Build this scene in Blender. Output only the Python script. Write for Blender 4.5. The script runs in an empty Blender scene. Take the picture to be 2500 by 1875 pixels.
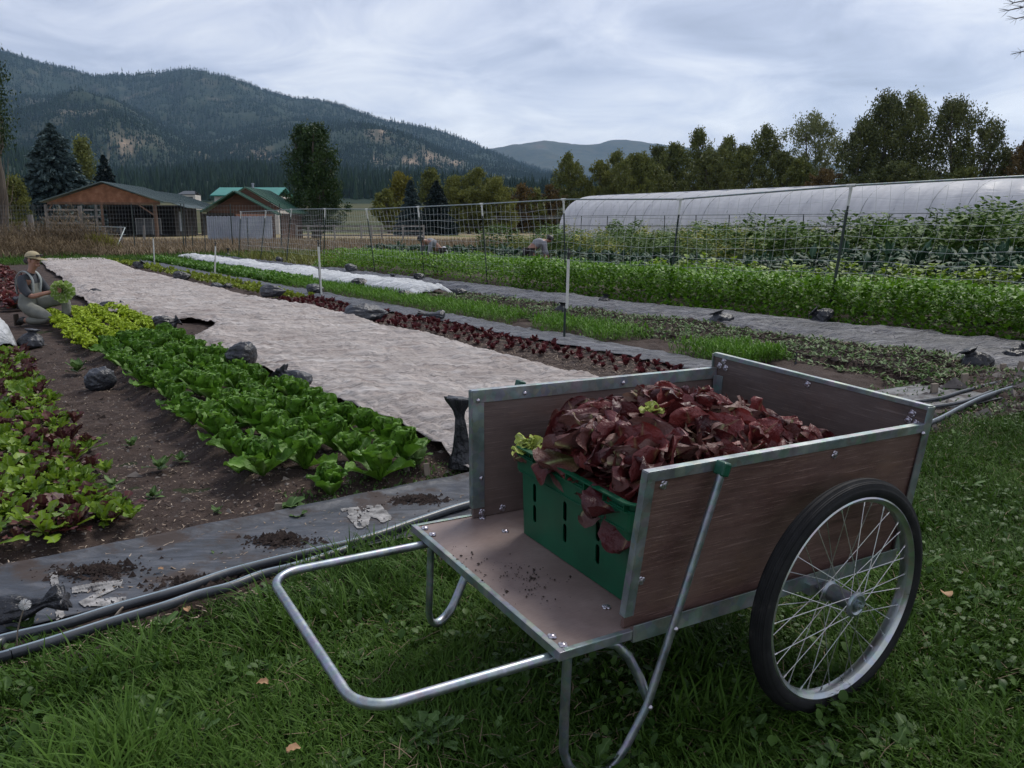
import bpy, math, random
import numpy as np
from mathutils import Vector, Matrix, Euler

# ------------------------------------------------------------------ camera
FOC = 1993.0; CAMH = 1.2836; HORY = 547.8
PIT = math.atan((937.5 - HORY) / FOC)
scene = bpy.context.scene
cam_data = bpy.data.cameras.new('camera')
cam_data.sensor_width = 36.0
cam_data.lens = FOC / 2500 * 36
cam_data.clip_start = 0.05
cam_data.clip_end = 40000
cam = bpy.data.objects.new('camera', cam_data)
scene.collection.objects.link(cam)
cam.location = (0, 0, CAMH)
cam.rotation_euler = (math.radians(90) - PIT, 0, 0)
scene.camera = cam

# ------------------------------------------------------------------ world, sun, exposure
SUN_EL = math.radians(52); SUN_ROT = math.radians(35)   # rotation measured from +Y towards +X
world = bpy.data.worlds.new('World'); scene.world = world
world.use_nodes = True
wn = world.node_tree.nodes; wl = world.node_tree.links
wn.clear()
w_out = wn.new('ShaderNodeOutputWorld'); w_bg = wn.new('ShaderNodeBackground')
w_bg.inputs['Strength'].default_value = 0.125
sky = wn.new('ShaderNodeTexSky'); sky.sky_type = 'NISHITA'; sky.sun_disc = False
sky.sun_elevation = SUN_EL; sky.sun_rotation = SUN_ROT
tc = wn.new('ShaderNodeTexCoord')
sx = wn.new('ShaderNodeSeparateXYZ'); wl.new(tc.outputs['Generated'], sx.inputs[0])
za = wn.new('ShaderNodeMath'); za.operation = 'MAXIMUM'; za.inputs[1].default_value = 0.0
wl.new(sx.outputs['Z'], za.inputs[0])
zb = wn.new('ShaderNodeMath'); zb.operation = 'ADD'; zb.inputs[1].default_value = 0.16
wl.new(za.outputs[0], zb.inputs[0])
dx = wn.new('ShaderNodeMath'); dx.operation = 'DIVIDE'; wl.new(sx.outputs['X'], dx.inputs[0]); wl.new(zb.outputs[0], dx.inputs[1])
dy = wn.new('ShaderNodeMath'); dy.operation = 'DIVIDE'; wl.new(sx.outputs['Y'], dy.inputs[0]); wl.new(zb.outputs[0], dy.inputs[1])
cx = wn.new('ShaderNodeCombineXYZ'); wl.new(dx.outputs[0], cx.inputs[0]); wl.new(dy.outputs[0], cx.inputs[1])
def wnoise(scale, detail, rough, dist, off, sxy=(1, 1, 1)):
    mp = wn.new('ShaderNodeMapping'); mp.inputs['Location'].default_value = off; mp.inputs['Scale'].default_value = sxy
    wl.new(cx.outputs[0], mp.inputs[0])
    nz = wn.new('ShaderNodeTexNoise'); nz.inputs['Scale'].default_value = scale
    nz.inputs['Detail'].default_value = detail; nz.inputs['Roughness'].default_value = rough
    nz.inputs['Distortion'].default_value = dist
    wl.new(mp.outputs[0], nz.inputs['Vector'])
    return nz.outputs['Fac']
def wramp(src, stops):
    r = wn.new('ShaderNodeValToRGB'); wl.new(src, r.inputs[0])
    el = r.color_ramp.elements
    while len(el) < len(stops): el.new(0.5)
    for e, (p, c) in zip(el, stops): e.position = p; e.color = (*c, 1)
    return r.outputs[0]
n_big = wnoise(0.55, 3, 0.5, 0.3, (3.1, 1.7, 0))
n_det = wnoise(1.9, 8, 0.6, 0.6, (7.3, 2.2, 0), (1, 1, 1))
sm = wn.new('ShaderNodeMath'); sm.operation = 'MULTIPLY_ADD'; sm.inputs[1].default_value = 0.56
wl.new(n_big, sm.inputs[0])
s2 = wn.new('ShaderNodeMath'); s2.operation = 'MULTIPLY'; s2.inputs[1].default_value = 0.44; wl.new(n_det, s2.inputs[0])
wl.new(s2.outputs[0], sm.inputs[2])
sg = wn.new('ShaderNodeMath'); sg.operation = 'MULTIPLY_ADD'; sg.inputs[1].default_value = 0.07; wl.new(sx.outputs['X'], sg.inputs[0]); wl.new(sm.outputs[0], sg.inputs[2])
CLOUD = wramp(sg.outputs[0], [(0.38, (2.7, 2.95, 3.75)), (0.45, (3.6, 3.9, 4.85)), (0.51, (4.7, 4.95, 5.8)), (0.57, (5.8, 5.95, 6.45)), (0.64, (6.9, 7.0, 7.3))])
mixc = wn.new('ShaderNodeMix'); mixc.data_type = 'RGBA'; mixc.inputs[0].default_value = 0.88
wl.new(sky.outputs[0], mixc.inputs[6]); wl.new(CLOUD, mixc.inputs[7])
wl.new(mixc.outputs[2], w_bg.inputs['Color']); wl.new(w_bg.outputs[0], w_out.inputs[0])

sun_d = bpy.data.lights.new('sun', 'SUN'); sun_d.energy = 2.3; sun_d.angle = math.radians(18); sun_d.color = (1, 0.95, 0.88)
sun = bpy.data.objects.new('sun', sun_d); scene.collection.objects.link(sun)
_sd = Vector((math.sin(SUN_ROT) * math.cos(SUN_EL), math.cos(SUN_ROT) * math.cos(SUN_EL), math.sin(SUN_EL)))
sun.rotation_euler = _sd.to_track_quat('Z', 'Y').to_euler()
sun.location = _sd * 50

scene.view_settings.view_transform = 'Standard'
scene.view_settings.look = 'None'
scene.view_settings.exposure = 0.27
scene.view_settings.gamma = 1.0
scene.render.engine = 'CYCLES'
scene.cycles.volume_bounces = 1

# ------------------------------------------------------------------ helpers
K = 2500 / 2212.0
R_ = random.Random(5)
rng = np.random.default_rng(11)
C = scene.collection
RW = np.array([-0.569, 0.822]); NW = np.array([0.822, 0.569])    # along rows / across rows
ROWROT = math.atan2(0.822, -0.569)                              # heading of the rows
def G(vx, vy, z=0.0):
    """where the line of sight through a point of the photograph meets height z (used to survey the field)"""
    u = (vx * K - 1250) / FOC; v = -(vy * K - 937.5) / FOC
    c, s = math.cos(PIT), math.sin(PIT)
    dyy, dzz = c + v * s, -s + v * c
    t = (z - CAMH) / dzz
    return Vector((u * t, dyy * t, z))
def at(vx, vy, Y):
    u = (vx * K - 1250) / FOC; v = -(vy * K - 937.5) / FOC
    c, s = math.cos(PIT), math.sin(PIT)
    t = Y / (c + v * s)
    return Vector((u * t, Y, CAMH + (-s + v * c) * t))
def F(s, t, z=0.0):
    p = RW * s + NW * t
    return Vector((p[0], p[1], z))
def Fnp(s, t):
    return RW[0] * s + NW[0] * t, RW[1] * s + NW[1] * t

_perm = np.random.default_rng(3).permutation(512).astype(np.int64)
_perm = np.concatenate([_perm, _perm, _perm])
_val = np.random.default_rng(4).random(1024)
def vn(x, y, seed=0):
    x = np.asarray(x, float); y = np.asarray(y, float)
    xi = np.floor(x).astype(np.int64); yi = np.floor(y).astype(np.int64)
    fx = x - xi; fy = y - yi
    fx = fx * fx * (3 - 2 * fx); fy = fy * fy * (3 - 2 * fy)
    def h(a, b): return _val[_perm[(_perm[(a + seed * 17) & 511] + b) & 511]]
    a = h(xi, yi) * (1 - fx) + h(xi + 1, yi) * fx
    b = h(xi, yi + 1) * (1 - fx) + h(xi + 1, yi + 1) * fx
    return a * (1 - fy) + b * fy
def fbm(x, y, o=4, seed=0, g=0.5):
    r = 0; a = 1; t = 0
    for i in range(o):
        r = r + a * vn(x * 2 ** i, y * 2 ** i, seed + i); t += a; a *= g
    return r / t
def soilz(x, y):
    s = x * RW[0] + y * RW[1]; t = x * NW[0] + y * NW[1]
    m = np.clip((s - 3.3) / 0.3, 0, 1)
    bed = 0.05 * (np.clip((t - 1.05) / .12, 0, 1) * np.clip((s - 3.55) / .2, 0, 1) + np.clip((.62 - t) / .12, 0, 1) * np.clip((s - 3.55) / .2, 0, 1)) * m
    return bed + m * (0.05 * (fbm(x * 1.3, y * 1.3, 3, 5) - .5) + 0.045 * (fbm(x * 9, y * 9, 3, 9) - .5))

def arrays(name, V, Fc, mats, parent=None, mi=None, smooth=True, attr=None):
    """one mesh object from numpy arrays; Fc is an (n,4) or (n,3) array or a list of those"""
    me = bpy.data.meshes.new(name)
    V = np.asarray(V, np.float32)
    Fs = Fc if isinstance(Fc, list) else [Fc]
    Fs = [np.asarray(f, np.int32) for f in Fs if len(f)]
    nl = sum(f.size for f in Fs); nf = sum(len(f) for f in Fs)
    me.vertices.add(len(V)); me.vertices.foreach_set('co', V.ravel())
    me.loops.add(nl); me.loops.foreach_set('vertex_index', np.concatenate([f.ravel() for f in Fs]))
    me.polygons.add(nf)
    tot = np.concatenate([np.full(len(f), f.shape[1], np.int32) for f in Fs])
    me.polygons.foreach_set('loop_start', np.concatenate([[0], np.cumsum(tot)[:-1]]).astype(np.int32))
    me.polygons.foreach_set('loop_total', tot)
    if mi is not None: me.polygons.foreach_set('material_index', np.asarray(mi, np.int32))
    me.polygons.foreach_set('use_smooth', np.full(nf, smooth))
    me.update(calc_edges=True)
    if attr is not None:
        a = me.attributes.new('lc', 'FLOAT_COLOR', 'POINT')
        at4 = np.ones((len(V), 4), np.float32); at4[:, :attr.shape[1]] = attr
        a.data.foreach_set('color', at4.ravel())
    for m in (mats if isinstance(mats, (list, tuple)) else [mats]): me.materials.append(m)
    o = bpy.data.objects.new(name, me); C.objects.link(o)
    if parent: o.parent = parent
    return o

class MB:
    def __init__(s): s.v = []; s.f = []; s.m = []; s.mi = 0
    def add(s, vs, fs):
        b = len(s.v); s.v += [tuple(v) for v in vs]; s.f += [tuple(i + b for i in f) for f in fs]; s.m += [s.mi] * len(fs); return s
    def box(s, c, d, rot=None):
        hx, hy, hz = d[0] / 2, d[1] / 2, d[2] / 2
        vs = [Vector((x * hx, y * hy, z * hz)) for x in (-1, 1) for y in (-1, 1) for z in (-1, 1)]
        if rot is not None: vs = [rot @ v for v in vs]
        return s.add([v + Vector(c) for v in vs], [(0, 1, 3, 2), (4, 6, 7, 5), (0, 4, 5, 1), (2, 3, 7, 6), (0, 2, 6, 4), (1, 5, 7, 3)])
    def beam(s, a, b, w, h=None, up=(0, 0, 1)):
        a, b = Vector(a), Vector(b); h = h or w
        d = (b - a); L = d.length; d.normalize(); u = Vector(up)
        if abs(d.dot(u)) > .98: u = Vector((1, 0, 0))
        x = d.cross(u).normalized(); y = x.cross(d)
        vs = [p + x * (i * w / 2) + y * (j * h / 2) for p in (a, b) for i, j in ((-1, -1), (1, -1), (1, 1), (-1, 1))]
        return s.add(vs, [(3, 2, 1, 0), (4, 5, 6, 7), (0, 1, 5, 4), (1, 2, 6, 5), (2, 3, 7, 6), (3, 0, 4, 7)])
    def tube(s, pts, r, n=10, caps=True, flat=1.0, ref=(0, 0, 1)):
        pts = [Vector(p) for p in pts]; N = len(pts)
        rs = r if isinstance(r, (list, tuple)) else [r] * N
        vs = []; px = None
        for i, p in enumerate(pts):
            d = (pts[min(i + 1, N - 1)] - pts[max(i - 1, 0)]).normalized()
            if px is None:
                u = Vector(ref)
                if abs(d.dot(u)) > .95: u = Vector((1, 0, 0)) if abs(d.x) < .9 else Vector((0, 1, 0))
                px = d.cross(u).normalized()
            px = (px - d * px.dot(d)).normalized(); py = d.cross(px)
            for k in range(n):
                a = 2 * math.pi * k / n
                vs.append(p + px * (math.cos(a) * rs[i]) + py * (math.sin(a) * rs[i] * flat))
        fs = [(i * n + k, i * n + (k + 1) % n, (i + 1) * n + (k + 1) % n, (i + 1) * n + k) for i in range(N - 1) for k in range(n)]
        if caps: fs += [tuple(range(n - 1, -1, -1)), tuple((N - 1) * n + k for k in range(n))]
        return s.add(vs, fs)
    def lathe(s, prof, n=24, M=None):
        vs = []
        for r, z in prof:
            for k in range(n):
                a = 2 * math.pi * k / n; v = Vector((r * math.cos(a), r * math.sin(a), z)); vs.append(M @ v if M is not None else v)
        fs = [(i * n + k, i * n + (k + 1) % n, (i + 1) * n + (k + 1) % n, (i + 1) * n + k) for i in range(len(prof) - 1) for k in range(n)]
        return s.add(vs, fs)
    def prism(s, poly, off):
        n = len(poly); off = Vector(off)
        vs = [Vector(p) for p in poly] + [Vector(p) + off for p in poly]
        return s.add(vs, [tuple(range(n))[::-1], tuple(range(n, 2 * n))] + [(i, (i + 1) % n, (i + 1) % n + n, i + n) for i in range(n)])
    def build(s, name, mats, parent=None, smooth=False, bevel=0, seg=2, fix=True):
        me = bpy.data.meshes.new(name); me.from_pydata(s.v, [], s.f)
        for m in (mats if isinstance(mats, (list, tuple)) else [mats]): me.materials.append(m)
        me.polygons.foreach_set('material_index', s.m)
        if smooth: me.polygons.foreach_set('use_smooth', [True] * len(me.polygons))
        me.update()
        if fix:
            import bmesh
            bm = bmesh.new(); bm.from_mesh(me); bmesh.ops.recalc_face_normals(bm, faces=bm.faces); bm.to_mesh(me); bm.free()
        if smooth:
            try: me.set_sharp_from_angle(angle=math.radians(40))
            except Exception: pass
        o = bpy.data.objects.new(name, me); C.objects.link(o)
        if parent: o.parent = parent
        if bevel:
            b = o.modifiers.new('bevel', 'BEVEL'); b.width = bevel; b.segments = seg; b.limit_method = 'ANGLE'
        return o
def spline(pts, n=8):
    P = [Vector(p) for p in pts]; out = []
    Q = [P[0] * 2 - P[1]] + P + [P[-1] * 2 - P[-2]]
    for i in range(1, len(Q) - 2):
        for k in range(n):
            t = k / n; a, b, c, d = Q[i - 1], Q[i], Q[i + 1], Q[i + 2]
            out.append(0.5 * ((2 * b) + (c - a) * t + (2 * a - 5 * b + 4 * c - d) * t * t + (3 * b - a - 3 * c + d) * t ** 3))
    out.append(P[-1]); return out
def thing(name, label, cat, loc=(0, 0, 0), rz=0, group=None):
    o = bpy.data.objects.new(name, None); C.objects.link(o); o.location = loc; o.rotation_euler = (0, 0, rz)
    o.empty_display_size = 0.1
    o['label'] = label; o['category'] = cat
    if group: o['group'] = group
    return o
def tag(o, label, cat, group=None, kind=None):
    if label: o['label'] = label
    if cat: o['category'] = cat
    if group: o['group'] = group
    if kind: o['kind'] = kind
    return o
def struct(o): o['kind'] = 'structure'; return o
def stuff(o, label, cat): o['kind'] = 'stuff'; o['label'] = label; o['category'] = cat; return o

# ---- leaves: a batch of curved leaf blades as one mesh's arrays
SHAPES = {
    'fan': lambda t: np.minimum(1, .16 + 1.25 * t) * np.sqrt(np.clip(1 - (np.clip(t - .52, 0, 1) / .48) ** 2.2, 0.0, 1)) + .01,
    'blade': lambda t: (1 - t ** 3) * (0.75 + 0.25 * t) + 0.02,
    'romaine': lambda t: 0.16 + 0.84 * np.sin(np.clip(t * 1.12, 0, 1) ** 1.25 * math.pi * 0.5) * np.sqrt(np.clip(1 - (t ** 5) * .82, 0, 1)),
    'round': lambda t: 0.05 + np.sqrt(np.clip(1 - np.abs(2 * np.clip(t, 0, 1) ** .85 - 1) ** 2.3, 0, 1)),
    'lance': lambda t: 0.04 + np.sin(t ** 0.8 * math.pi * .98),
    'frill': lambda t: 0.25 + 0.75 * np.clip(t * 1.2, 0, 1) ** .7 * np.sqrt(np.clip(1 - (t ** 6) * .6, 0, 1)),
    'kale': lambda t: np.where(t < .25, 0.06, 0.06 + np.sin(np.clip((t - .25) / .75, 0, 1) ** .8 * math.pi * .97)),
}
def leaves(N, nt, ns, L, W, az, a0, curl, cup=0.0, ruf=0.0, freq=3.0, shape='romaine', base=None, lobe=0.0, twist=0.0, rnd=None, cpow=1.0, seed=0, erf=0.0):
    r = np.random.default_rng(seed + 77)
    f = lambda a: np.broadcast_to(np.asarray(a, float), (N,))
    L, W, az, a0, curl, cup, ruf, freq = map(f, (L, W, az, a0, curl, cup, ruf, freq))
    t = 1 - (1 - np.linspace(0, 1, nt)[None, :]) ** 1.55; ss = np.linspace(-1, 1, ns)[None, None, :]
    ang = a0[:, None] + curl[:, None] * t ** cpow
    dt = L[:, None] * np.diff(t, axis=1)
    sa, ca = np.sin(ang), np.cos(ang)
    px = np.concatenate([np.zeros((N, 1)), np.cumsum((sa[:, :-1] + sa[:, 1:]) / 2 * dt, 1)], 1)
    pz = np.concatenate([np.zeros((N, 1)), np.cumsum((ca[:, :-1] + ca[:, 1:]) / 2 * dt, 1)], 1)
    w = W[:, None] * SHAPES[shape](t)
    ph = r.random((N, 1, 1)) * 6.28; ph2 = r.random((N, 1, 1)) * 6.28
    side = np.sign(ss)
    edge = np.abs(ss) ** 1.6
    wav = np.sin(freq[:, None, None] * 2 * math.pi * t[:, :, None] + ph + side * 1.3) + .5 * np.sin(freq[:, None, None] * 4.1 * math.pi * t[:, :, None] + ph2 + side * 2)
    tipw = t[:, :, None] ** .7
    lat = ss * w[:, :, None] * (1 + lobe * np.sin(freq[:, None, None] * 2 * math.pi * t[:, :, None] * 1.3 + ph2) * np.abs(ss))
    nrm = (cup[:, None, None] * ss ** 2 * w[:, :, None]) + ruf[:, None, None] * edge * wav * tipw + erf * np.maximum(np.abs(ss) ** 4 * np.sqrt(t[:, :, None]), t[:, :, None] ** 8) * np.sin(t[:, :, None] * 34 + ss * 9 + ph) + ruf[:, None, None] * .8 * (t[:, :, None] ** 3) * np.sin(ss * freq[:, None, None] * 2.2 + ph)
    X = px[:, :, None] - nrm * ca[:, :, None]; Z = pz[:, :, None] + nrm * sa[:, :, None]; Y = lat + 0 * X
    tw = np.broadcast_to(np.asarray(twist, float), (N,))
    if np.any(tw != 0):
        Y = Y + tw[:, None, None] * (t[:, :, None] ** 2) * L[:, None, None]
    cz, sz = np.cos(az)[:, None, None], np.sin(az)[:, None, None]
    P = np.stack([X * cz - Y * sz, X * sz + Y * cz, Z], -1)
    if base is not None: P = P + np.asarray(base, float).reshape(-1, 1, 1, 3)
    V = P.reshape(-1, 3)
    idx = np.arange(N * nt * ns).reshape(N, nt, ns)
    Fc = np.stack([idx[:, :-1, :-1], idx[:, 1:, :-1], idx[:, 1:, 1:], idx[:, :-1, 1:]], -1).reshape(-1, 4)
    rr = r.random(N) if rnd is None else f(rnd)
    A = np.stack([np.broadcast_to(rr[:, None, None], (N, nt, ns)), np.broadcast_to(np.abs(ss), (N, nt, ns)), np.broadcast_to(t[:, :, None], (N, nt, ns))], -1).reshape(-1, 3)
    return V, Fc, A
def merge(parts):
    V = []; Fc = []; A = []; b = 0
    for v, f, a in parts:
        V.append(v); Fc.append(f + b); A.append(a); b += len(v)
    return np.concatenate(V), np.concatenate(Fc), np.concatenate(A)
def xform(V, M):
    M = np.array(M); return V @ M[:3, :3].T + M[:3, 3]

# ------------------------------------------------------------------ materials
def newmat(name):
    m = bpy.data.materials.new(name); m.use_nodes = True
    nt = m.node_tree; return m, nt.nodes, nt.links, nt.nodes['Principled BSDF']
def ramp(n, l, src, stops):
    r = n.new('ShaderNodeValToRGB'); l.new(src, r.inputs[0]); el = r.color_ramp.elements
    while len(el) < len(stops): el.new(0.5)
    for e, (p, c) in zip(el, stops): e.position = p; e.color = (*c, 1)
    return r.outputs[0]
def noise(n, l, vec, scale, detail=4, rough=.5, stretch=None, dist=0):
    if stretch:
        mp = n.new('ShaderNodeMapping'); mp.inputs['Scale'].default_value = stretch[:3]
        if len(stretch) > 3: mp.inputs['Rotation'].default_value = (0, 0, stretch[3])
        l.new(vec, mp.inputs[0]); vec = mp.outputs[0]
    t = n.new('ShaderNodeTexNoise'); t.inputs['Scale'].default_value = scale; t.inputs['Detail'].default_value = detail
    t.inputs['Roughness'].default_value = rough; t.inputs['Distortion'].default_value = dist
    l.new(vec, t.inputs['Vector']); return t.outputs['Fac']
def bump(n, l, src, b, strength=.5, dist=.01):
    bp = n.new('ShaderNodeBump'); bp.inputs['Strength'].default_value = strength; bp.inputs['Distance'].default_value = dist
    l.new(src, bp.inputs['Height'])
    prev = b.inputs['Normal'].links
    if prev: l.new(prev[0].from_socket, bp.inputs['Normal'])
    l.new(bp.outputs[0], b.inputs['Normal'])
def mixrgb(n, l, fac, a, b, mode='MIX'):
    m = n.new('ShaderNodeMix'); m.data_type = 'RGBA'; m.blend_type = mode
    for i, v in ((0, fac), (6, a), (7, b)):
        if hasattr(v, 'is_linked') or isinstance(v, bpy.types.NodeSocket): l.new(v, m.inputs[i])
        else: m.inputs[i].default_value = v if i == 0 else (*v, 1)
    return m.outputs[2]
def noisy(name, stops, scale=5, detail=5, rough=.8, bmp=0, bdist=.01, bscale=None, stretch=None, metal=0, spec=.5, coords='Object', dist=0):
    m, n, l, b = newmat(name)
    tcn = n.new('ShaderNodeTexCoord').outputs[coords]
    f = noise(n, l, tcn, scale, detail, .6, stretch, dist)
    l.new(ramp(n, l, f, stops), b.inputs['Base Color'])
    b.inputs['Roughness'].default_value = rough; b.inputs['Metallic'].default_value = metal
    b.inputs['Specular IOR Level'].default_value = spec
    if bmp: bump(n, l, noise(n, l, tcn, bscale or scale * 3, 4, .6, stretch), b, bmp, bdist)
    return m
def leafmat(name, dark, light, rib=None, edge=None, rough=.55, trans=.2, spec=.22, ribw=.16, veins=0, base=None):
    m, n, l, b = newmat(name)
    a = n.new('ShaderNodeAttribute'); a.attribute_name = 'lc'
    sp = n.new('ShaderNodeSeparateColor'); l.new(a.outputs['Color'], sp.inputs[0])
    oi = n.new('ShaderNodeObjectInfo')
    ad = n.new('ShaderNodeMath'); ad.operation = 'MULTIPLY_ADD'; ad.inputs[1].default_value = .75
    l.new(sp.outputs[0], ad.inputs[0])
    o2 = n.new('ShaderNodeMath'); o2.operation = 'MULTIPLY'; o2.inputs[1].default_value = .25; l.new(oi.outputs['Random'], o2.inputs[0]); l.new(o2.outputs[0], ad.inputs[2])
    col = ramp(n, l, ad.outputs[0], [(0, dark), (1, light)])
    if edge:
        e = ramp(n, l, sp.outputs[2], [(0.15, (0, 0, 0)), (.75, (1, 1, 1))])
        col = mixrgb(n, l, e, edge, col) if False else mixrgb(n, l, e, col, edge)
    if base:
        e = ramp(n, l, sp.outputs[2], [(0.05, (1, 1, 1)), (.42, (0, 0, 0))])
        col = mixrgb(n, l, e, col, base)
    if rib:
        e = ramp(n, l, sp.outputs[1], [(0.0, (1, 1, 1)), (ribw, (.25, .25, .25)), (ribw * 2.4, (0, 0, 0))])
        col = mixrgb(n, l, e, col, rib)
    l.new(col, b.inputs['Base Color'])
    b.inputs['Roughness'].default_value = rough; b.inputs['Specular IOR Level'].default_value = spec
    if veins:
        tcn = n.new('ShaderNodeTexCoord').outputs['Object']
        bump(n, l, noise(n, l, tcn, veins, 4, .6), b, .8, .012)
    if trans:
        tr = n.new('ShaderNodeBsdfTranslucent'); l.new(col, tr.inputs['Color'])
        mx = n.new('ShaderNodeMixShader'); mx.inputs[0].default_value = trans
        out = n['Material Output']; l.new(b.outputs[0], mx.inputs[1]); l.new(tr.outputs[0], mx.inputs[2]); l.new(mx.outputs[0], out.inputs[0])
    return m
M = {}
M['grass'] = leafmat('grass_blade', (.015, .045, .007), (.090, .175, .024), rough=.6, spec=.15, trans=.25)
M['grassdry'] = leafmat('grass_dry', (.12, .09, .055), (.28, .215, .14), rough=.8, trans=.1)
M['weed'] = leafmat('weed_leaf', (.035, .075, .018), (.10, .18, .045), rib=(.14, .22, .08), trans=.2)
M['romaine'] = leafmat('romaine_leaf', (.040, .120, .010), (.14, .29, .028), rib=(.27, .42, .14), rough=.5, trans=.25, spec=.3, veins=45)
M['frill'] = leafmat('yellow_green_leaf', (.16, .27, .012), (.30, .46, .025), rough=.5, trans=.3, edge=(.34, .46, .03), veins=60)
M['redlet'] = leafmat('red_leaf', (.028, .006, .009), (.21, .038, .034), rib=(.22, .13, .07), rough=.42, trans=.14, spec=.4, ribw=.07, veins=38, base=(.16, .15, .05))
M['redpale'] = leafmat('red_leaf_pale', (.10, .04, .04), (.26, .17, .13), rib=(.32, .30, .15), rough=.45, trans=.15, ribw=.1, veins=40)
M['redgreen'] = leafmat('red_green_leaf', (.09, .11, .02), (.22, .26, .06), rib=(.30, .34, .14), edge=(.10, .035, .03), rough=.42, trans=.15, ribw=.1, veins=40)
M['heart'] = leafmat('pale_heart', (.34, .42, .08), (.52, .58, .16), rib=(.6, .62, .3), rough=.45, trans=.2, veins=40)
M['saladg'] = leafmat('salad_green', (.06, .13, .010), (.24, .36, .03), rib=(.22, .3, .1), rough=.45, trans=.25)
M['saladr'] = leafmat('salad_red', (.03, .009, .014), (.11, .035, .035), rib=(.14, .1, .05), rough=.45, trans=.12)
M['seedr'] = leafmat('seedling_red', (.045, .010, .013), (.15, .034, .038), rough=.5, trans=.2)
M['seedy'] = leafmat('seedling_yellow', (.15, .21, .02), (.30, .36, .06), rough=.5, trans=.2)
M['mustard'] = leafmat('mustard_leaf', (.10, .18, .012), (.26, .36, .03), rough=.5, trans=.3)
M['carrot'] = leafmat('carrot_top', (.04, .12, .008), (.13, .27, .022), rough=.6, trans=.25)
M['arugula'] = leafmat('low_green', (.04, .12, .015), (.13, .26, .03), rough=.5, trans=.25)
M['pea'] = leafmat('pea_leaf', (.045, .13, .008), (.17, .33, .02), rough=.5, trans=.25)
M['kale'] = leafmat('kale_leaf', (.012, .040, .020), (.042, .095, .050), rib=(.08, .13, .08), rough=.6, trans=.1, spec=.25)
M['squash'] = leafmat('vine_leaf', (.020, .058, .010), (.09, .175, .022), rib=(.2, .26, .1), rough=.65, trans=.25, spec=.2)
M['yellowing'] = leafmat('yellowing_leaf', (.10, .13, .02), (.36, .36, .05), rough=.6, trans=.25)
M['stem'] = noisy('plant_stem', [(0.3, (.10, .15, .06)), (.7, (.20, .24, .12))], 8, rough=.6)
M['spruce'] = leafmat('blue_spruce_needles', (.018, .035, .036), (.075, .115, .115), rough=.6, trans=.05)
M['darkspruce'] = leafmat('dark_spruce_needles', (.008, .016, .016), (.028, .045, .042), rough=.7, trans=0)
M['maple'] = leafmat('dark_maple_leaf', (.010, .026, .008), (.045, .085, .02), rough=.5, trans=.1)
M['willow'] = leafmat('willow_leaf', (.075, .09, .02), (.20, .21, .05), rough=.6, trans=.2)
M['yellowtree'] = leafmat('turning_yellow_leaf', (.08, .09, .014), (.22, .19, .03), rough=.6, trans=.2)
M['cotton'] = leafmat('cottonwood_leaf', (.06, .08, .02), (.20, .215, .055), rough=.55, trans=.15)
M['cotton2'] = leafmat('cottonwood_leaf_dark', (.035, .05, .016), (.13, .145, .04), rough=.55, trans=.12)
M['cottonlt'] = leafmat('cottonwood_leaf_light', (.09, .11, .04), (.22, .24, .10), rough=.55, trans=.15)
M['orange'] = leafmat('rusty_leaf', (.07, .05, .02), (.16, .11, .04), rough=.6, trans=.15)
M['bark'] = noisy('bark', [(0.3, (.045, .036, .028)), (.7, (.15, .125, .10))], 3, rough=.9, bmp=.6, bdist=.03, stretch=(1, 1, .25))
M['twig'] = noisy('bare_twigs', [(0.3, (.12, .095, .07)), (.7, (.24, .19, .15))], 6, rough=.9)

def soil_mat():
    m, n, l, b = newmat('soil')
    co = n.new('ShaderNodeNewGeometry').outputs['Position']
    big = noise(n, l, co, .8, 5, .6); fine = noise(n, l, co, 60, 6, .7); mid = noise(n, l, co, 9, 5, .6)
    c = ramp(n, l, mid, [(0.3, (.018, .011, .009)), (.5, (.040, .026, .021)), (.72, (.075, .052, .042))])
    c = mixrgb(n, l, ramp(n, l, fine, [(.58, (0, 0, 0)), (.74, (.9, .9, .9))]), c, (.19, .14, .115))
    c = mixrgb(n, l, ramp(n, l, big, [(.4, (0, 0, 0)), (.7, (.6, .6, .6))]), c, (.055, .038, .032))
    l.new(c, b.inputs['Base Color']); b.inputs['Roughness'].default_value = .9; b.inputs['Specular IOR Level'].default_value = .25
    bump(n, l, mid, b, .6, .04); bump(n, l, fine, b, .9, .012)
    return m
M['soil'] = soil_mat()
def ground_mat():
    m, n, l, b = newmat('ground')
    co = n.new('ShaderNodeNewGeometry').outputs['Position']
    mid = noise(n, l, co, 3, 6, .65); big = noise(n, l, co, .06, 4, .5); fine = noise(n, l, co, 45, 5, .7)
    near = ramp(n, l, mid, [(0.35, (.012, .016, .007)), (.6, (.028, .036, .014))])
    near = mixrgb(n, l, ramp(n, l, fine, [(.5, (0, 0, 0)), (.75, (.7, .7, .7))]), near, (.045, .038, .024))
    far = ramp(n, l, big, [(.35, (.11, .12, .04)), (.5, (.26, .20, .12)), (.7, (.17, .16, .07))])
    sp = n.new('ShaderNodeSeparateXYZ'); l.new(co, sp.inputs[0])
    # dry meadow starts beyond the beds, at the far headland
    fy = n.new('ShaderNodeMapRange'); fy.inputs['From Min'].default_value = 33; fy.inputs['From Max'].default_value = 38; l.new(sp.outputs['Y'], fy.inputs['Value'])
    l.new(mixrgb(n, l, fy.outputs[0], near, far), b.inputs['Base Color'])
    b.inputs['Roughness'].default_value = .95; b.inputs['Specular IOR Level'].default_value = .2
    bump(n, l, fine, b, .8, .02)
    return m
M['ground'] = ground_mat()
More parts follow.
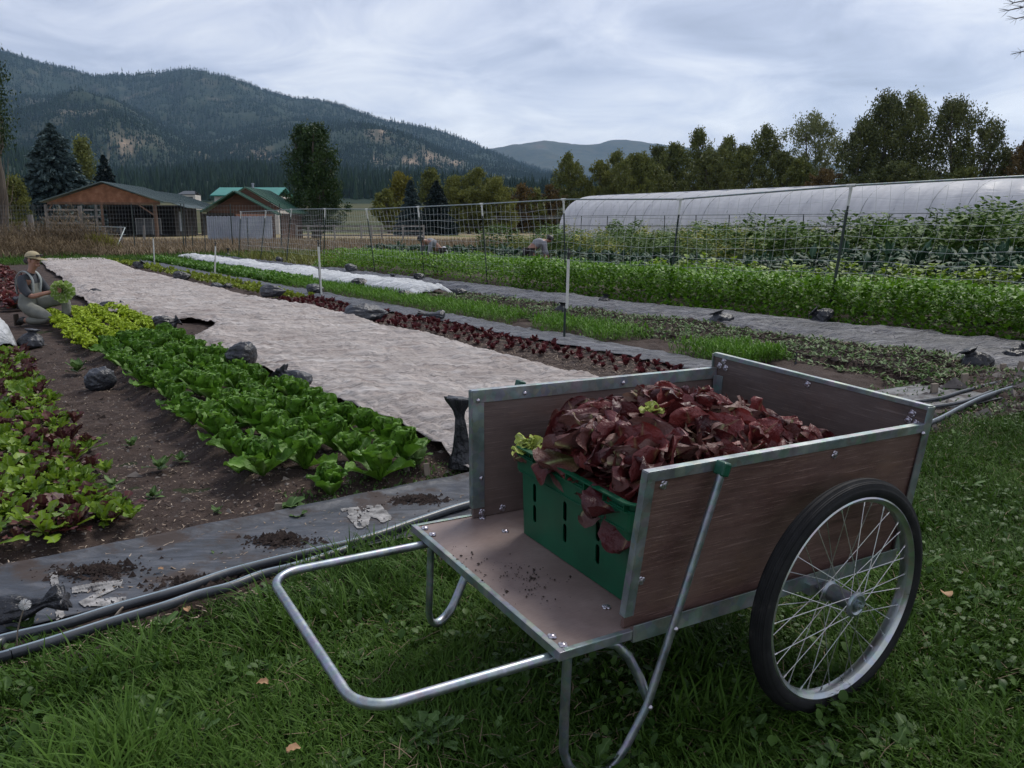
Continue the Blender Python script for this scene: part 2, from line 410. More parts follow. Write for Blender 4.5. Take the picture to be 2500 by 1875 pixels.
def hill_mat(name, rock, floor, floor2, rs=.004, thr=.62, bumpd=6):
    m, n, l, b = newmat(name)
    a = n.new('ShaderNodeAttribute'); a.attribute_name = 'lc'
    sp = n.new('ShaderNodeSeparateColor'); l.new(a.outputs['Color'], sp.inputs[0])
    co = n.new('ShaderNodeNewGeometry').outputs['Position']
    g = ramp(n, l, noise(n, l, co, .012, 6, .6), [(.35, floor), (.65, floor2)])
    rk = ramp(n, l, noise(n, l, co, .03, 6, .65), [(.3, tuple(c * .45 for c in rock)), (.55, rock)])
    l.new(mixrgb(n, l, sp.outputs[0], g, rk), b.inputs['Base Color']); b.inputs['Roughness'].default_value = .95
    b.inputs['Specular IOR Level'].default_value = .1
    bump(n, l, noise(n, l, co, .05, 5, .7), b, .8, bumpd)
    return m
M['hill'] = hill_mat('forested_hillside', (.40, .29, .21), (.016, .032, .022), (.035, .048, .03))
M['hillfar'] = hill_mat('distant_hillside', (.12, .09, .07), (.03, .045, .035), (.06, .065, .045))
M['meadow'] = hill_mat('meadow_slope', (.12, .08, .05), (.04, .055, .022), (.09, .08, .04), bumpd=.5)
M['conifer'] = leafmat('hillside_conifers', (.005, .015, .010), (.028, .052, .028), rough=.9, trans=0, spec=.1)

def cloth_mat(name, c1, c2, c3, rough=.8, sc=2.2, trans=.15, rot=.3):
    m, n, l, b = newmat(name)
    co = n.new('ShaderNodeTexCoord').outputs['Object']
    big = noise(n, l, co, sc * .35, 5, .6); w = noise(n, l, co, sc * 2.6, 7, .6, (.30, 1.6, 1, rot), .9); fine = noise(n, l, co, sc * 20, 4, .6, (.5, 1.5, 1, rot))
    c = ramp(n, l, w, [(.3, c1), (.48, c2), (.7, c3)])
    c = mixrgb(n, l, ramp(n, l, big, [(.45, (0, 0, 0)), (.7, (.55, .55, .55))]), c, c1)
    l.new(c, b.inputs['Base Color']); b.inputs['Roughness'].default_value = rough
    bump(n, l, w, b, 1.0, .11); bump(n, l, fine, b, .7, .012)
    if trans:
        tr = n.new('ShaderNodeBsdfTranslucent'); l.new(c, tr.inputs['Color'])
        mx = n.new('ShaderNodeMixShader'); mx.inputs[0].default_value = trans
        l.new(b.outputs[0], mx.inputs[1]); l.new(tr.outputs[0], mx.inputs[2]); l.new(mx.outputs[0], n['Material Output'].inputs[0])
    return m
M['rowcover'] = cloth_mat('row_cover_fabric', (.34, .28, .255), (.46, .41, .385), (.60, .565, .545), rot=.1)
M['whitecover'] = cloth_mat('white_row_cover', (.45, .47, .48), (.62, .64, .66), (.75, .77, .8), rot=.9)
M['blackcover'] = cloth_mat('dark_landscape_fabric', (.018, .020, .027), (.042, .045, .060), (.11, .115, .14), rough=.5, trans=0, rot=.9)
def tarp_mat():
    m, n, l, b = newmat('black_tarp_dusty')
    co = n.new('ShaderNodeTexCoord').outputs['Object']
    st = noise(n, l, co, 6, 8, .72, (.5, 2.2, 1, .55), 1.2); d = noise(n, l, co, 2.3, 7, .68); f = noise(n, l, co, 40, 4, .7)
    c = ramp(n, l, st, [(.3, (.014, .017, .022)), (.5, (.036, .041, .052)), (.72, (.10, .105, .12))])
    c = mixrgb(n, l, ramp(n, l, d, [(.53, (0, 0, 0)), (.60, (.85, .85, .85))]), c, (.045, .030, .024))
    c = mixrgb(n, l, ramp(n, l, f, [(.66, (0, 0, 0)), (.74, (.6, .6, .6))]), c, (.15, .12, .10))
    l.new(c, b.inputs['Base Color'])
    l.new(ramp(n, l, d, [(.45, (.42, .42, .42)), (.6, (.9, .9, .9))]), b.inputs['Roughness'])
    bump(n, l, st, b, .4, .008); bump(n, l, d, b, .5, .02)
    return m
M['tarp'] = tarp_mat()
M['paint'] = noisy('worn_white_paint', [(.35, (.07, .065, .065)), (.5, (.20, .195, .19)), (.7, (.40, .385, .375))], 22, rough=.7, detail=8)
M['bag'] = noisy('black_woven_sack', [(.3, (.008, .009, .012)), (.6, (.02, .021, .026)), (.8, (.06, .06, .07))], 9, rough=.38, bmp=1, bdist=.03, bscale=14)
M['bagdust'] = noisy('grey_dusty_sack', [(.3, (.02, .022, .028)), (.6, (.045, .048, .058)), (.8, (.12, .12, .135))], 6, rough=.45, bmp=1, bdist=.03, bscale=14)
def ply_mat(name, dark, midc, light, axis, seed=0, rough=.5, grain=1.0):
    m, n, l, b = newmat(name)
    co = n.new('ShaderNodeTexCoord').outputs['Object']
    st = {'x': (1, 9, 9), 'y': (9, 1, 9), 'z': (9, 9, 1)}[axis]
    g1 = noise(n, l, co, 9, 8, .78, tuple(5 if v > 1 else .5 for v in st), .5); g2 = noise(n, l, co, 55, 5, .75, tuple(6 if v > 1 else .13 for v in st)); bl = noise(n, l, co, 4.2, 5, .6)
    c = ramp(n, l, g1, [(.28, dark), (.5, midc), (.78, light)])
    c = mixrgb(n, l, ramp(n, l, bl, [(.42, (0, 0, 0)), (.68, (.65, .65, .65))]), c, light)
    c = mixrgb(n, l, ramp(n, l, noise(n, l, co, 3.1, 8, .75, (1, 2, 2)), [(.52, (0, 0, 0)), (.70, (.3 * grain,) * 3)]), c, (.17, .095, .06))
    c = mixrgb(n, l, ramp(n, l, g2, [(.56, (0, 0, 0)), (.70, (.55 * grain,) * 3)]), c, tuple(min(1, v * 2.0 + .03) for v in light))
    c = mixrgb(n, l, ramp(n, l, g2, [(.26, (.75, .75, .75)), (.38, (0, 0, 0))]), c, tuple(v * .4 for v in dark))
    l.new(c, b.inputs['Base Color']); b.inputs['Roughness'].default_value = rough
    bump(n, l, g2, b, .35, .002)
    return m
M['ply'] = ply_mat('weathered_red_plywood', (.044, .023, .020), (.092, .048, .041), (.165, .105, .088), 'x', grain=1.6)
M['ply_in'] = ply_mat('brown_plywood_inside', (.06, .04, .037), (.10, .07, .063), (.15, .11, .10), 'x')
M['ply_back'] = ply_mat('brown_plywood_end', (.045, .03, .028), (.085, .06, .054), (.13, .10, .09), 'y')
def floor_mat():
    m, n, l, b = newmat('worn_phenolic_floor')
    co = n.new('ShaderNodeTexCoord').outputs['Object']
    bl = noise(n, l, co, 5, 6, .65); g = noise(n, l, co, 30, 4, .7, (1, 6, 1)); f = noise(n, l, co, 130, 3, .6, (.25, 3, 1))
    c = ramp(n, l, bl, [(.3, (.15, .105, .092)), (.55, (.21, .155, .138)), (.75, (.27, .215, .195))])
    c = mixrgb(n, l, ramp(n, l, f, [(.45, (0, 0, 0)), (.65, (.4, .4, .4))]), c, (.13, .085, .075))
    dirt = noise(n, l, co, 12, 7, .75)
    c = mixrgb(n, l, ramp(n, l, dirt, [(.64, (0, 0, 0)), (.70, (.8, .8, .8))]), c, (.06, .038, .03))
    l.new(c, b.inputs['Base Color']); b.inputs['Roughness'].default_value = .55
    bump(n, l, f, b, .3, .001)
    return m
M['floorply'] = floor_mat()
def galv_mat(name, a, c_, rough=.42, scale=14, metal=.75):
    m, n, l, b = newmat(name)
    co = n.new('ShaderNodeTexCoord').outputs['Object']
    v = n.new('ShaderNodeTexVoronoi'); v.inputs['Scale'].default_value = scale * 3; l.new(co, v.inputs['Vector'])
    f = noise(n, l, co, scale, 6, .7)
    c = ramp(n, l, f, [(.3, a), (.7, c_)])
    c = mixrgb(n, l, .16, c, v.outputs['Color'], 'SOFT_LIGHT')
    l.new(c, b.inputs['Base Color']); b.inputs['Metallic'].default_value = metal
    l.new(ramp(n, l, f, [(.3, (rough - .08,) * 3), (.7, (rough + .14,) * 3)]), b.inputs['Roughness'])
    return m
M['galv'] = galv_mat('galvanised_trim', (.18, .215, .215), (.35, .385, .385))
M['tubing'] = galv_mat('galvanised_tube', (.24, .27, .30), (.42, .45, .48), rough=.38, scale=22, metal=.9)
M['alu'] = galv_mat('aluminium_rim', (.38, .40, .41), (.55, .57, .57), rough=.32, metal=.9)
M['spokem'] = galv_mat('spoke_wire', (.5, .5, .5), (.68, .68, .68), rough=.3, metal=.85)
M['rubber'] = noisy('worn_black_rubber', [(.35, (.006, .006, .007)), (.62, (.014, .014, .015)), (.8, (.06, .055, .05))], 24, rough=.75, spec=.3, bmp=.2, bdist=.002, bscale=60, detail=8)
M['crate'] = noisy('green_plastic', [(.3, (.001, .055, .024)), (.6, (.002, .085, .038)), (.75, (.02, .085, .045))], 7, rough=.42, detail=8)
M['greencap'] = noisy('green_end_cap', [(.3, (.003, .05, .028)), (.7, (.006, .08, .045))], 30, rough=.4)
M['pipe'] = noisy('black_poly_pipe', [(.3, (.022, .026, .032)), (.6, (.05, .056, .066)), (.8, (.10, .11, .12))], 8, rough=.36, bmp=.2, bdist=.003)
M['stripe'] = noisy('pipe_stripe', [(.3, (.25, .33, .38)), (.7, (.36, .44, .5))], 10, rough=.4)
M['whitepvc'] = noisy('white_pvc', [(.3, (.50, .50, .46)), (.7, (.68, .68, .64))], 8, rough=.4)
M['darkpvc'] = noisy('dark_pipe', [(.3, (.015, .02, .02)), (.7, (.04, .045, .045))], 8, rough=.4)
M['postgreen'] = noisy('dark_green_steel', [(.3, (.008, .018, .016)), (.7, (.02, .035, .03))], 8, rough=.5)
M['net'] = noisy('white_netting', [(.3, (.45, .47, .45)), (.7, (.6, .62, .6))], 3, rough=.6)
M['wire'] = noisy('galvanised_wire', [(.3, (.16, .17, .17)), (.7, (.25, .26, .26))], 3, rough=.5)
M['stake'] = noisy('weathered_stake', [(.3, (.16, .125, .095)), (.7, (.32, .27, .22))], 20, rough=.85, stretch=(1, 1, .15), bmp=.3, bdist=.002)
M['greywood'] = noisy('weathered_grey_wood', [(.3, (.10, .092, .085)), (.7, (.24, .225, .21))], 4, rough=.9, stretch=(1, 1, .1), bmp=.5, bdist=.01)
M['brownpost'] = noisy('brown_timber', [(.3, (.07, .04, .026)), (.7, (.16, .095, .06))], 3, rough=.85, stretch=(1, 1, .15))
M['osb'] = noisy('orange_board', [(.3, (.12, .048, .022)), (.52, (.20, .088, .045)), (.72, (.30, .16, .10))], 1.6, detail=9, rough=.8)
M['logwall'] = noisy('brown_log_siding', [(.3, (.045, .022, .014)), (.7, (.11, .052, .03))], 1.2, rough=.8, stretch=(.15, 1, 5))
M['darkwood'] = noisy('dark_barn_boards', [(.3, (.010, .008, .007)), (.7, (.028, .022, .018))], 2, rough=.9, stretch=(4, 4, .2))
def metalroof(name, a, c_, pitch=.4, rough=.4):
    m, n, l, b = newmat(name)
    co = n.new('ShaderNodeTexCoord').outputs['Object']
    f = noise(n, l, co, .8, 5, .6)
    l.new(ramp(n, l, f, [(.3, a), (.7, c_)]), b.inputs['Base Color']); b.inputs['Roughness'].default_value = rough; b.inputs['Metallic'].default_value = .2
    return m
M['roofgrey'] = metalroof('grey_green_metal_roof', (.045, .075, .078), (.085, .125, .125))
M['roofgreen'] = metalroof('green_metal_roof', (.018, .075, .052), (.04, .12, .085))
M['roofteal'] = metalroof('teal_metal_roof', (.012, .17, .13), (.025, .23, .18))
M['tin'] = metalroof('weathered_white_tin', (.22, .25, .30), (.36, .39, .45), rough=.5)
M['whitewall'] = noisy('pale_plaster_wall', [(.3, (.45, .42, .38)), (.7, (.58, .55, .5))], .5, rough=.85)
M['brickwall'] = noisy('orange_brick_band', [(.3, (.28, .12, .07)), (.7, (.38, .19, .12))], 2, rough=.85)
def plastic_mat():
    m, n, l, b = newmat('greenhouse_plastic')
    co = n.new('ShaderNodeTexCoord').outputs['Object']
    f = noise(n, l, co, .9, 6, .6, (3, 1, .5)); f2 = noise(n, l, co, 3, 4, .6, (.3, 2, 2))
    c = ramp(n, l, f, [(.3, (.62, .63, .67)), (.7, (.80, .81, .84))])
    l.new(c, b.inputs['Base Color']); b.inputs['Roughness'].default_value = .32
    bump(n, l, f2, b, .5, .05)
    tr = n.new('ShaderNodeBsdfTranslucent'); l.new(c, tr.inputs['Color'])
    mx = n.new('ShaderNodeMixShader'); mx.inputs[0].default_value = .45
    l.new(b.outputs[0], mx.inputs[1]); l.new(tr.outputs[0], mx.inputs[2]); l.new(mx.outputs[0], n['Material Output'].inputs[0])
    return m
M['plastic'] = plastic_mat()
M['skin'] = noisy('skin', [(.3, (.22, .105, .07)), (.7, (.32, .165, .115))], 8, rough=.5)
M['hat'] = noisy('tan_cap_cloth', [(.3, (.28, .235, .14)), (.7, (.38, .32, .2))], 20, rough=.85)
M['hair'] = noisy('dark_hair', [(.3, (.010, .007, .006)), (.7, (.03, .02, .016))], 40, rough=.55)
M['shirtd'] = noisy('dark_shirt_cloth', [(.3, (.022, .026, .034)), (.7, (.045, .05, .06))], 10, rough=.85, bmp=.5, bdist=.01, bscale=12)
M['overall'] = noisy('grey_green_overall', [(.3, (.115, .12, .105)), (.7, (.20, .205, .18))], 8, rough=.85, bmp=.5, bdist=.01, bscale=14)
M['strap'] = noisy('pale_strap', [(.3, (.24, .27, .27)), (.7, (.33, .36, .36))], 10, rough=.8)
M['boot'] = noisy('dark_boot', [(.3, (.012, .012, .013)), (.7, (.04, .038, .036))], 10, rough=.6)
M['bootgreen'] = noisy('green_rubber_boot', [(.3, (.002, .045, .025)), (.7, (.004, .07, .04))], 10, rough=.4)
M['shirtg'] = noisy('grey_shirt_cloth', [(.3, (.20, .20, .22)), (.7, (.32, .31, .34))], 8, rough=.85)
M['jean'] = noisy('dark_trouser_cloth', [(.3, (.03, .03, .032)), (.7, (.06, .05, .05))], 8, rough=.85)
M['whitecloth'] = noisy('white_cloth', [(.3, (.5, .5, .5)), (.7, (.65, .65, .65))], 8, rough=.85)
M['redglove'] = noisy('red_glove', [(.3, (.35, .07, .05)), (.7, (.45, .1, .07))], 8, rough=.7)
M['rock'] = noisy('pebble', [(.3, (.07, .06, .055)), (.7, (.22, .19, .17))], 12, rough=.85)
M['clod'] = noisy('soil_clod', [(.3, (.016, .010, .008)), (.7, (.06, .04, .032))], 20, rough=.95, bmp=.6, bdist=.01)
M['deadleaf'] = noisy('fallen_leaf', [(.3, (.24, .12, .06)), (.7, (.42, .27, .14))], 30, rough=.75)
M['straw'] = leafmat('straw_litter', (.16, .115, .085), (.42, .34, .26), rough=.9, trans=0)
M['darkpine'] = noisy('dark_pine_needle', [(.3, (.01, .014, .012)), (.7, (.025, .03, .025))], 8, rough=.6)
M['wirepanel'] = noisy('grey_mesh_panel', [(.3, (.03, .035, .038)), (.7, (.06, .065, .07))], 8, rough=.7)
M['drybrown'] = leafmat('dry_brown_stem', (.07, .05, .03), (.21, .155, .09), rough=.85, trans=.05)
M['heldlet'] = leafmat('held_lettuce_leaf', (.16, .26, .05), (.32, .44, .12), rib=(.6, .66, .4), rough=.45, trans=.25, veins=40)
M['lips'] = noisy('lips', [(.3, (.18, .06, .05)), (.7, (.22, .08, .07))], 8, rough=.5)
M['bootsole'] = noisy('brown_boot_sole', [(.3, (.05, .035, .028)), (.7, (.09, .065, .05))], 8, rough=.8)
M['shirtg2'] = noisy('grey_blue_shirt_cloth', [(.3, (.11, .115, .13)), (.7, (.22, .22, .25))], 5, rough=.85)
M['clover'] = leafmat('clover_leaf', (.020, .055, .008), (.075, .145, .022), rough=.5, trans=.2)
# ================================================================== ground, hills
def graded(a, b, n, c=0.0, k=3.0):
    t = np.linspace(-1, 1, n); return c + np.sign(t) * (np.abs(t) ** k) * np.where(t < 0, c - a, b - c)
gx = graded(-9500, 9500, 81, 0, 4); gy = graded(-600, 9800, 81, 5, 4)
GX, GY = np.meshgrid(gx, gy, indexing='ij')
def gz(x, y): return -.012 + 0 * x
idx = np.arange(GX.size).reshape(GX.shape)
quad = lambda I: np.stack([I[:-1, :-1], I[1:, :-1], I[1:, 1:], I[:-1, 1:]], -1).reshape(-1, 4)
struct(arrays('ground', np.stack([GX, GY, gz(GX, GY)], -1).reshape(-1, 3), quad(idx), M['ground']))
# cultivated soil: fine near the camera, coarse far away
S1, T1 = np.meshgrid(np.concatenate([np.linspace(2.55, 9, 330), np.linspace(9.06, 33.2, 260)]), np.linspace(-6, 8.9, 420), indexing='ij')
X1, Y1 = Fnp(S1, T1)
Z1 = soilz(X1, Y1) + .004
Z1 = Z1 + np.where((T1 > 6.35) & (T1 < 7.5) & (S1 < 12.2), .09 * fbm(X1 * 3, Y1 * 3, 4, 30), 0)
struct(arrays('soil', np.stack([X1, Y1, Z1], -1).reshape(-1, 3), quad(np.arange(S1.size).reshape(S1.shape)), M['soil']))
S1, T1 = np.meshgrid(np.linspace(-8, 33, 60), np.linspace(8.9, 30, 50), indexing='ij')
X1, Y1 = Fnp(S1, T1)
struct(arrays('soil', np.stack([X1, Y1, .002 + 0.05 * fbm(X1, Y1, 3, 2)], -1).reshape(-1, 3), quad(np.arange(S1.size).reshape(S1.shape)), M['soil']))

def interp(pts, x):
    p = np.array(pts, float); return np.interp(x, p[:, 0], p[:, 1])
def hill(name, crest, d0, d1, mat, x0, x1, z0=0.0, seed=0, nx=200, ny=46, rough=1.0, power=.8, rocks=(), drop=0.0):
    """height field rising from depth d0 to a crest at depth d1; crest = skyline surveyed in the photograph"""
    vx = np.linspace(x0, x1, nx); t = np.linspace(0, 1.35, ny)
    VX, T = np.meshgrid(vx, t, indexing='ij')
    az = (VX * K - 1250) / FOC
    D = d0 + (d1 - d0) * T
    cy = interp(crest, VX)
    _v = -((cy + drop) * K - 937.5) / FOC; _c, _s = math.cos(PIT), math.sin(PIT)
    slope = (-_s + _v * _c) / (_c + _v * _s); az = az / (_c + _v * _s)   # true elevation and bearing of the surveyed skyline
    zt = np.maximum(slope, .002) * d1 + CAMH
    prof = np.where(T < 1, np.clip(T, 0, 1) ** power, 1 - (T - 1) * 1.4)
    X = az * D; Y = D
    nz = fbm(X / (d1 * .10), Y / (d1 * .10), 4, seed) - .5
    Z = z0 + (zt - z0) * prof + nz * zt * .42 * rough * np.sin(np.clip(T, 0, 1) * math.pi) ** .8
    Z = Z + (fbm(X / (d1 * .012), Y / (d1 * .012), 3, seed + 4) - .5) * zt * .05
    rk = np.zeros_like(VX)
    sy = (HORY - (Z - CAMH) / Y * FOC) / K                           # where each point of the slope is seen, to place its outcrops
    for rx, ry, rw, rh, amt in rocks:
        g = np.exp(-((VX - rx) / rw) ** 2 - ((sy - ry) / rh) ** 2) * amt
        rk = np.maximum(rk, g)
    rk = np.clip(rk * (.45 + 2.3 * (fbm(VX / 7, sy / 5, 3, seed + 2) - .28)) + (fbm(X / (d1 * .02), Y / (d1 * .02), 3, seed + 8) - .66) * .8, 0, 1)
    A = np.stack([rk, rk, rk], -1).reshape(-1, 3)
    o = struct(arrays(name, np.stack([X, Y, Z - 2], -1).reshape(-1, 3), quad(np.arange(X.size).reshape(X.shape)), mat, attr=A))
    return dict(X=X, Y=Y, Z=Z - 2, rk=rk, nx=nx, ny=ny)
def scatter(h, n, hs, seed, tmax=1.03, tmin=0.0, minrk=.55, bias=1.0):
    r = np.random.default_rng(seed)
    nx, ny = h['nx'], h['ny']
    a = r.random(n * 3) * (nx - 1.001); b = (r.random(n * 3) ** bias * (tmax - tmin) + tmin) / 1.35 * (ny - 1.001)
    i = a.astype(int); j = b.astype(int); fa = a - i; fb = b - j
    def s(q): return (q[i, j] * (1 - fa) + q[i + 1, j] * fa) * (1 - fb) + (q[i, j + 1] * (1 - fa) + q[i + 1, j + 1] * fa) * fb
    x, y, z, rk = s(h['X']), s(h['Y']), s(h['Z']), s(h['rk'])
    clump = fbm(x / 160, y / 160, 3, seed)
    keep = (r.random(len(x)) > np.clip(rk * 1.15 - .05, 0, .93)) & (r.random(len(x)) < np.clip((clump - .25) * 3.2, .15, 1))
    x, y, z = x[keep][:n], y[keep][:n], z[keep][:n]
    return x, y, z, hs * r.lognormal(0, .28, len(x))
def conifers(x, y, z, hgt, seed, sides=5, tiers=3, width=.17, jag=.25):
    r = np.random.default_rng(seed); n = len(x)
    Vs = []; Fs = []; b = 0
    tz0 = np.linspace(.06, .62, tiers); tz1 = np.minimum(tz0 + .5, 1.0); tz1[-1] = 1
    tw = np.linspace(1, .42, tiers)
    parts = []
    for k in range(tiers):
        ang = r.random((n, 1)) * 6.28 + np.arange(sides)[None] * 2 * math.pi / sides
        rad = hgt[:, None] * width * tw[k] * r.uniform(1 - jag, 1 + jag, (n, sides))
        vx = x[:, None] + np.cos(ang) * rad; vy = y[:, None] + np.sin(ang) * rad
        vz = z[:, None] + hgt[:, None] * (tz0[k] + r.uniform(-.04, .04, (n, sides)))
        ap = np.stack([x + r.normal(0, .01, n) * hgt, y, z + hgt * tz1[k]], -1)[:, None]
        P = np.concatenate([np.stack([vx, vy, vz], -1), ap], 1)
        idx = (np.arange(n) * (sides + 1))[:, None, None] + b
        tri = np.array([[q, (q + 1) % sides, sides] for q in range(sides)])[None]
        Fs.append((idx + tri).reshape(-1, 3)); Vs.append(P.reshape(-1, 3)); b += n * (sides + 1)
    V = np.concatenate(Vs); Fc = np.concatenate(Fs)
    rn = r.random(n); A = np.concatenate([np.repeat(rn[:, None], sides + 1, 1).reshape(-1)] * tiers)
    return V, Fc, np.stack([A, A * 0, A * 0], -1)

hb = hill('mountain', [(-600, 60), (-300, 40), (-60, 80), (0, 103), (60, 120), (130, 141), (200, 158), (270, 161), (330, 156), (370, 152), (400, 149), (425, 150), (450, 156), (500, 171), (560, 186), (620, 199), (700, 216), (760, 233), (830, 256), (880, 263), (940, 276), (1000, 296), (1060, 321), (1100, 339), (1140, 353), (1200, 368), (1300, 385), (1500, 410), (1800, 440)],
          2600, 5200, M['hill'], -600, 1700, seed=3, nx=300, ny=60, drop=5, rocks=[(425, 158, 50, 8, .35)])
hm = hill('hillside', [(-600, 190), (-100, 214), (60, 206), (160, 198), (240, 214), (330, 248), (400, 283), (450, 286), (500, 281), (560, 268), (640, 258), (700, 262), (780, 267), (850, 285), (930, 312), (1000, 333), (1100, 354), (1200, 373), (1400, 400), (1700, 440)],
          1700, 3600, M['hill'], -600, 1600, seed=8, nx=300, ny=56, rough=.9, drop=6, z0=30,
          rocks=[(800, 277, 22, 10, 1.0), (840, 288, 30, 7, .9), (650, 266, 14, 6, .8), (815, 302, 22, 10, .5), (900, 350, 60, 12, .75), (975, 358, 30, 8, .6), (820, 350, 30, 14, .45), (255, 330, 50, 22, .55), (435, 345, 20, 18, .4), (570, 345, 45, 14, .4), (520, 330, 90, 10, .25), (160, 250, 80, 14, .25)])
hf = hill('foothill', [(-600, 280), (-100, 292), (0, 300), (60, 322), (150, 352), (250, 366), (340, 362), (430, 352), (520, 348), (600, 355), (700, 364), (800, 372), (900, 372), (1000, 384), (1100, 394), (1200, 402), (1400, 420), (1700, 446)],
          700, 1900, M['hill'], -600, 1650, seed=12, nx=240, ny=50, rough=.4, power=.9, z0=19, drop=8, rocks=[])
ax, ay = np.meshgrid(np.linspace(-900, 700, 60), np.linspace(120, 760, 40), indexing='ij')
azz = 19.5 * np.clip((ay - 125) / 600, 0, 1) ** 1.15 * np.clip((300 - ax) / 200, .15, 1) + 1.5 * (fbm(ax / 60, ay / 60, 3, 5) - .5) * np.clip((ay - 125) / 60, 0, 1) - .05
struct(arrays('meadow_slope', np.stack([ax, ay, azz], -1).reshape(-1, 3), quad(np.arange(ax.size).reshape(ax.shape)), M['meadow']))
hd = hill('distant_hill', [(700, 350), (900, 335), (1040, 322), (1085, 316), (1130, 309), (1160, 306), (1190, 306), (1240, 312), (1285, 313), (1315, 305), (1340, 302), (1370, 303), (1430, 312), (1480, 317), (1560, 322), (1650, 334), (1750, 345), (1850, 360), (2000, 372), (2300, 380), (2700, 360)],
          5200, 8600, M['hillfar'], 700, 2900, seed=21, nx=200, ny=40, rocks=[(1165, 322, 12, 14, .6)])
TH = 18
P1 = scatter(hb, 42000, TH, 1, tmin=.25); P2 = scatter(hm, 50000, TH * .8, 2, tmin=.12); P3 = scatter(hf, 24000, TH * .72, 3, tmin=.04, bias=1.1)
# a dense line of trees along the crests
def cre(h, n, hs, seed):
    return scatter(h, n, hs, seed, tmin=.97, tmax=1.04)
Q1 = cre(hb, 3500, TH * .9, 4); Q2 = cre(hm, 1500, TH * .75, 5)
for nm, lst in (('mountain_forest', (P1, Q1)), ('hillside_forest', (P2, Q2)), ('foothill_forest', (P3,))):
    x, y, z, h = (np.concatenate([p[i] for p in lst]) for i in range(4))
    V, Fc, A = conifers(x, y, z - 1, h, 9, tiers=3 if nm == 'foothill_forest' else 2, width=.15 if nm == 'foothill_forest' else .2)
    o = arrays(nm, V, Fc, M['conifer'], attr=A, smooth=False)
    stuff(o, {'mountain_forest': 'dark conifer forest covering the high mountain ridge', 'hillside_forest': 'conifer forest thinning around rock outcrops on the middle slope', 'foothill_forest': 'pale green conifer belt on the foothill behind the barns'}[nm], 'forest')
# ================================================================== garden cart
CW, CH, CS, CA = 0.792, 0.396, 1.0106, 0.1923
GI, DN, DF, BK = 0.0192, 0.0429, 0.0322, 0.055
_yaw, _cp, _cr = 0.5405, 0.0194, 0.0476
def _rot(yaw, p, r):
    return Matrix.Rotation(yaw, 3, 'Z') @ Matrix.Rotation(p, 3, 'Y') @ Matrix.Rotation(r, 3, 'X')
CR = _rot(_yaw, _cp, _cr)
CO = Vector((0.1057, 1.6535, 0.3558))
OFF = Vector((0.6, 0.4, -0.355))
cart = thing('garden_cart', 'plywood garden cart with galvanised edges and spoked wheels, loaded with red lettuce', 'garden cart')
cart.location = CO + CR @ OFF
cart.rotation_euler = CR.to_euler()
def cpart(mb, name, mat, parent=None, **kw):
    o = mb.build(name, mat, parent or cart, **kw)
    if parent is None: o.location = -OFF
    return o
# floor
mb = MB(); mb.box((CA / 2 + CS / 2 + .001, CW / 2, -.008), (CA + CS - .004, CW - .004, .014))
floor = cpart(mb, 'platform', M['floorply'], bevel=.001)
mb = MB()
mb.box((-.0005, CW / 2, -.0095), (.003, CW + .005, .022)); mb.box((.006, CW / 2, .0005), (.015, CW + .003, .002)); mb.box((.006, CW / 2, -.0198), (.015, CW + .003, .002))
for v in (-.0005, CW + .0005):
    mb.box((CA / 2 + .006, v, -.0095), (CA + .012, .003, .0215)); mb.box((CA / 2 + .013, v + (.006 if v < .1 else -.006), .0012), (CA, .013, .002))
cpart(mb, 'platform_edging', M['galv'], bevel=.0006)
for v, sgn in ((-.004, 1), (CW + .004, -1)):
    mb = MB(); mb.box((.204 + .495, v, -.006), (.99, .003, .043)); mb.box((.204 + .495, v + sgn * .02, -.026), (.99, .04, .003))
    cpart(mb, 'side_rail', M['galv'], bevel=.0006)
# side panels
def side(near):
    if near: b0, t0, dv = GI, GI - DN, 1
    else: b0, t0, dv = CW - GI, CW - GI + DF, -1
    th = .012 * dv
    m = MB(); m.prism([(CA, b0, .001), (CA + CS, b0, .001), (CA + CS, t0, CH), (CA, t0, CH)], (0, th, 0))
    p = cpart(m, 'side_panel', M['ply'] if near else M['ply_in'], bevel=.001)
    m = MB()
    vv = lambda w: b0 + (t0 - b0) * w / CH
    o_ = -.0022 * dv; i_ = th + .0022 * dv
    wi, wo = .034, .02
    # top rail: outer flange, cap, inner flange
    for off, hh in ((o_, wo), (i_, wi)):
        m.prism([(CA - .002, vv(CH - hh) + off, CH - hh), (CA + CS, vv(CH - hh) + off, CH - hh), (CA + CS, vv(CH) + off, CH + .003), (CA - .002, vv(CH) + off, CH + .003)], (0, -.002 if off == o_ and near or off == i_ and not near else .002, 0))
    m.prism([(CA - .003, t0 + o_ * 1.9, CH + .0032), (CA + CS, t0 + o_ * 1.9, CH + .0032), (CA + CS, t0 + i_ + .0019 * dv, CH + .0032), (CA - .003, t0 + i_ + .0019 * dv, CH + .0032)], (0, 0, .002))
    # front upright
    w0 = .032
    for off, hh in ((o_, .022), (i_, .038)):
        m.prism([(CA - .0025, vv(w0) + off, w0), (CA + hh, vv(w0) + off, w0), (CA + hh, vv(CH - .035) + off, CH - .0345 if off == i_ else CH - .0205), (CA - .0025, vv(CH - .035) + off, CH - .0345 if off == i_ else CH - .0205)], (0, -.0022 if off == o_ and near or off == i_ and not near else .0022, 0))
    m.prism([(CA - .0028, vv(w0) + o_ * 2, w0), (CA - .0028, vv(w0) + i_ + .002 * dv, w0), (CA - .0028, vv(CH) + i_ + .002 * dv, CH + .003), (CA - .0028, vv(CH) + o_ * 2, CH + .003)], (-.002, 0, 0))
    cpart(m, 'side_trim', M['galv'], bevel=.0005)
side(True); side(False)
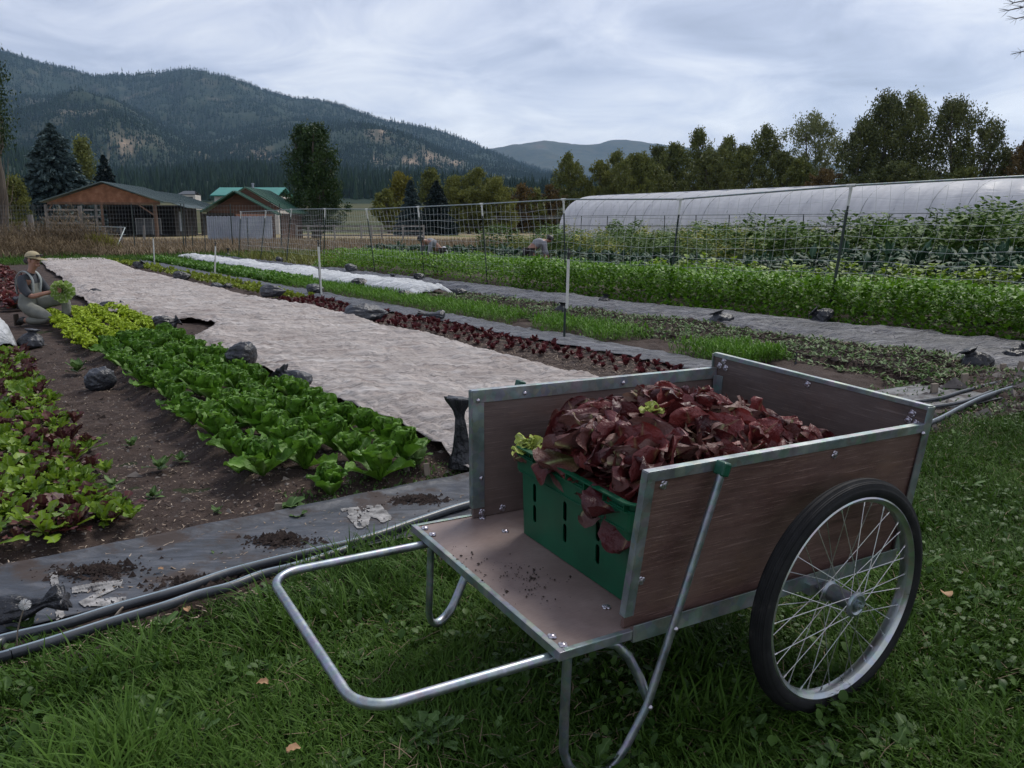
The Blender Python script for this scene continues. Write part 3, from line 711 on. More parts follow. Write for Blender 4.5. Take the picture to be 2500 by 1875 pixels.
# end board
UE = CA + CS
m = MB(); m.prism([(UE + .002, -.0262, .38), (UE + .002, GI - .012, .001), (UE + .002, CW - GI + .012, .001), (UE + .002, .807, .38), (UE + .002, .807, CH + BK), (UE + .002, -.0262, CH + BK)], (.012, 0, 0))
cpart(m, 'end_board', M['ply_back'], bevel=.001)
m = MB(); m.box((UE + .0085, .390, CH + BK + .0015), (.019, .84, .003)); m.box((UE, .390, CH + BK - .005), (.003, .838, .012)); m.box((UE + .0165, .390, CH + BK - .012), (.003, .838, .026))
for a, b in (((UE + .009, -.0305, .45), (UE + .009, .006, .0)), ((UE + .009, .8115, .45), (UE + .009, CW - .006, .0))):
    m.beam(a, b, .004, .032, up=(1, 0, 0))
cpart(m, 'end_trim', M['galv'], bevel=.0006)
m = MB()
for v in (GI - .03, CW - GI + .026):
    m = MB(); m.box((UE - .012, v + (.022 if v < .3 else -.022), .31), (.024, .004, .13)); m.box((UE - .001, v + (.03 if v < .3 else -.03), .31), (.0046, .028, .13))
    cpart(m, 'corner_bracket', M['galv'], bevel=.0006)
# bolts (four-lobed T-nuts and round heads)
def lobed():
    m = MB()
    for k in range(4):
        a = k * math.pi / 2 + .4; m.lathe([(0, .0028), (.0045, .0026), (.0062, .0002)], 10, Matrix.Translation((math.cos(a) * .0062, math.sin(a) * .0062, 0)))
    m.lathe([(0, .005), (.0035, .0048), (.006, .0035), (.0068, .0005)], 12)
    return m
nut0 = cpart(lobed(), 'bolt', M['alu'], smooth=True)
def rnd():
    m = MB(); m.lathe([(0, .0062), (.003, .0058), (.0058, .0035), (.0068, 0)], 14); return m
head0 = cpart(rnd(), 'bolt', M['alu'], smooth=True)
def putbolt(src, first, u, v, w, n):
    o = src if first else src.copy()
    if not first: C.objects.link(o); o.parent = cart
    o.location = Vector((u, v, w)) - OFF
    o.rotation_euler = Vector(n).to_track_quat('Z', 'Y').to_euler()
f1 = True
for u, v in ((.022, .064), (.023, .022), (.22, .12), (.024, .753), (.024, .701), (.219, .752), (.233, .634)):
    putbolt(nut0, f1, u, v, .0005 if u > .03 else .0022, (0, 0, 1)); f1 = False
for v, w in ((.76, .431), (.778, .411), (.748, .408), (.388, .426), (.019, .42), (.028, .398), (.004, .394)): putbolt(nut0, False, UE + .001, v, w, (-1, 0, 0))
for u, w in ((.243, .362), (.222, .122), (.827, .357)): putbolt(nut0, False, u, GI - DN * w / CH - .001, w, (0, -1, -.1))
for u, w in ((.222, .016), (.296, .018)): putbolt(nut0, False, u, CW - GI - .013, w, (0, -1, .05))
f1 = True
for u, w in ((.209, .37), (.376, .378), (.768, .38), (.218, .127)): putbolt(head0, f1, u, CW - GI + DF * w / CH - .0175, w, (0, -1, .05)); f1 = False
for u, v, w in ((1.19, -.03, .375), (.29, -.052, .01), (.232, -.052, -.178)): putbolt(head0, False, u, v, w, (0, -1, 0))
# handle: one bent tube, its ends dropping to the legs
def corner(c, r, a0, a1, w, n=10): return [(c[0] + r * math.cos(a0 + (a1 - a0) * i / n), c[1] + r * math.sin(a0 + (a1 - a0) * i / n), w) for i in range(n + 1)]
HW = -.034
hp = [(.272, CW - .006, -.235), (.262, CW - .012, -.20), (.238, CW - .03, -.13), (.215, CW - .05, -.078), (.185, .725, -.045), (.15, .722, HW), (0, .72, HW)]
hp += corner((-.365, .635), .083, math.pi / 2, math.pi, HW) + corner((-.365, .128), .083, math.pi, 1.5 * math.pi, HW)
hp += [(0, .041, HW), (.15, .036, HW), (.185, .030, -.045), (.215, .02, -.078), (.238, .0, -.13), (.252, -.02, -.18)]
m = MB(); m.tube(hp, .0118, 16); cpart(m, 'handle', M['tubing'], smooth=True)
# legs
def leg(far):
    fv = (lambda v: CW - v) if far else (lambda v: v)
    P = [(.047, .035, -.022), (.047, .034, -.10), (.047, .032, -.20), (.048, .028, -.285), (.062, .016, -.325), (.092, 0, -.346), (.128, -.016, -.340), (.158, -.027, -.318), (.182, -.034, -.28), (.231, -.042, -.179), (.29, -.042, .01), (.391, -.050, .385)]
    P = [Vector((u, fv(v), w)) for u, v, w in P]
    path = [P[0], P[1], P[2]] + spline(P[3:9], 5) + P[9:]
    m = MB(); m.tube(path, [.0095] + [.0098] * (len(path) - 1), 14, flat=1.42, ref=(0, 1, 0))
    lg = cpart(m, 'leg', M['tubing'], smooth=True)
    m = MB(); m.beam(P[-1] + Vector((-.004, 0, -.012)), P[-1] + Vector((.0045, 0, .020)), .024, .031, up=(0, 1, 0))
    m.build('end_cap', M['greencap'], lg, bevel=.004)
    m = MB(); m.box((.052, fv(.033), -.0222), (.05, .028, .003)); m.build('foot_plate', M['galv'], lg)
leg(False); leg(True)
# axle and wheels
WX, WZ, WR = .825, -.0105, .325
m = MB(); m.tube([(WX, -.155, WZ - .004), (WX, CW + .155, WZ - .004)], .008, 12); m.box((WX, -.01, -.02), (.06, .03, .03)); m.box((WX, CW + .01, -.02), (.06, .03, .03))
cpart(m, 'axle', M['galv'], smooth=True)
def wheel(sgn, vy):
    root = bpy.data.objects.new('wheel', None); C.objects.link(root); root.parent = cart
    root.location = Vector((WX, vy, WZ)) - OFF; root.empty_display_size = .1
    Mx = Matrix.Rotation(math.radians(-90 if sgn < 0 else 90), 4, 'X').inverted()   # lathe axis -> outward
    Mx = Matrix(((1, 0, 0, 0), (0, 0, sgn, 0), (0, 1, 0, 0), (0, 0, 0, 1)))
    # tyre: rounded casing with ribs running round the tread
    prof = []
    n = 64
    for i in range(n + 1):
        a = 2 * math.pi * i / n
        r = WR - .027 + .0265 * math.cos(a) ; z = .026 * math.sin(a)
        c = math.cos(a)
        if c > .25: r += .0016 * math.sin(z * 1500) - .001
        if abs(a - math.pi) < .9: r = max(r, WR - .052)
        prof.append((r, z))
    m = MB(); m.lathe(prof, 128, Mx); m.build('tyre', M['rubber'], root, smooth=True)
    rp = [(.2805, .0195), (.2765, .0215), (.2735, .0185), (.2705, .0150), (.2655, .0120), (.2635, .006), (.2632, 0), (.2635, -.006), (.2655, -.012), (.2705, -.015), (.2735, -.0185), (.2765, -.0215), (.2805, -.0195), (.277, -.012), (.2765, 0), (.277, .012), (.2805, .0195)]
    m = MB(); m.lathe(rp, 96, Mx); m.build('rim', M['alu'], root, smooth=True)
    hb = [(0, .0545), (.006, .0545), (.007, .0505), (.013, .0505), (.0135, .0475), (.0215, .0475), (.026, .052), (.031, .0505), (.034, .045), (.034, .041), (.029, .038), (.0235, .035), (.0235, -.030), (.029, -.034), (.031, -.038), (.031, -.044), (.026, -.05), (.012, -.052), (0, -.052)]
    m = MB(); m.lathe(hb, 40, Mx); m.build('hub', M['tubing'], root, smooth=True)
    m = MB(); m.lathe([(0, .066), (.0045, .0655), (.005, .0545)], 6, Mx); m.lathe([(.0125, .0508), (.0125, .0545), (.0105, .0545), (.0105, .0508)], 20, Mx); m.build('axle_nut', M['galv'], root)
    m = MB()
    for k in range(36):
        fl = 1 if k % 2 == 0 else -1; lead = 1 if (k // 2) % 2 == 0 else -1
        ar = k * math.pi / 18 + .04; ah = ar + lead * math.radians(62)
        z0 = .043 if fl > 0 else -.036
        a = Mx @ Vector((.028 * math.cos(ah), .028 * math.sin(ah), z0)); b = Mx @ Vector((.264 * math.cos(ar), .264 * math.sin(ar), .004 * fl))
        m.tube([a, b], .00125, 6); d = (a - b).normalized(); m.tube([b, b + d * .012], .0024, 6)
    m.build('spokes', M['spokem'], root, smooth=True)
wheel(-1, -.098); wheel(1, CW + .098)

# ================================================================== crates
def crate(name, label, u0, v0, first=None):
    W, D, Hh = .26, .40, .272     # half length along v, depth along u, height
    root = thing(name, label, 'crate')
    org = CR @ Vector((u0 + D / 2, v0, .002)) + CO
    root.location = org; root.rotation_euler = CR.to_euler()
    if first:
        for ch in first.children:
            c = ch.copy(); C.objects.link(c); c.parent = root
        return root
    def ring(m, x, y, z, t, h):
        for sx in (-1, 1): m.box((sx * (x - t / 2), 0, z + h / 2), (t, 2 * y - .0004, h))
        for sy in (-1, 1): m.box((0, sy * (y - t / 2), z + h / 2), (2 * (x - t) + .0006, t, h))
    X, Y = D / 2, W
    # body: rounded tapered box opened at the top, slots cut through
    import bmesh
    def shell(x0, y0, x1, y1, z0, z1, r, t=.003):
        bm = bmesh.new()
        def loop(x, y, z):
            vs = []
            for cxs, cys, a0 in ((1, 1, 0), (-1, 1, 90), (-1, -1, 180), (1, -1, 270)):
                for i in range(5):
                    a = math.radians(a0 + i * 22.5); vs.append(bm.verts.new((cxs * (x - r) + r * math.cos(a), cys * (y - r) + r * math.sin(a), z)))
            return vs
        o0, o1, i1, i0 = loop(x0, y0, z0), loop(x1, y1, z1), loop(x1 - t, y1 - t, z1), loop(x0 - t, y0 - t, z0 + t)
        n = 20
        for A, B in ((o0, o1), (o1, i1), (i1, i0)):
            for k in range(n): bm.faces.new((A[k], A[(k + 1) % n], B[(k + 1) % n], B[k]))
        bm.faces.new(o0[::-1]); bm.faces.new(i0)
        bmesh.ops.recalc_face_normals(bm, faces=bm.faces)
        me = bpy.data.meshes.new('crate_body'); bm.to_mesh(me); bm.free(); return me
    me = shell(X - .012, Y - .006, X, Y, 0, .200, .02)
    body = bpy.data.objects.new('crate_body', me); C.objects.link(body); me.materials.append(M['crate'])
    cut = MB()
    for vv in (-.263, -.123, .026, .18):
        for w0, w1 in ((.056, .11), (.119, .176)):
            yy = vv; pts = []
            for i in range(9): a = math.pi * i / 8; pts.append((-X - .05, yy + .0085 * math.cos(a), w1 - .0085 + .0085 * math.sin(a)))
            for i in range(9): a = math.pi + math.pi * i / 8; pts.append((-X - .05, yy + .0085 * math.cos(a), w0 + .0085 + .0085 * math.sin(a)))
            cut.prism(pts, (.09, 0, 0)); cut.prism([(p_[0] + 2 * X, p_[1], p_[2]) for p_ in pts], (.09, 0, 0))
    for uu in (-.12, 0, .12):
        for w0, w1 in ((.056, .11), (.119, .176)):
            pts = []
            for i in range(9): a = math.pi * i / 8; pts.append((uu + .0085 * math.cos(a), -Y - .05, w1 - .0085 + .0085 * math.sin(a)))
            for i in range(9): a = math.pi + math.pi * i / 8; pts.append((uu + .0085 * math.cos(a), -Y - .05, w0 + .0085 + .0085 * math.sin(a)))
            cut.prism(pts, (0, .09, 0)); cut.prism([(p_[0], p_[1] + 2 * Y, p_[2]) for p_ in pts], (0, .09, 0))
    cu = cut.build('cutter', M['crate'])
    bo = body.modifiers.new('slots', 'BOOLEAN'); bo.operation = 'DIFFERENCE'; bo.object = cu; bo.solver = 'EXACT'
    dg = bpy.context.evaluated_depsgraph_get()
    me2 = bpy.data.meshes.new_from_object(body.evaluated_get(dg))
    body.modifiers.clear(); body.data = me2; me2.name = 'crate_body'
    bpy.data.objects.remove(cu)
    body.parent = root
    # upper band and lipped rim with ribs
    me = shell(X + .010, Y + .014, X + .012, Y + .018, .1995, .252, .024, .004)
    band = bpy.data.objects.new('crate_band', me); me.materials.append(M['crate']); C.objects.link(band); band.parent = root
    # open the band's bottom (it is a collar): remove its floor faces
    bm = bmesh.new(); bm.from_mesh(me)
    bmesh.ops.delete(bm, geom=[f for f in bm.faces if abs(f.normal.z) > .99 and len(f.verts) > 10], context='FACES'); bm.to_mesh(me); bm.free()
    m = MB()
    def rimloop(x, y, z, w, h, r=.026):
        pts = []
        for cxs, cys, a0 in ((1, 1, 0), (-1, 1, 90), (-1, -1, 180), (1, -1, 270)):
            for i in range(5):
                a = math.radians(a0 + i * 22.5); pts.append(Vector((cxs * (x - r) + r * math.cos(a), cys * (y - r) + r * math.sin(a), z)))
        n = len(pts); vs = []
        for p in pts:
            d = Vector((p.x, p.y, 0)); d = Vector((math.copysign(1, p.x) * min(1, abs(p.x) / x) ** 30, math.copysign(1, p.y) * min(1, abs(p.y) / y) ** 30, 0))
            if d.length < .1: d = Vector((p.x, p.y, 0))
            d.normalize()
            vs += [p + d * w, p + d * w + Vector((0, 0, h)), p + Vector((0, 0, h)), p]
        fs = []
        for k in range(n):
            a = k * 4; b = ((k + 1) % n) * 4
            for q in range(4): fs.append((a + q, a + (q + 1) % 4, b + (q + 1) % 4, b + q))
        m.add(vs, fs)
    rimloop(X + .004, Y + .008, .268, .018, .004)
    rimloop(X + .004, Y + .008, .246, .015, .003)
    rimloop(X + .001, Y + .005, .247, .004, .022)
    rimloop(X - .002, Y + .002, .197, .016, .003)
    for k in range(-3, 4):
        for sx in (-1, 1): m.box((sx * (X + .013), k * .082, .2585), (.016, .0025, .019))
    for k in range(-2, 3):
        for sy in (-1, 1): m.box((k * .085, sy * (Y + .017), .2585), (.0025, .016, .019))
    m.build('crate_rim', M['crate'], root, smooth=False)
    return root
crate1 = crate('harvest_crate', 'slotted green plastic crate of red lettuce at the open front of the cart', .262, .355)
crate2 = crate('harvest_crate', 'second green plastic crate buried in red lettuce at the back of the cart', .70, .355, crate1)

# ================================================================== red lettuce heads in the cart
def redhead(seed, mats, pale=False):
    r = np.random.default_rng(seed); N = 18
    k = np.arange(N); az = k * 2.4 + r.normal(0, .25, N)
    fr = k / (N - 1)                                   # 0 = outer leaf, 1 = heart leaf
    L = (.178 - .07 * fr) * r.uniform(.82, 1.15, N); W = (.090 - .032 * fr) * r.uniform(.8, 1.2, N)
    a0 = 1.15 - 1.05 * fr + r.normal(0, .12, N); curl = (.75 - 1.0 * fr) + r.normal(0, .3, N)
    base = np.stack([np.zeros(N), np.zeros(N), .01 + .015 * fr], 1)
    V, Fc, A = leaves(N, 22, 13, L, W, az, a0, curl, cup=r.uniform(-.15, .4, N), ruf=r.uniform(.011, .020, N), freq=r.uniform(.9, 1.9, N), shape='fan', base=base, lobe=.10, twist=r.normal(0, .25, N), seed=seed, erf=.005)
    mi = np.repeat(np.where(r.random(N) < .66, 0, np.where(r.random(N) < .42, 1, 2)), 21 * 12)
    if pale: mi = np.repeat(np.where(fr < .25, 2, 3), 252)
    return V, Fc, A, mi
heads = []
for i in range(5):
    V, Fc, A, mi = redhead(40 + i, None)
    o = arrays('lettuce_head', V, Fc, [M['redlet'], M['redpale'], M['redgreen'], M['heart']], attr=A, mi=mi)
    heads.append(o)
V, Fc, A, mi = redhead(60, None, True)
pale0 = arrays('lettuce_head', V * .62, Fc, [M['redlet'], M['redpale'], M['redgreen'], M['heart']], attr=A, mi=mi); pale0
HL = [  # u, v, w of stem end, tilt axis az, tilt, label
    (.36, .53, .25, 2.9, .45, 'red lettuce head at the far front corner of the front crate, against the inner panel'),
    (.30, .42, .245, 3.1, .9, 'red lettuce leaves spilling over the rim near the middle of the green crate'),
    (.31, .29, .24, 3.2, .95, 'dark purple lettuce head drooping over the front rim of the green crate'),
    (.31, .15, .24, 3.3, .9, 'reddish green lettuce head bulging past the front edge of the near side panel'),
    (.42, .50, .28, 2.5, .35, 'upright red lettuce head with ruffled top behind the pale lettuce'),
    (.43, .36, .29, 0, .2, 'wine red lettuce head in the middle of the front crate'),
    (.43, .20, .28, 4.6, .4, 'dark lettuce head beside the near side panel, front crate'),
    (.55, .60, .27, 1.5, .45, 'red lettuce head leaning on the far side panel under its top rail'),
    (.54, .44, .33, .5, .2, 'largest dark red lettuce head on top of the pile'),
    (.56, .29, .31, 4.0, .3, 'maroon lettuce head on the crown of the pile near its middle'),
    (.55, .13, .27, 4.7, .5, 'red lettuce head pressed along the near side rail, middle of the cart'),
    (.66, .53, .31, 1.2, .35, 'tall red lettuce head left of the cart back corner bracket'),
    (.67, .37, .32, 1.0, .2, 'red lettuce head on the ridge of the pile between the crates'),
    (.68, .21, .30, 4.6, .3, 'purple lettuce head low by the near rail above the brace'),
    (.78, .60, .29, 1.4, .4, 'red lettuce head tucked in the far back part of the pile'),
    (.79, .45, .31, .6, .25, 'red lettuce head on the back crate, far half'),
    (.80, .30, .29, .2, .3, 'red lettuce head on the back crate, centre'),
    (.79, .14, .26, 4.8, .5, 'red lettuce head on the back crate by the near rail above the wheel'),
    (.91, .54, .26, .6, .5, 'red lettuce head sloping to the end board, far side'),
    (.92, .38, .26, .2, .5, 'red lettuce head sloping to the end board, centre'),
    (.93, .22, .24, 5.8, .5, 'red lettuce head at the back end of the pile, near side'),
    (1.03, .44, .22, .2, .8, 'dark red leaves falling from the back crate towards the end board'),
    (1.04, .28, .20, .1, .9, 'small dark lettuce head hanging lowest at the back of the pile'),
]
def lay(o, u, v, w, az, tilt, spin=0, sc=1.0):
    o.location = CO + CR @ Vector((u, v, w))
    axis = Vector((-math.sin(az), math.cos(az), 0))
    Rm = CR @ Matrix.Rotation(tilt, 3, axis) @ Matrix.Rotation(spin, 3, 'Z')
    o.rotation_euler = Rm.to_euler(); o.scale = (sc,) * 3
for i, (u, v, w, az, ti, lab) in enumerate(HL):
    src = heads[i % 5]; o = src if i < 5 else src.copy()
    if i >= 5: C.objects.link(o)
    u = .415 + (u - .33) * .88; v = min(.59, max(.20, .37 + (v - .37) * .92))
    lay(o, u, v, w + (.012 if u < .45 else -.022), az, ti * .62, i * 1.3, .86 + .22 * R_.random())
    tag(o, lab, 'lettuce', 'red lettuce heads heaped in the cart')
for i, (u, v, w, az, ti, lab) in enumerate([(.285, .585, .265, 3.0, .7, 'pale yellow lettuce heart showing at the far corner of the green crate rim'),
        (.60, .09, .31, 4.7, .7, 'small pale green lettuce heart poking out above the near side rail'),
        (.53, .37, .42, 4.0, .6, 'pale cream lettuce base turned up on top of the red pile')]):
    o = pale0 if i == 0 else pale0.copy()
    if i: C.objects.link(o)
    lay(o, u, v, w - .02, az, ti, i * 2.0, (.62, .5, .36)[i])
    tag(o, lab, 'lettuce', 'red lettuce heads heaped in the cart')

# crumbs of soil on the cart floor
r = np.random.default_rng(90); N = 170
u = np.concatenate([r.normal(.05, .03, 60), r.normal(.13, .035, 110)]); v = np.concatenate([r.uniform(.2, .6, 60), r.normal(.33, .06, 110)]); sz = r.lognormal(-6.1, .5, N)
O = np.array([(1, 0, 0), (-.4, .85, .1), (-.5, -.8, 0), (.1, .1, .9)]); Fo = np.array([(0, 1, 3), (1, 2, 3), (2, 0, 3)])
P = O[None] * (1 + r.uniform(-.4, .4, (N, 4, 1))) * sz[:, None, None] + np.stack([np.clip(u, .012, .25), v, u * 0 + .0012], 1)[:, None]
Wp = P.reshape(-1, 3) @ np.array(CR).T + np.array(CO)
stuff(arrays('soil_crumbs', Wp, (Fo[None] + (np.arange(N) * 4)[:, None, None]).reshape(-1, 3), M['clod'], smooth=False), 'dark soil crumbs spilt on the front of the cart floor', 'soil crumbs')
# ================================================================== the field
def Gp(x, y, z=0.0): return G(x / K, y / K, z)
def zs(p): return float(soilz(np.array([p[0]]), np.array([p[1]]))[0])
def copyof(src, loc, rz=0.0, sc=1.0, label=None, cat=None, group=None):
    o = src.copy(); C.objects.link(o)
    for ch in list(src.children):
        c = ch.copy(); C.objects.link(c); c.parent = o
        for g_ in list(ch.children):
            d = g_.copy(); C.objects.link(d); d.parent = c
    o.location = loc; o.rotation_euler = (0, 0, rz); o.scale = (sc,) * 3
    tag(o, label, cat, group); return o
def drop(src): bpy.data.objects.remove(src)

# ---- fabrics lying over the beds
def cover(name, mat, s0, s1, left, right, zf, ds=.05, nt_=70, label='', cat='row cover', seed=0, wav=.05):
    s = np.arange(s0, s1, ds); k = np.linspace(0, 1, nt_)
    L = interp(left, s) + wav * 2 * (fbm(s * 1.3, s * 0, 3, seed) - .5); Rr = interp(right, s) + wav * 2 * (fbm(s * 1.3, s * 0 + 9, 3, seed + 2) - .5)
    S = np.repeat(s[:, None], nt_, 1) + .08 * (fbm(k[None] * 6 + 0 * s[:, None], s[:, None] * .0 + 2, 3, seed + 5) - .5); Kk = np.repeat(k[None], len(s), 0); T = L[:, None] + (Rr - L)[:, None] * Kk
    X, Y = Fnp(S, T); edge = np.clip(np.minimum(Kk, 1 - Kk) * (Rr - L)[:, None] / .22, 0, 1)
    edge = edge * np.clip((S - s0) / .25, 0, 1)
    Z = soilz(X, Y) + .018 + zf(X, Y, S, T, Kk, edge)
    o = arrays(name, np.stack([X, Y, Z], -1).reshape(-1, 3), quad(np.arange(S.size).reshape(S.shape)), mat)
    sd = o.modifiers.new('thick', 'SOLIDIFY'); sd.thickness = .002
    return tag(o, label, cat)
def wr(x, y, rot, fx, fy, seed, o=4):
    c, s_ = math.cos(rot), math.sin(rot); a = x * c + y * s_; b = -x * s_ + y * c
    f = fbm(a * fx, b * fy, o, seed); return 1 - np.abs(f * 2 - 1) * 2
def z_row(X, Y, S, T, k, e):
    w = wr(X, Y, -.12, 1.3, 8, 3) * .030 + wr(X, Y, .12, 3, 15, 7, 3) * .016 + wr(X, Y, -.9, 2.5, 7, 13, 3) * .010
    bunch = .03 * wr(X, Y, -.97, .7, 22, 17, 3) * np.clip(1 - k * 6, 0, 1)
    return e * (.03 + .055 * fbm(X * 1.1, Y * 1.1, 3, 11) + w * 1.0) + .012 * (w * 20 > .1) * 0 + bunch + np.clip(w, 0, 1) * .4 * (1 - e) + .02 * np.clip(1 - k * 9, 0, 1)
cover('row_cover', M['rowcover'], 3.42, 31.6, [(3.4, 2.12), (4.0, 2.05), (5.5, 2.12), (8, 1.95), (8.6, 1.92), (9.3, 2.35), (10.0, 2.62), (10.5, 2.55), (11, 2.1), (13, 1.66), (20, 2.1), (31.6, 2.7)],
      [(3.4, 4.05), (5.3, 4.16), (9.8, 4.4), (14, 4.2), (24, 4.28), (31.6, 4.8)], z_row, .045, 120, 'wide dusty pinkish white row cover spread between the romaine and red seedlings', seed=4, wav=.07)
def z_white(X, Y, S, T, k, e):
    return np.sqrt(np.clip(e, 0, 1)) * (.05 + .14 * fbm(X * .9, Y * .9, 3, 15)) + wr(X, Y, -.97, 1.2, 9, 9) * .016 + .02 * wr(X, Y, .3, 3, 6, 4)
cover('white_cover', M['whitecover'], 12.5, 32.4, [(12, 6.5), (14, 6.6), (20, 6.75), (32, 7.25)], [(12, 7.35), (14, 7.62), (20, 7.8), (32, 8.0)], z_white, .09, 40, 'long bright white row cover humped beside the dark ground fabric', seed=6)
def z_black(X, Y, S, T, k, e):
    return e * (.03 + .05 * fbm(X * 1.2, Y * 1.2, 3, 25)) + wr(X, Y, -.97, .8, 8, 19) * .022 + .012 * wr(X, Y, -.4, 2, 6, 24)
cover('dark_cover', M['blackcover'], 2.95, 31.8, [(2.9, 7.75), (3.6, 7.5), (8, 7.4), (12, 7.5), (13, 7.75), (20, 7.9), (31.8, 8.05)], [(2.9, 8.9), (4, 9.02), (8, 8.7), (31, 8.75)], z_black, .08, 44, 'dark grey ground fabric running the whole length of the pea bed', 'ground fabric', seed=8)
def z_strip(X, Y, S, T, k, e): return .004 + wr(X, Y, -.97, .6, 10, 29) * .010 + .006 * wr(X, Y, .2, 3, 5, 33)
cover('path_fabric', M['blackcover'], 3.4, 31.5, [(3, 5.15), (31, 5.0)], [(3, 5.62), (20, 5.6), (31, 5.75)], z_strip, .08, 14, 'narrow black path fabric between the red seedlings and the carrots', 'ground fabric', seed=10, wav=.02)
def z_left(X, Y, S, T, k, e): return np.sqrt(e) * (.26 + .12 * fbm(X * 1.1, Y * 1.1, 3, 35)) * np.clip((14.3 - S) / .8, .15, 1) + .02 * wr(X, Y, -.6, 1.5, 6, 39)
cover('white_cover', M['whitecover'], 9.45, 14.2, [(9, -2.2), (13, -2.2)], [(9, .52), (10, .55), (11, .5), (12, .42), (13.3, .3), (16, .3)], z_left, .05, 50, 'white row cover humped at the left edge, held down by an upright black sack', seed=14)
# headland tarp
tt = np.arange(-3, 7.9, .03); kk = np.linspace(0, 1, 36)
lo = 2.86 + .035 * (fbm(tt * 1.2, tt * 0, 3, 3) - .5) - .012 * tt; hi = 3.40 + .05 * (fbm(tt * 1.5, tt * 0 + 4, 3, 5) - .5) + .0 * tt
Sg = lo[:, None] + (hi - lo)[:, None] * kk[None]; Tg = np.repeat(tt[:, None], 36, 1)
Xg, Yg = Fnp(Sg, Tg); Zg = soilz(Xg, Yg) * .3 + .022 + .010 * wr(Xg, Yg, .6, .8, 9, 43) + .015 * np.clip((kk[None] - .93) / .07, 0, 1) + .006 * fbm(Xg * 8, Yg * 8, 3, 4)
tarp = arrays('tarp', np.stack([Xg, Yg, Zg], -1).reshape(-1, 3), quad(np.arange(Xg.size).reshape(Xg.shape)), M['tarp'])
sd = tarp.modifiers.new('thick', 'SOLIDIFY'); sd.thickness = .003
tag(tarp, 'dusty black tarp strip along the bed ends with worn white paint marks', 'tarp')
def tarpz(x, y):
    s_ = x * RW[0] + y * RW[1]; t_ = x * NW[0] + y * NW[1]
    i = int(np.clip(round((t_ + 3) / .03), 0, len(tt) - 1)); j = int(np.clip(round((s_ - lo[i]) / (hi[i] - lo[i]) * 35), 0, 35))
    return float(Zg[i, j])
def tarpmark(polys, name='painted_mark', seed=1):
    """old spray paint on the tarp: small patches of a thin film following its surface"""
    r = random.Random(seed); vs = []; fs = []
    for poly in polys:
        xs = [p[0] for p in poly]; ys = [p[1] for p in poly]
        st_ = 1.7; y = min(ys)
        while y < max(ys):
            x = min(xs)
            while x < max(xs):
                cxp, cyp = x + st_ / 2, y + st_ / 2; ins = False; j = len(poly) - 1
                for i in range(len(poly)):
                    if (poly[i][1] > cyp) != (poly[j][1] > cyp) and cxp < (poly[j][0] - poly[i][0]) * (cyp - poly[i][1]) / (poly[j][1] - poly[i][1]) + poly[i][0]: ins = not ins
                    j = i
                if ins and vn([cxp * .09], [cyp * .12], 7)[0] * .6 + vn([cxp * .3], [cyp * .3], 8)[0] * .4 > .36:
                    b = len(vs)
                    for px_, py_ in ((x, y), (x + st_, y), (x + st_, y + st_), (x, y + st_)):
                        g = Gp(px_, py_, .03); vs.append((g.x, g.y, tarpz(g.x, g.y) + .004))
                    fs.append((b + 3, b + 2, b + 1, b))
                x += st_
            y += st_
    return vs, fs
marks = [[(120, 1403), (140, 1400), (146, 1440), (158, 1506), (138, 1516), (130, 1450)], [(160, 1394), (238, 1386), (228, 1396), (180, 1408)],
         [(176, 1438), (300, 1418), (296, 1432), (232, 1464), (308, 1462), (312, 1480), (205, 1484), (192, 1472), (244, 1440), (176, 1450)],
         [(830, 1243), (862, 1240), (930, 1235), (958, 1268), (935, 1278), (905, 1262), (898, 1292), (872, 1292)]]
for mk in marks:
    vs, fs = tarpmark([mk])
    m = MB(); m.add(vs, fs); m.build('painted_mark', M['paint'], tarp, fix=False)

# ---- irrigation pipes
def pipe(pts, r, label, stripe=True, mat='pipe', z=.02):
    P = []
    for x, y in pts:
        g = Gp(x, y, .03); P.append((g.x, g.y, z + r + .012))
    if pts[0][0] < 0: P = [(P[0][0] - NW[0] * q, P[0][1] - NW[1] * q, P[0][2]) for q in (2.4, 1.2)] + P
    P = spline(P, 8)
    m = MB(); m.tube(P, r, 12); o = m.build('irrigation_pipe', M[mat], None, smooth=True); tag(o, label, 'irrigation pipe')
    if stripe:
        m = MB(); m.tube([p + Vector((0, -.25 * r, r * .86)) for p in P], r * .2, 6); m.build('stripe', M['stripe'], o, smooth=True)
    return o
pipe([(-120, 1618), (0, 1577), (150, 1540), (282, 1498), (440, 1452), (560, 1410), (706, 1372), (881, 1330), (1020, 1282), (1147, 1240), (1330, 1195), (1700, 1110), (2100, 1030)], .017, 'black striped irrigation pipe along the lower edge of the tarp')
pipe([(-120, 1650), (40, 1607), (160, 1570), (282, 1530), (400, 1494), (480, 1466), (560, 1445), (640, 1415), (730, 1392), (850, 1352)], .017, 'second black striped pipe, nearer the grass and tied to the first')
pipe([(2236, 1052), (2290, 1032), (2350, 1000), (2413, 972), (2500, 946), (2700, 900)], .018, 'grey blue pipe slanting out past the right corner of the cart')
pipe([(2150, 1015), (2240, 1004), (2334, 990), (2380, 976), (2430, 958), (2500, 936), (2650, 890)], .014, 'thin black pipe curving behind the right corner of the cart', False)
pipe([(2100, 1000), (2200, 990), (2290, 978), (2352, 960), (2430, 940), (2500, 925)], .014, 'brownish black pipe topmost of the three right of the cart', False)
m = MB()
g = Gp(287, 1515, .03); m.tube([g + Vector((.02 * math.cos(a) * .8, .026 * math.sin(a), .02 + .022 * math.cos(a))) for a in np.linspace(0, 6.28, 13)], .003, 6)
tag(m.build('pipe_tie', M['stake'], None, smooth=True), 'pale twine tie binding the two striped pipes', 'tie')
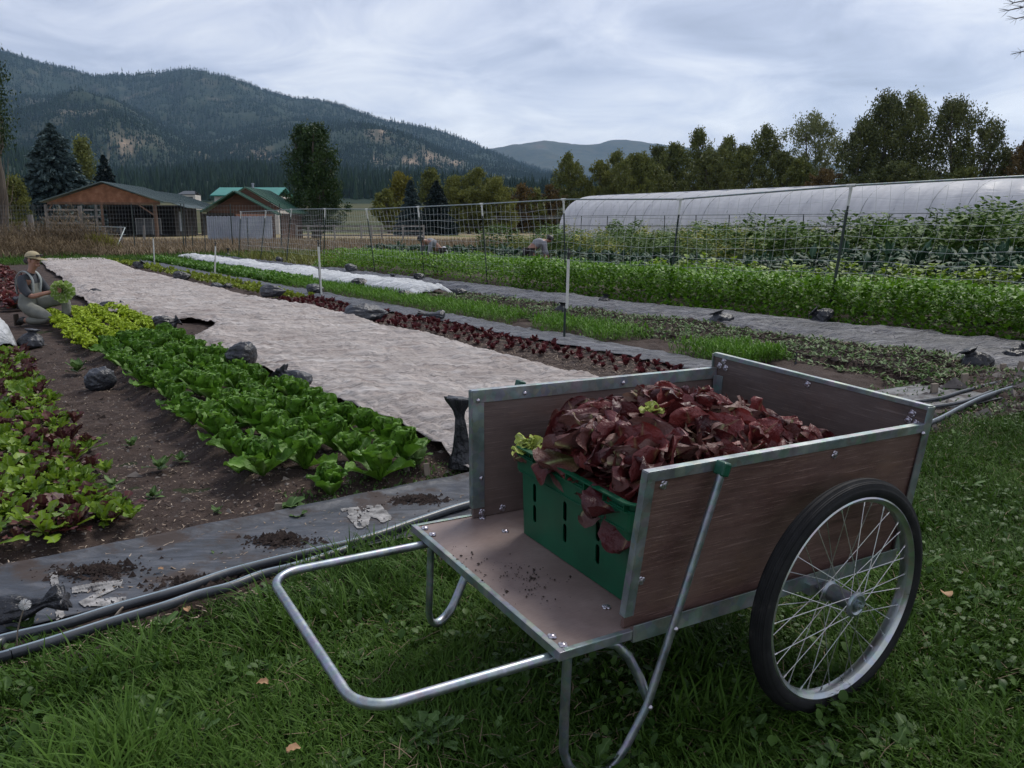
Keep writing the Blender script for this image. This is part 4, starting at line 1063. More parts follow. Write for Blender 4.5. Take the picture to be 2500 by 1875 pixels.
# drip line along the path fabric
P = [F(s_, 5.30 + .12 * (float(fbm(np.array([s_ * .35]), np.array([1.0]), 2, 4)[0]) - .3), .045) for s_ in np.arange(3.3, 31, .4)]
m = MB(); m.tube(P, .011, 8); tag(m.build('drip_pipe', M['darkpvc'], None, smooth=True), 'thin black drip pipe wandering down the narrow path fabric', 'irrigation pipe')

# ---- sacks of sand or soil that hold the covers down
def sack(seed, prof, w, tilt=0.0, tdir=0.0, sq=1.0, mat='bag', fold=.10, n=64, m_=48, neck=None, bend=0.0):
    r = np.random.default_rng(seed); hh = np.linspace(0, 1, m_)
    pr = interp(prof, hh)
    a = np.linspace(0, 2 * math.pi, n, endpoint=False)
    A_, H_ = np.meshgrid(a, hh, indexing='ij')
    rad = pr[None] * (1 + fold * np.sin(A_ * 7 + r.random() * 6 + H_ * 2) * np.clip(H_ * 1.6 - .3, 0, 1.3) + .16 * (fbm(np.cos(A_) * 1.3 + 5 + seed, np.sin(A_) * 1.3 + H_ * 2.2 + 5, 3, seed) - .5) * 2
          + .11 * (1 - np.abs(fbm(np.cos(A_) * 2.4 + 9, np.sin(A_) * 2.4 + H_ * 3, 2, seed + 3) * 2 - 1) * 2.4) + .10 * (1 - np.abs(fbm(np.cos(A_) * 5 + 9, np.sin(A_) * 5 + H_ * 1.3, 2, seed + 6) * 2 - 1) * 2.4))
    hgt = interp([(0, 0), (1, 1)], H_)
    X = rad * np.cos(A_); Y = rad * np.sin(A_) * sq; Z = hgt * prof[-1][2] if len(prof[-1]) > 2 else hgt
    Z = H_ * H_.max() * sack.h
    X = X + bend * H_ ** 2
    X, Z = X * math.cos(tilt) + Z * math.sin(tilt), -X * math.sin(tilt) + Z * math.cos(tilt)
    Z = Z - np.percentile(Z, 14); X = X + np.where(Z < 0, np.sign(X) * (-Z) * .35, 0); Z = np.where(Z < 0, Z * .06, Z); Z = Z * (sack.flat if tilt > 1 else .9)
    X, Y = X * math.cos(tdir) - Y * math.sin(tdir), X * math.sin(tdir) + Y * math.cos(tdir)
    V = np.stack([X, Y, Z], -1).reshape(-1, 3) * w
    I = np.arange(n * m_).reshape(n, m_); I2 = np.concatenate([I, I[:1]], 0)
    Fc = [quad(I2)]
    c0, c1 = len(V), len(V) + 1
    V = np.concatenate([V, [V[I[:, 0]].mean(0)], [V[I[:, -1]].mean(0) * [1, 1, 1]]])
    Fc.append(np.array([[I[(k + 1) % n, 0], I[k, 0], c0] for k in range(n)])); Fc.append(np.array([[I[k, -1], I[(k + 1) % n, -1], c1] for k in range(n)]))
    return arrays('sandbag', V, Fc, M[mat])
PRF = dict(lump=[(0, .05), (.06, .34), (.2, .5), (.5, .5), (.75, .36), (.9, .17), (1, .04)],
           fold=[(0, .1), (.08, .42), (.25, .5), (.5, .44), (.7, .3), (.8, .16), (.86, .13), (.95, .24), (1, .27)],
           neck=[(0, .1), (.05, .36), (.18, .46), (.32, .36), (.45, .17), (.6, .09), (.8, .11), (.95, .2), (1, .23)],
           tall=[(0, .05), (.05, .13), (.15, .16), (.25, .13), (.36, .075), (.7, .07), (.82, .06), (.95, .12), (1, .13)])
SB = [ # base centre in V coordinates, width in V px, kind, tilt, direction, height/width, dusty?, label
    (62, 757, 52, 'fold', .15, .5, 1.0, 1, 'upright round black sack at the corner of the left white cover'),
    (231, 852, 76, 'lump', 1.35, 2.9, .95, 1, 'big grey black sack on the soil path left of the romaine'),
    (335, 738, 58, 'fold', 1.2, .2, 1.0, 0, 'crumpled black sack at the notch in the wide row cover'),
    (550, 828, 74, 'lump', 1.45, 3.2, 1.0, 0, 'rounded black sack lying on the near edge of the wide row cover'),
    (648, 868, 84, 'fold', .75, 2.6, 1.0, 1, 'largest black sack with a gathered mouth folded over, beside the romaine'),
    (742, 706, 84, 'lump', 1.5, .05, 1.25, 1, 'long flat black sack with a pointed tail by the red seedlings'),
    (560, 657, 54, 'lump', 1.5, .1, 1.1, 1, 'low grey sack on the far edge of the row cover by yellow seedlings'),
    (222, 683, 56, 'fold', 1.1, .1, .9, 0, 'black sack behind the kneeling worker, at the yellow lettuce end'),
    (32, 672, 44, 'fold', 1.0, .3, .9, 1, 'grey black sack behind the upright one, at the left cover'),
    (8, 645, 40, 'lump', 1.2, .2, 1.0, 0, 'dark crumpled sack at the far left frame edge'),
    (196, 652, 30, 'lump', 1.0, .2, 1.0, 0, 'black sack half hidden by the lettuce the worker holds'),
    (463, 632, 44, 'neck', 1.25, -.3, 1.2, 0, 'black sack with a raised twisted tail at the second riser'),
    (374, 618, 40, 'lump', 1.35, .2, 1.0, 0, 'small black sack on the far row cover edge, left of the twisted one'),
    (292, 590, 24, 'fold', .8, .2, 1.0, 0, 'small black sack farthest back on the wide row cover'),
    (663, 643, 40, 'lump', 1.4, .1, 1.0, 1, 'pale dusty sack on the narrow path fabric left of the third riser'),
    (960, 705, 52, 'neck', 1.35, 3.1, 1.25, 1, 'shiny grey sack with its tail thrown left on the path fabric'),
    (860, 657, 42, 'lump', 1.35, .2, 1.0, 0, 'black sack on the torn near end of the long white cover'),
    (757, 631, 42, 'lump', 1.45, .3, 1.1, 0, 'flat black sack on the front edge of the white cover near the third riser'),
    (846, 622, 26, 'fold', .1, .3, 1.1, 1, 'upright black sack standing at the back edge of the white cover'),
    (899, 618, 28, 'lump', .9, .3, .9, 0, 'black sack on the dark fabric just behind the upright one'),
    (750, 599, 30, 'lump', 1.0, .2, .9, 1, 'grey sack on the dark fabric by the first pea plants'),
    (655, 594, 20, 'lump', 1.2, .2, .9, 0, 'small black lump of a sack mid length of the far dark fabric'),
    (598, 574, 18, 'lump', 1.0, .2, .9, 0, 'tiny dark sack far back on the dark fabric'),
    (552, 604, 24, 'lump', 1.2, .2, 1.0, 0, 'small black sack on the far front edge of the white cover'),
    (491, 558, 15, 'neck', .1, .2, 1.6, 0, 'small sack with an upright tied neck at the far end of the fabric'),
    (980, 650, 34, 'lump', 1.2, -.4, 1.0, 0, 'glossy black sack where the white cover ends at the bare soil'),
    (1213, 690, 34, 'fold', .1, .4, 1.15, 0, 'upright black sack half hidden by the near riser pipe'),
    (1303, 670, 34, 'fold', .3, .4, .95, 0, 'pointed black sack on the dark fabric against the peas'),
    (1560, 718, 58, 'fold', .4, 2.4, .62, 1, 'squat triangular grey sack on the front edge of the dark fabric'),
    (1789, 716, 56, 'fold', .9, 2.6, .8, 0, 'slumped black sack on the back edge of the dark fabric'),
    (2124, 808, 70, 'fold', .5, 2.6, .95, 0, 'big wrinkled black sack at the near end of the dark fabric'),
    (2192, 788, 62, 'fold', .8, .5, .95, 0, 'wrinkled black sack behind the big one at the right frame edge'),
    (1718, 803, 20, 'tall', .1, .6, 1.9, 0, 'thin twisted black sack neck standing behind the cart end board'),
]
for i, (vx, vy, wpx, kind, ti, td, hr, dusty, lab) in enumerate(SB):
    b = G(vx, vy); w = wpx * K / FOC * b.y * .92
    sack.h = hr; sack.flat = .8 if vy > 820 else .7 if vy > 720 else .55
    o = sack(100 + i, [(p[0], p[1]) for p in PRF[kind]], w, ti, td + R_.uniform(-.3, .3), R_.uniform(.8, 1.0), 'bagdust' if dusty else 'bag', fold=.13 if kind in ('fold', 'neck') else .05)
    o.location = (b.x, b.y + w * .15, zs(b) + (.075 if 'wide row cover' in lab or 'row cover' in lab and vy < 700 else .03 if 'cover' in lab or 'fabric' in lab else .0))
    tag(o, lab, 'sandbag', 'black sacks weighing down the covers')
# tall necked sack beside the cart
sack.flat = .8; b = Gp(1125, 1150); sack.h = 2.3
NECK = [(0, .08), (.04, .42), (.12, .52), (.22, .5), (.32, .36), (.48, .27), (.66, .20), (.76, .15), (.84, .2), (.95, .42), (1, .46)]
o = sack(77, NECK, .15, -.06, 2.9, .8, 'bag', fold=.16, m_=50, bend=.3); b = Gp(1128, 1155); o.location = (b.x, b.y, .03); o.scale = (.85, .6, 1.38)
tag(o, 'tall black sack with a long twisted neck and flared mouth beside the cart', 'sandbag', 'black sacks weighing down the covers')
b = Gp(25, 1545); sack.h = 1.6
o = sack(78, [(0, .3), (.1, .46), (.3, .4), (.55, .2), (.7, .12), (.9, .3), (1, .35)], .13, 1.3, .15, .7, 'bag', fold=.15); o.location = (b.x - .03, b.y, .05)
tag(o, 'torn black sack folded on the tarp at the left frame edge', 'sandbag', 'black sacks weighing down the covers')

# ---- sprinkler risers
def riser(vt, vb, rw, rs, label, split=None):
    b = G(*vb); t = at(vt[0], vt[1], b.y)
    root = thing('sprinkler_riser', label, 'sprinkler', (b.x, b.y, 0)); d = t - b
    m = MB(); a = split or 0
    m.tube([d * a, d], rw, 12); m.build('riser_pipe', M['whitepvc'], root, smooth=True)
    m = MB(); m.tube([Vector((-.018, .005, 0)), Vector((-.018, .005, 0)) + d * (.62 if not split else split * 1.02)], rs, 8); m.build('support_post', M['darkpvc'] if not split else M['postgreen'], root, smooth=True)
    m = MB(); m.lathe([(0, 0), (.016, 0), (.016, .02), (.011, .022), (.011, .05), (.018, .055), (.018, .075), (.006, .08), (.006, .1), (0, .1)], 12, Matrix.Translation(d)); m.box(d + Vector((.014, 0, .062)), (.05, .012, .012)); m.box(d + Vector((0, 0, .105)), (.03, .008, .02))
    m.build('sprinkler_head', M['darkpvc'], root, smooth=True)
riser((331, 515), (334, 573), .018, .014, 'farthest white sprinkler riser, in front of the barn')
riser((465.5, 532), (464, 607), .017, .012, 'second white sprinkler riser with a rusty head')
riser((688, 533), (695, 647), .017, .012, 'third white sprinkler riser, left of the pea bed')
riser((1228, 560), (1222, 742), .016, .013, 'nearest sprinkler riser, white above and dark steel below', .42)

# ---- trellis with netting along the peas
TT = 9.25
trel = thing('trellis_fence', 'tall trellis of dark green steel posts, pale top pipe and white netting', 'trellis')
ps = [1.0, 3.7, 6.27, 9.09, 11.65, 14.25, 16.95, 19.6, 23.1, 26.3, 28.95, 31.5]
tops = {1.0: (2500, 428), 3.7: (2330, 440)}
px_top = [None, None, (2078, 453), (1661, 486), (1376, 487), (1176, 498), (1021, 505), (895, 511), (793, 510), (711, 511), (649, 515), (588, 517)]
TP = []
for i, s_ in enumerate(ps):
    b = F(s_, TT); 
    if px_top[i]: t_ = at(px_top[i][0] / K, px_top[i][1] / K, b.y)
    else: t_ = b + Vector((.16, 0, 1.78))
    if abs(t_.x - b.x) > .5: t_ = Vector((b.x + .05, b.y, t_.z))
    TP.append((b, t_))
for i, (b, t_) in enumerate(TP):
    d = t_ - b; k = .86
    m = MB(); m.beam(b, b + d * k, .034, .022); m.beam(b + Vector((0, -.018, 0)), b + d * k + Vector((0, -.018, 0)), .008, .026)
    m.build('post', M['postgreen'], trel)
    m = MB(); m.tube([b + d * (k - .03), t_ + Vector((0, 0, -.05))], .017, 10); m.lathe([(.02, -.06), (.02, .0)], 10, Matrix.Translation(t_)); m.tube([t_ - Vector(F(.06, 0)), t_ + Vector(F(.06, 0))], .02, 10)
    m.build('post_sleeve', M['whitepvc'], trel, smooth=True)
m = MB(); m.tube([t_ for b, t_ in TP], .0125, 8); m.build('top_pipe', M['galv'], trel, smooth=True)
m = MB(); r = random.Random(3)
def netpt(s_, h):
    for i in range(len(ps) - 1):
        if ps[i] <= s_ <= ps[i + 1]:
            k = (s_ - ps[i]) / (ps[i + 1] - ps[i]); b = TP[i][0].lerp(TP[i + 1][0], k); t_ = TP[i][1].lerp(TP[i + 1][1], k); break
    else: b, t_ = TP[-1]; k = 0
    p = b.lerp(t_, h)
    return p + Vector((.02 * math.sin(s_ * 3 + h * 4), -.02, -.05 * math.sin(k * math.pi) * h + .012 * math.sin(s_ * 5.1 + h * 9)))
nv = 0; vs = []; fs = []
def strand(pts, w):
    b = len(vs)
    for p in pts:
        for dxx, dzz in ((-w, -w), (w, -w), (0, w * 1.2)): vs.append((p[0] + dxx, p[1] + dzz * .5, p[2] + dzz))
    for i in range(len(pts) - 1):
        for k in range(3): fs.append((b + i * 3 + k, b + i * 3 + (k + 1) % 3, b + i * 3 + 3 + (k + 1) % 3, b + i * 3 + 3 + k))
hs = np.linspace(.22, 1, 10)
s_ = 1.0
while s_ < 31.4:
    st_ = [netpt(s_ + .03 * math.sin(h * 7 + s_), h) for h in hs]; strand(st_, .0013 + .00004 * s_); s_ += .17
for h in hs[:-1]: strand([netpt(q, h) for q in np.arange(1, 31.4, .17)], .0013)
m.add(vs, fs); m.build('netting', M['net'], trel, fix=False)
# low rear trellis in front of the greenhouse
rear = thing('rear_trellis', 'low wire trellis of thin dark stakes in front of the greenhouse', 'trellis')
m = MB(); q0, q1 = at(1060, 468, 46), at(2260, 459, 27)
RP = []
for i in range(17):
    k = 1 - (1 - i / 16) ** 1.0; p = q0.lerp(q1, k); RP.append(p)
    s1_ = MB(); s1_.tube([Vector((p.x + R_.uniform(-.05, .05), p.y, 0)), p], .022, 6); s1_.build('stake', M['postgreen'], rear)
m.tube(RP, .016, 6); m.tube([p - Vector((0, 0, .12 + .05 * math.sin(i))) for i, p in enumerate(RP)], .008, 6); m.build('wire', M['wire'], rear)

# ---- little wooden stakes
def stake(px, py, h, w, label, lean=0):
    b = Gp(px, py); m = MB()
    m.box((0, 0, h / 2 - .02), (w, w * .35, h + .04), Matrix.Rotation(lean, 3, 'Y') @ Matrix.Rotation(.3, 3, 'Z'))
    o = m.build('wooden_stake', M['stake'], bevel=.002); o.location = (b.x, b.y, zs(b)); tag(o, label, 'stake', 'weathered wooden stakes at the bed ends')
stake(679, 1262, .075, .032, 'wooden stake at the foot of the front romaine row', .1)
stake(1043, 1165, .07, .03, 'wooden stake behind the seedling at the right romaine corner', -.1)
stake(345, 1330, .05, .03, 'short wooden stake at the near corner of the left lettuce bed', -.1)
stake(2279, 968, .10, .06, 'wooden stake just right of the cart end board corner')
stake(2352, 952, .13, .06, 'taller wooden stake second from the cart, at the bare soil')
stake(2446, 922, .12, .055, 'wooden stake in front of the big wrinkled sack')
stake(2486, 915, .12, .055, 'tilted wooden stake at the right frame edge', .25)

# ---- crops
def head_proto(name, mat, N, L, W, a0, curl, ruf, freq, shape, cup, seed, nt=9, ns=7, z0=.01, lobe=.06, erf=0.0):
    r = np.random.default_rng(seed); k = np.arange(N); fr = k / (N - 1)
    V, Fc, A = leaves(N, nt, ns, L(fr, r), W(fr, r), k * 2.4 + r.normal(0, .25, N), a0(fr, r), curl(fr, r), cup=cup, ruf=ruf, freq=freq, shape=shape, lobe=lobe, twist=r.normal(0, .12, N), base=np.stack([0 * fr, 0 * fr, z0 + .02 * fr], 1), seed=seed, erf=erf)
    return arrays(name, V, Fc, M[mat], attr=A)
rom = [head_proto('romaine_lettuce', 'romaine', 25, lambda f, r: (.20 - .045 * f) * r.uniform(.85, 1.1, len(f)), lambda f, r: (.074 - .022 * f) * r.uniform(.85, 1.2, len(f)), lambda f, r: .44 - .38 * f ** .8 + r.normal(0, .06, len(f)) + np.where(f < .10, .5, 0),
                  lambda f, r: .10 - .25 * f + r.normal(0, .28, len(f)) + np.where(f < .10, .3, 0), .012, 2.0, 'fan', .42, 200 + i, 16, 11, erf=.005) for i in range(5)]
rows_t = [1.2, 1.43, 1.67, 1.9]
rl = ['left row of romaine, bordering the soil path', 'second row of romaine from the soil path', 'third row of romaine from the soil path', 'right row of romaine, bordering the row cover']
front = ['nearest romaine head of the left row, by the soil path', 'nearest romaine head of the second row, above the wooden stake', 'nearest romaine head of the third row, most forward in the bed', 'nearest romaine head of the right row, beside the squash seedling']
n = 0
for j in range(24):
    for i, t_ in enumerate(rows_t):
        s_ = 3.66 + j * .258 + (.24, -.02, -.05, .10)[i] + R_.uniform(-.035, .035)
        if s_ > 8.6 + .28 * i: continue
        p = F(s_, t_ + R_.uniform(-.03, .03)); p.z = zs(p) - .005
        src = rom[n % 5]
        copyof(src, p, R_.uniform(0, 6.28), R_.uniform(.76, 1.08) * (1.04 if i in (1, 2) else .95), front[i] if j == 0 else 'dark green romaine head in the ' + rl[i], 'lettuce', 'romaine heads'); n += 1
for o in rom: drop(o)
fri = [head_proto('leaf_lettuce', 'frill', 26, lambda f, r: (.135 - .05 * f) * r.uniform(.85, 1.1, len(f)), lambda f, r: (.055 - .015 * f) * r.uniform(.85, 1.2, len(f)), lambda f, r: 1.15 - 1.0 * f + r.normal(0, .12, len(f)),
                  lambda f, r: -.5 + .5 * f + r.normal(0, .3, len(f)), .017, 3.4, 'fan', .3, 230 + i, 9, 9) for i in range(4)]
fl = ['yellow green frilly lettuce in the row by the soil path', 'yellow green frilly lettuce in the second row', 'yellow green frilly lettuce in the third row', 'yellow green frilly lettuce in the row by the row cover']
for j in range(24):
    for i, t_ in enumerate([1.14, 1.40, 1.67, 1.93]):
        s_ = 8.5 + j * .205 + .05 * i + R_.uniform(-.03, .03)
        if s_ < 8.75 + .28 * i or s_ > (12.5 if i < 2 else 13.0): continue
        p = F(s_, t_ + R_.uniform(-.03, .03)); p.z = zs(p)
        copyof(fri[(i + j) % 4], p, R_.uniform(0, 6.28), R_.uniform(.95, 1.2), fl[i], 'lettuce', 'yellow green frilly lettuces')
for o in fri: drop(o)
# far left old red lettuces
for j in range(34):
    for i in range(3):
        p = F(14.3 + j * .46 + R_.uniform(-.1, .1), 1.3 - i * .42 + R_.uniform(-.08, .08)); p.z = .03
        pale = (i + j) % 3 == 1
        copyof(heads[(i + j) % 5], p, R_.uniform(0, 6.28), R_.uniform(.9, 1.3), ['dark red lettuce of the old bed, row nearest the row cover', 'dark red lettuce of the old bed, middle row', 'dark red lettuce of the old bed, row at the left frame edge'][i], 'lettuce', 'old red lettuces behind the kneeling worker')
# seedlings
sr = [head_proto('red_seedling', 'seedr', 9, lambda f, r: .085 * r.uniform(.7, 1.2, len(f)), lambda f, r: .026 * r.uniform(.8, 1.2, len(f)), lambda f, r: .9 - .6 * f + r.normal(0, .15, len(f)), lambda f, r: r.normal(.1, .4, len(f)), .006, 2, 'round', .3, 250 + i, 6, 5) for i in range(3)]
sy = [head_proto('yellow_seedling', 'seedy', 9, lambda f, r: .085 * r.uniform(.7, 1.2, len(f)), lambda f, r: .027 * r.uniform(.8, 1.2, len(f)), lambda f, r: .9 - .6 * f + r.normal(0, .15, len(f)), lambda f, r: r.normal(.1, .4, len(f)), .005, 2, 'round', .3, 260 + i, 5, 3) for i in range(3)]
for j in range(66):
    for i, t_ in enumerate([4.5, 4.66, 4.84, 5.02]):
        s_ = 4.5 + j * .135 + R_.uniform(-.05, .05)
        if R_.random() < .06 or (i == 0 and s_ < 6.5): continue
        p = F(s_, t_ + R_.uniform(-.04, .04)); p.z = zs(p)
        copyof(sr[(i + j) % 3], p, R_.uniform(0, 6.28), R_.uniform(.55, .95), ['red lettuce seedling in the row by the wide row cover', 'red lettuce seedling in the second row from the wide cover', 'red lettuce seedling in the third row from the wide cover', 'red lettuce seedling in the row by the path fabric'][i], 'seedling', 'red lettuce seedlings')
for j in range(74):
    for i, t_ in enumerate([4.62, 4.83, 5.03]):
        s_ = 13.3 + j * .235 + R_.uniform(-.05, .05)
        if R_.random() < .1: continue
        p = F(s_, t_ + R_.uniform(-.04, .04)); p.z = zs(p)
        copyof(sy[(i + j) % 3], p, R_.uniform(0, 6.28), R_.uniform(.8, 1.35), ['yellow green seedling in the row by the wide row cover', 'yellow green seedling in the middle row', 'yellow green seedling in the row by the path fabric'][i], 'seedling', 'yellow green lettuce seedlings')
for o in sr + sy: drop(o)
# kale
kl = []
for i in range(4):
    r = np.random.default_rng(270 + i); N = 26; k = np.arange(N); fr = k / (N - 1)
    V, Fc, A = leaves(N, 11, 7, (.38 - .12 * fr) * r.uniform(.8, 1.15, N), (.055 - .015 * fr), k * 2.4 + r.normal(0, .2, N), 1.0 - .75 * fr + r.normal(0, .18, N), 2.0 - 1.0 * fr + r.normal(0, .3, N), cup=-.3, ruf=.016, freq=3.5, erf=.008, shape='kale', twist=r.normal(0, .3, N), base=np.stack([0 * fr, 0 * fr, .30 + .22 * fr], 1), seed=270 + i)
    root = bpy.data.objects.new('kale_plant', None); C.objects.link(root)
    arrays('foliage', V, Fc, M['kale'], root, attr=A)
    m = MB(); m.tube([(0, 0, 0), (.01, 0, .25), (0, .01, .55)], [.018, .016, .012], 7); m.build('stalk', M['stem'], root, smooth=True); kl.append(root)
for i, t_ in enumerate([12.1, 12.9, 13.8]):
    for j in range(52 if i < 2 else 40):
        s_ = 2.6 + j * .46 + R_.uniform(-.1, .1)
        if (i < 2) and 15.5 < s_ < 17.4: continue
        p = F(s_, t_ + R_.uniform(-.1, .1), .0)
        copyof(kl[(i + j) % 4], p, R_.uniform(0, 6.28), R_.uniform(.85, 1.25) * (1.15 if s_ < 9 else .85), ['dark blue green kale in the front kale row', 'dark blue green kale in the middle kale row', 'dark blue green kale in the back kale row'][i], 'kale plant', 'kale plants behind the peas')
for o in kl:
    for ch in list(o.children): bpy.data.objects.remove(ch)
    drop(o)
# bushy vines and tall crops beyond the kale
def bush(name, mat, N, rx, rz, L, seed, spikes=0):
    r = np.random.default_rng(seed)
    u = r.normal(0, 1, (N, 3)); u /= np.linalg.norm(u, axis=1)[:, None]; rad = r.uniform(.45, 1, N) ** .6
    base = u * rad[:, None] * [rx, rx, rz * .5] + [0, 0, rz * .5]; base[:, 2] += .12 * rz * np.sin(base[:, 0] * 9 + seed)
    base[:, 2] = np.abs(base[:, 2])
    az = np.arctan2(u[:, 1], u[:, 0]) + r.normal(0, .7, N)
    parts = [leaves(N, 4, 3, L * r.uniform(.6, 1.3, N), L * .42 * r.uniform(.7, 1.2, N), az, r.uniform(.7, 1.7, N), r.uniform(.2, 1, N), cup=.2, ruf=.0, shape='round', base=base, seed=seed)]
    for q in range(spikes):
        a = r.random() * 6.28; bx = np.array([math.cos(a), math.sin(a)]) * rx * .5 * r.random(); n2 = 18; zz = rz * (.7 + .6 * np.linspace(0, 1, n2))
        b2 = np.stack([bx[0] + 0 * zz, bx[1] + .1 * (zz - rz), zz], 1)
        parts.append(leaves(n2, 4, 3, L * .7, L * .28, r.random(n2) * 6.28, r.uniform(.4, 1.4, n2), .5, shape='round', base=b2, seed=seed + q + 9))
    V, Fc, A = merge(parts); return arrays(name, V, Fc, M[mat], attr=A)
bs = [bush('squash_vine', 'squash', 1100, .85, 1.1, .115, 300, 0), bush('squash_vine', 'squash', 1200, .9, 1.2, .12, 301, 0), bush('bean_bush', 'yellowing', 1000, .75, .95, .08, 302, 2), bush('tall_bush', 'squash', 1300, .8, 1.05, .075, 303, 2)]
BL = [('big leafed squash vine', 'vine'), ('tall big leafed squash vine', 'vine'), ('yellowing bean bush', 'bean plant'), ('loose tall leafy bush', 'bush')]
for j in range(26):
    for i, t_ in enumerate([15.6, 17.6, 20.0, 23.0, 25.6]):
        s_ = 0.5 + j * 1.06 + R_.uniform(-.3, .3) - i * .4
        p = F(s_, t_ + R_.uniform(-.3, .3), 0)
        if i < 2: kind = (0, 1, 1, 0, 3)[(j + i) % 5] if s_ < 13 else (2, 3, 0, 3)[(i + j) % 4]
        else: kind = (1, 0, 3, 2, 0)[(j * 2 + i) % 5] if s_ < 14 else (2, 3, 2, 0)[(j + i) % 4]
        if s_ > 19 and i == 0 : continue
        hsc = R_.uniform(.8, 1.15) * (1.15 if kind == 1 else 1) * (.9, 1.0, 1.05, 1.12, 1.15)[i] * (1.0 if s_ > 12 else 1.06)
        o = copyof(bs[kind], p, R_.uniform(0, 6.28), hsc, BL[kind][0] + [' in the row behind the kale', ' in the second row behind the kale', ' in the middle of the crop block', ' in the row before the rear trellis', ' along the rear trellis'][i], BL[kind][1], 'mixed tall crops behind the kale')
for o in bs: drop(o)
mu = [bush('mustard_plant', 'mustard', 300, .26, .68, .085, 320 + i, 0) for i in range(2)]
for j in range(34):
    p = F(1.5 + j * .3 + R_.uniform(-.08, .08), 11.05 + R_.uniform(-.12, .12), 0)
    copyof(mu[j % 2], p, R_.uniform(0, 6.28), R_.uniform(.8, 1.15), 'yellow green leafy mustard plant between the peas and the kale', 'mustard plant', 'yellow green plants behind the peas')
for o in mu: drop(o)
# peas: one dense hedge of vines
def mass(N, s0, s1, t0, t1, hfun, L, W, shape, mat, name, label, cat, nt=3, ns=3, a0=(.4, 1.5), curl=(0, .8), low=.25, seed=1, biass=1.0):
    r = np.random.default_rng(seed); s_ = s0 + (s1 - s0) * r.random(N) ** biass; t_ = r.uniform(t0, t1, N)
    X, Y = Fnp(s_, t_); h = hfun(s_, t_, X, Y); ok = h > .02; s_, t_, X, Y, h = (q[ok] for q in (s_, t_, X, Y, h)); N = len(X)
    z = h * (low + (1 - low) * r.random(N) ** .55); sc = r.uniform(.65, 1.3, N)
    V, Fc, A = leaves(N, nt, ns, L * sc, W * sc, r.random(N) * 6.28, r.uniform(*a0, N), r.uniform(*curl, N), cup=.2, shape=shape, base=np.stack([X, Y, z], 1), seed=seed)
    o = arrays(name, V, Fc, M[mat], attr=A); return stuff(o, label, cat)
hp_ = lambda s_, t_, X, Y: (.46 + .22 * fbm(X * 1.7, Y * 1.7, 3, 60)) * np.clip((t_ - 8.86) / .22, .2, 1) * np.clip((10.75 - t_) / .2, .3, 1) * np.clip((23.6 - s_) / 1.0, 0, 1)
mass(42000, 0.5, 23.6, 8.92, 10.7, hp_, .062, .024, 'round', 'pea', 'pea_vines', 'dense bright green pea vines climbing the foot of the netting', 'peas', seed=61, low=.1, biass=1.35)
mass(9000, 0.5, 13, 8.86, 9.3, hp_, .07, .028, 'round', 'pea', 'pea_vines', 'nearer broad leaved pea growth spilling over the dark fabric edge', 'peas', seed=62, low=.0, biass=1.2)
hc = lambda s_, t_, X, Y: (.13 + .08 * fbm(X * 4, Y * 4, 2, 64)) * np.clip((t_ - 5.62) / .08, 0, 1) * np.clip((6.38 - t_) / .1, 0, 1) * np.where(s_ < 8.6, (fbm(s_ * 1.2, t_ * .8, 2, 66) > .47) * 1.0, 1)
mass(30000, 4.6, 17, 5.62, 6.38, hc, .075, .006, 'lance', 'carrot', 'carrot_tops', 'feathery bright green carrot tops in a strip', 'carrots', a0=(0, 1.2), curl=(0, 1.3), ns=2, seed=65, low=.15, biass=1.3)
hl = lambda s_, t_, X, Y: (.15 + .05 * fbm(X * 3, Y * 3, 2, 64)) * np.clip((t_ - 5.7) / .08, 0, 1) * np.clip((6.5 - t_) / .1, 0, 1)
mass(16000, 16.5, 31, 5.7, 6.5, hl, .09, .026, 'round', 'arugula', 'low_greens', 'low bright greens beyond the carrots, beside the white cover', 'greens', seed=67)
# baby salad bed on the left: close set plants of lobed leaves
def salad(name, mat, label, sel, seed):
    r = np.random.default_rng(71); NP = 1500
    s_ = 3.62 + (9.3 - 3.62) * r.random(NP) ** 1.1; t_ = r.uniform(-1.2, .55, NP) + .05 * np.sin(s_ * 9); pick = r.random(NP) * .8 + .5 * fbm(s_ * 2.3, t_ * 5, 2, 70)
    ok = (pick > .58) == (sel == 0); s_, t_ = s_[ok], t_[ok]; NP = len(s_); nl = 7
    X, Y = Fnp(s_, t_); X = np.repeat(X, nl); Y = np.repeat(Y, nl); N = len(X); k = np.tile(np.arange(nl), NP); fr = k / (nl - 1); sc = np.repeat(r.uniform(.65, 1.2, NP), nl) * r.uniform(.75, 1.2, N)
    V, Fc, A = leaves(N, 10, 3, (.105 - .03 * fr) * sc, (.026 - .006 * fr) * sc, k * 2.4 + np.repeat(r.random(NP) * 6.28, nl), 1.15 - .95 * fr + r.normal(0, .15, N), r.normal(.1, .4, N), cup=.25, ruf=.004, freq=2.0 + r.random(N), shape='fan', base=np.stack([X, Y, .045 + 0 * X], 1), lobe=.42, twist=r.normal(0, .2, N), seed=seed)
    return stuff(arrays(name, V, Fc, M[mat], attr=A), label, 'salad greens')
salad('green_salad', 'saladg', 'bright green lobed salad leaves in the left bed', 0, 71)
salad('red_salad', 'saladr', 'dark red lobed salad leaves mixed through the left bed', 1, 72)
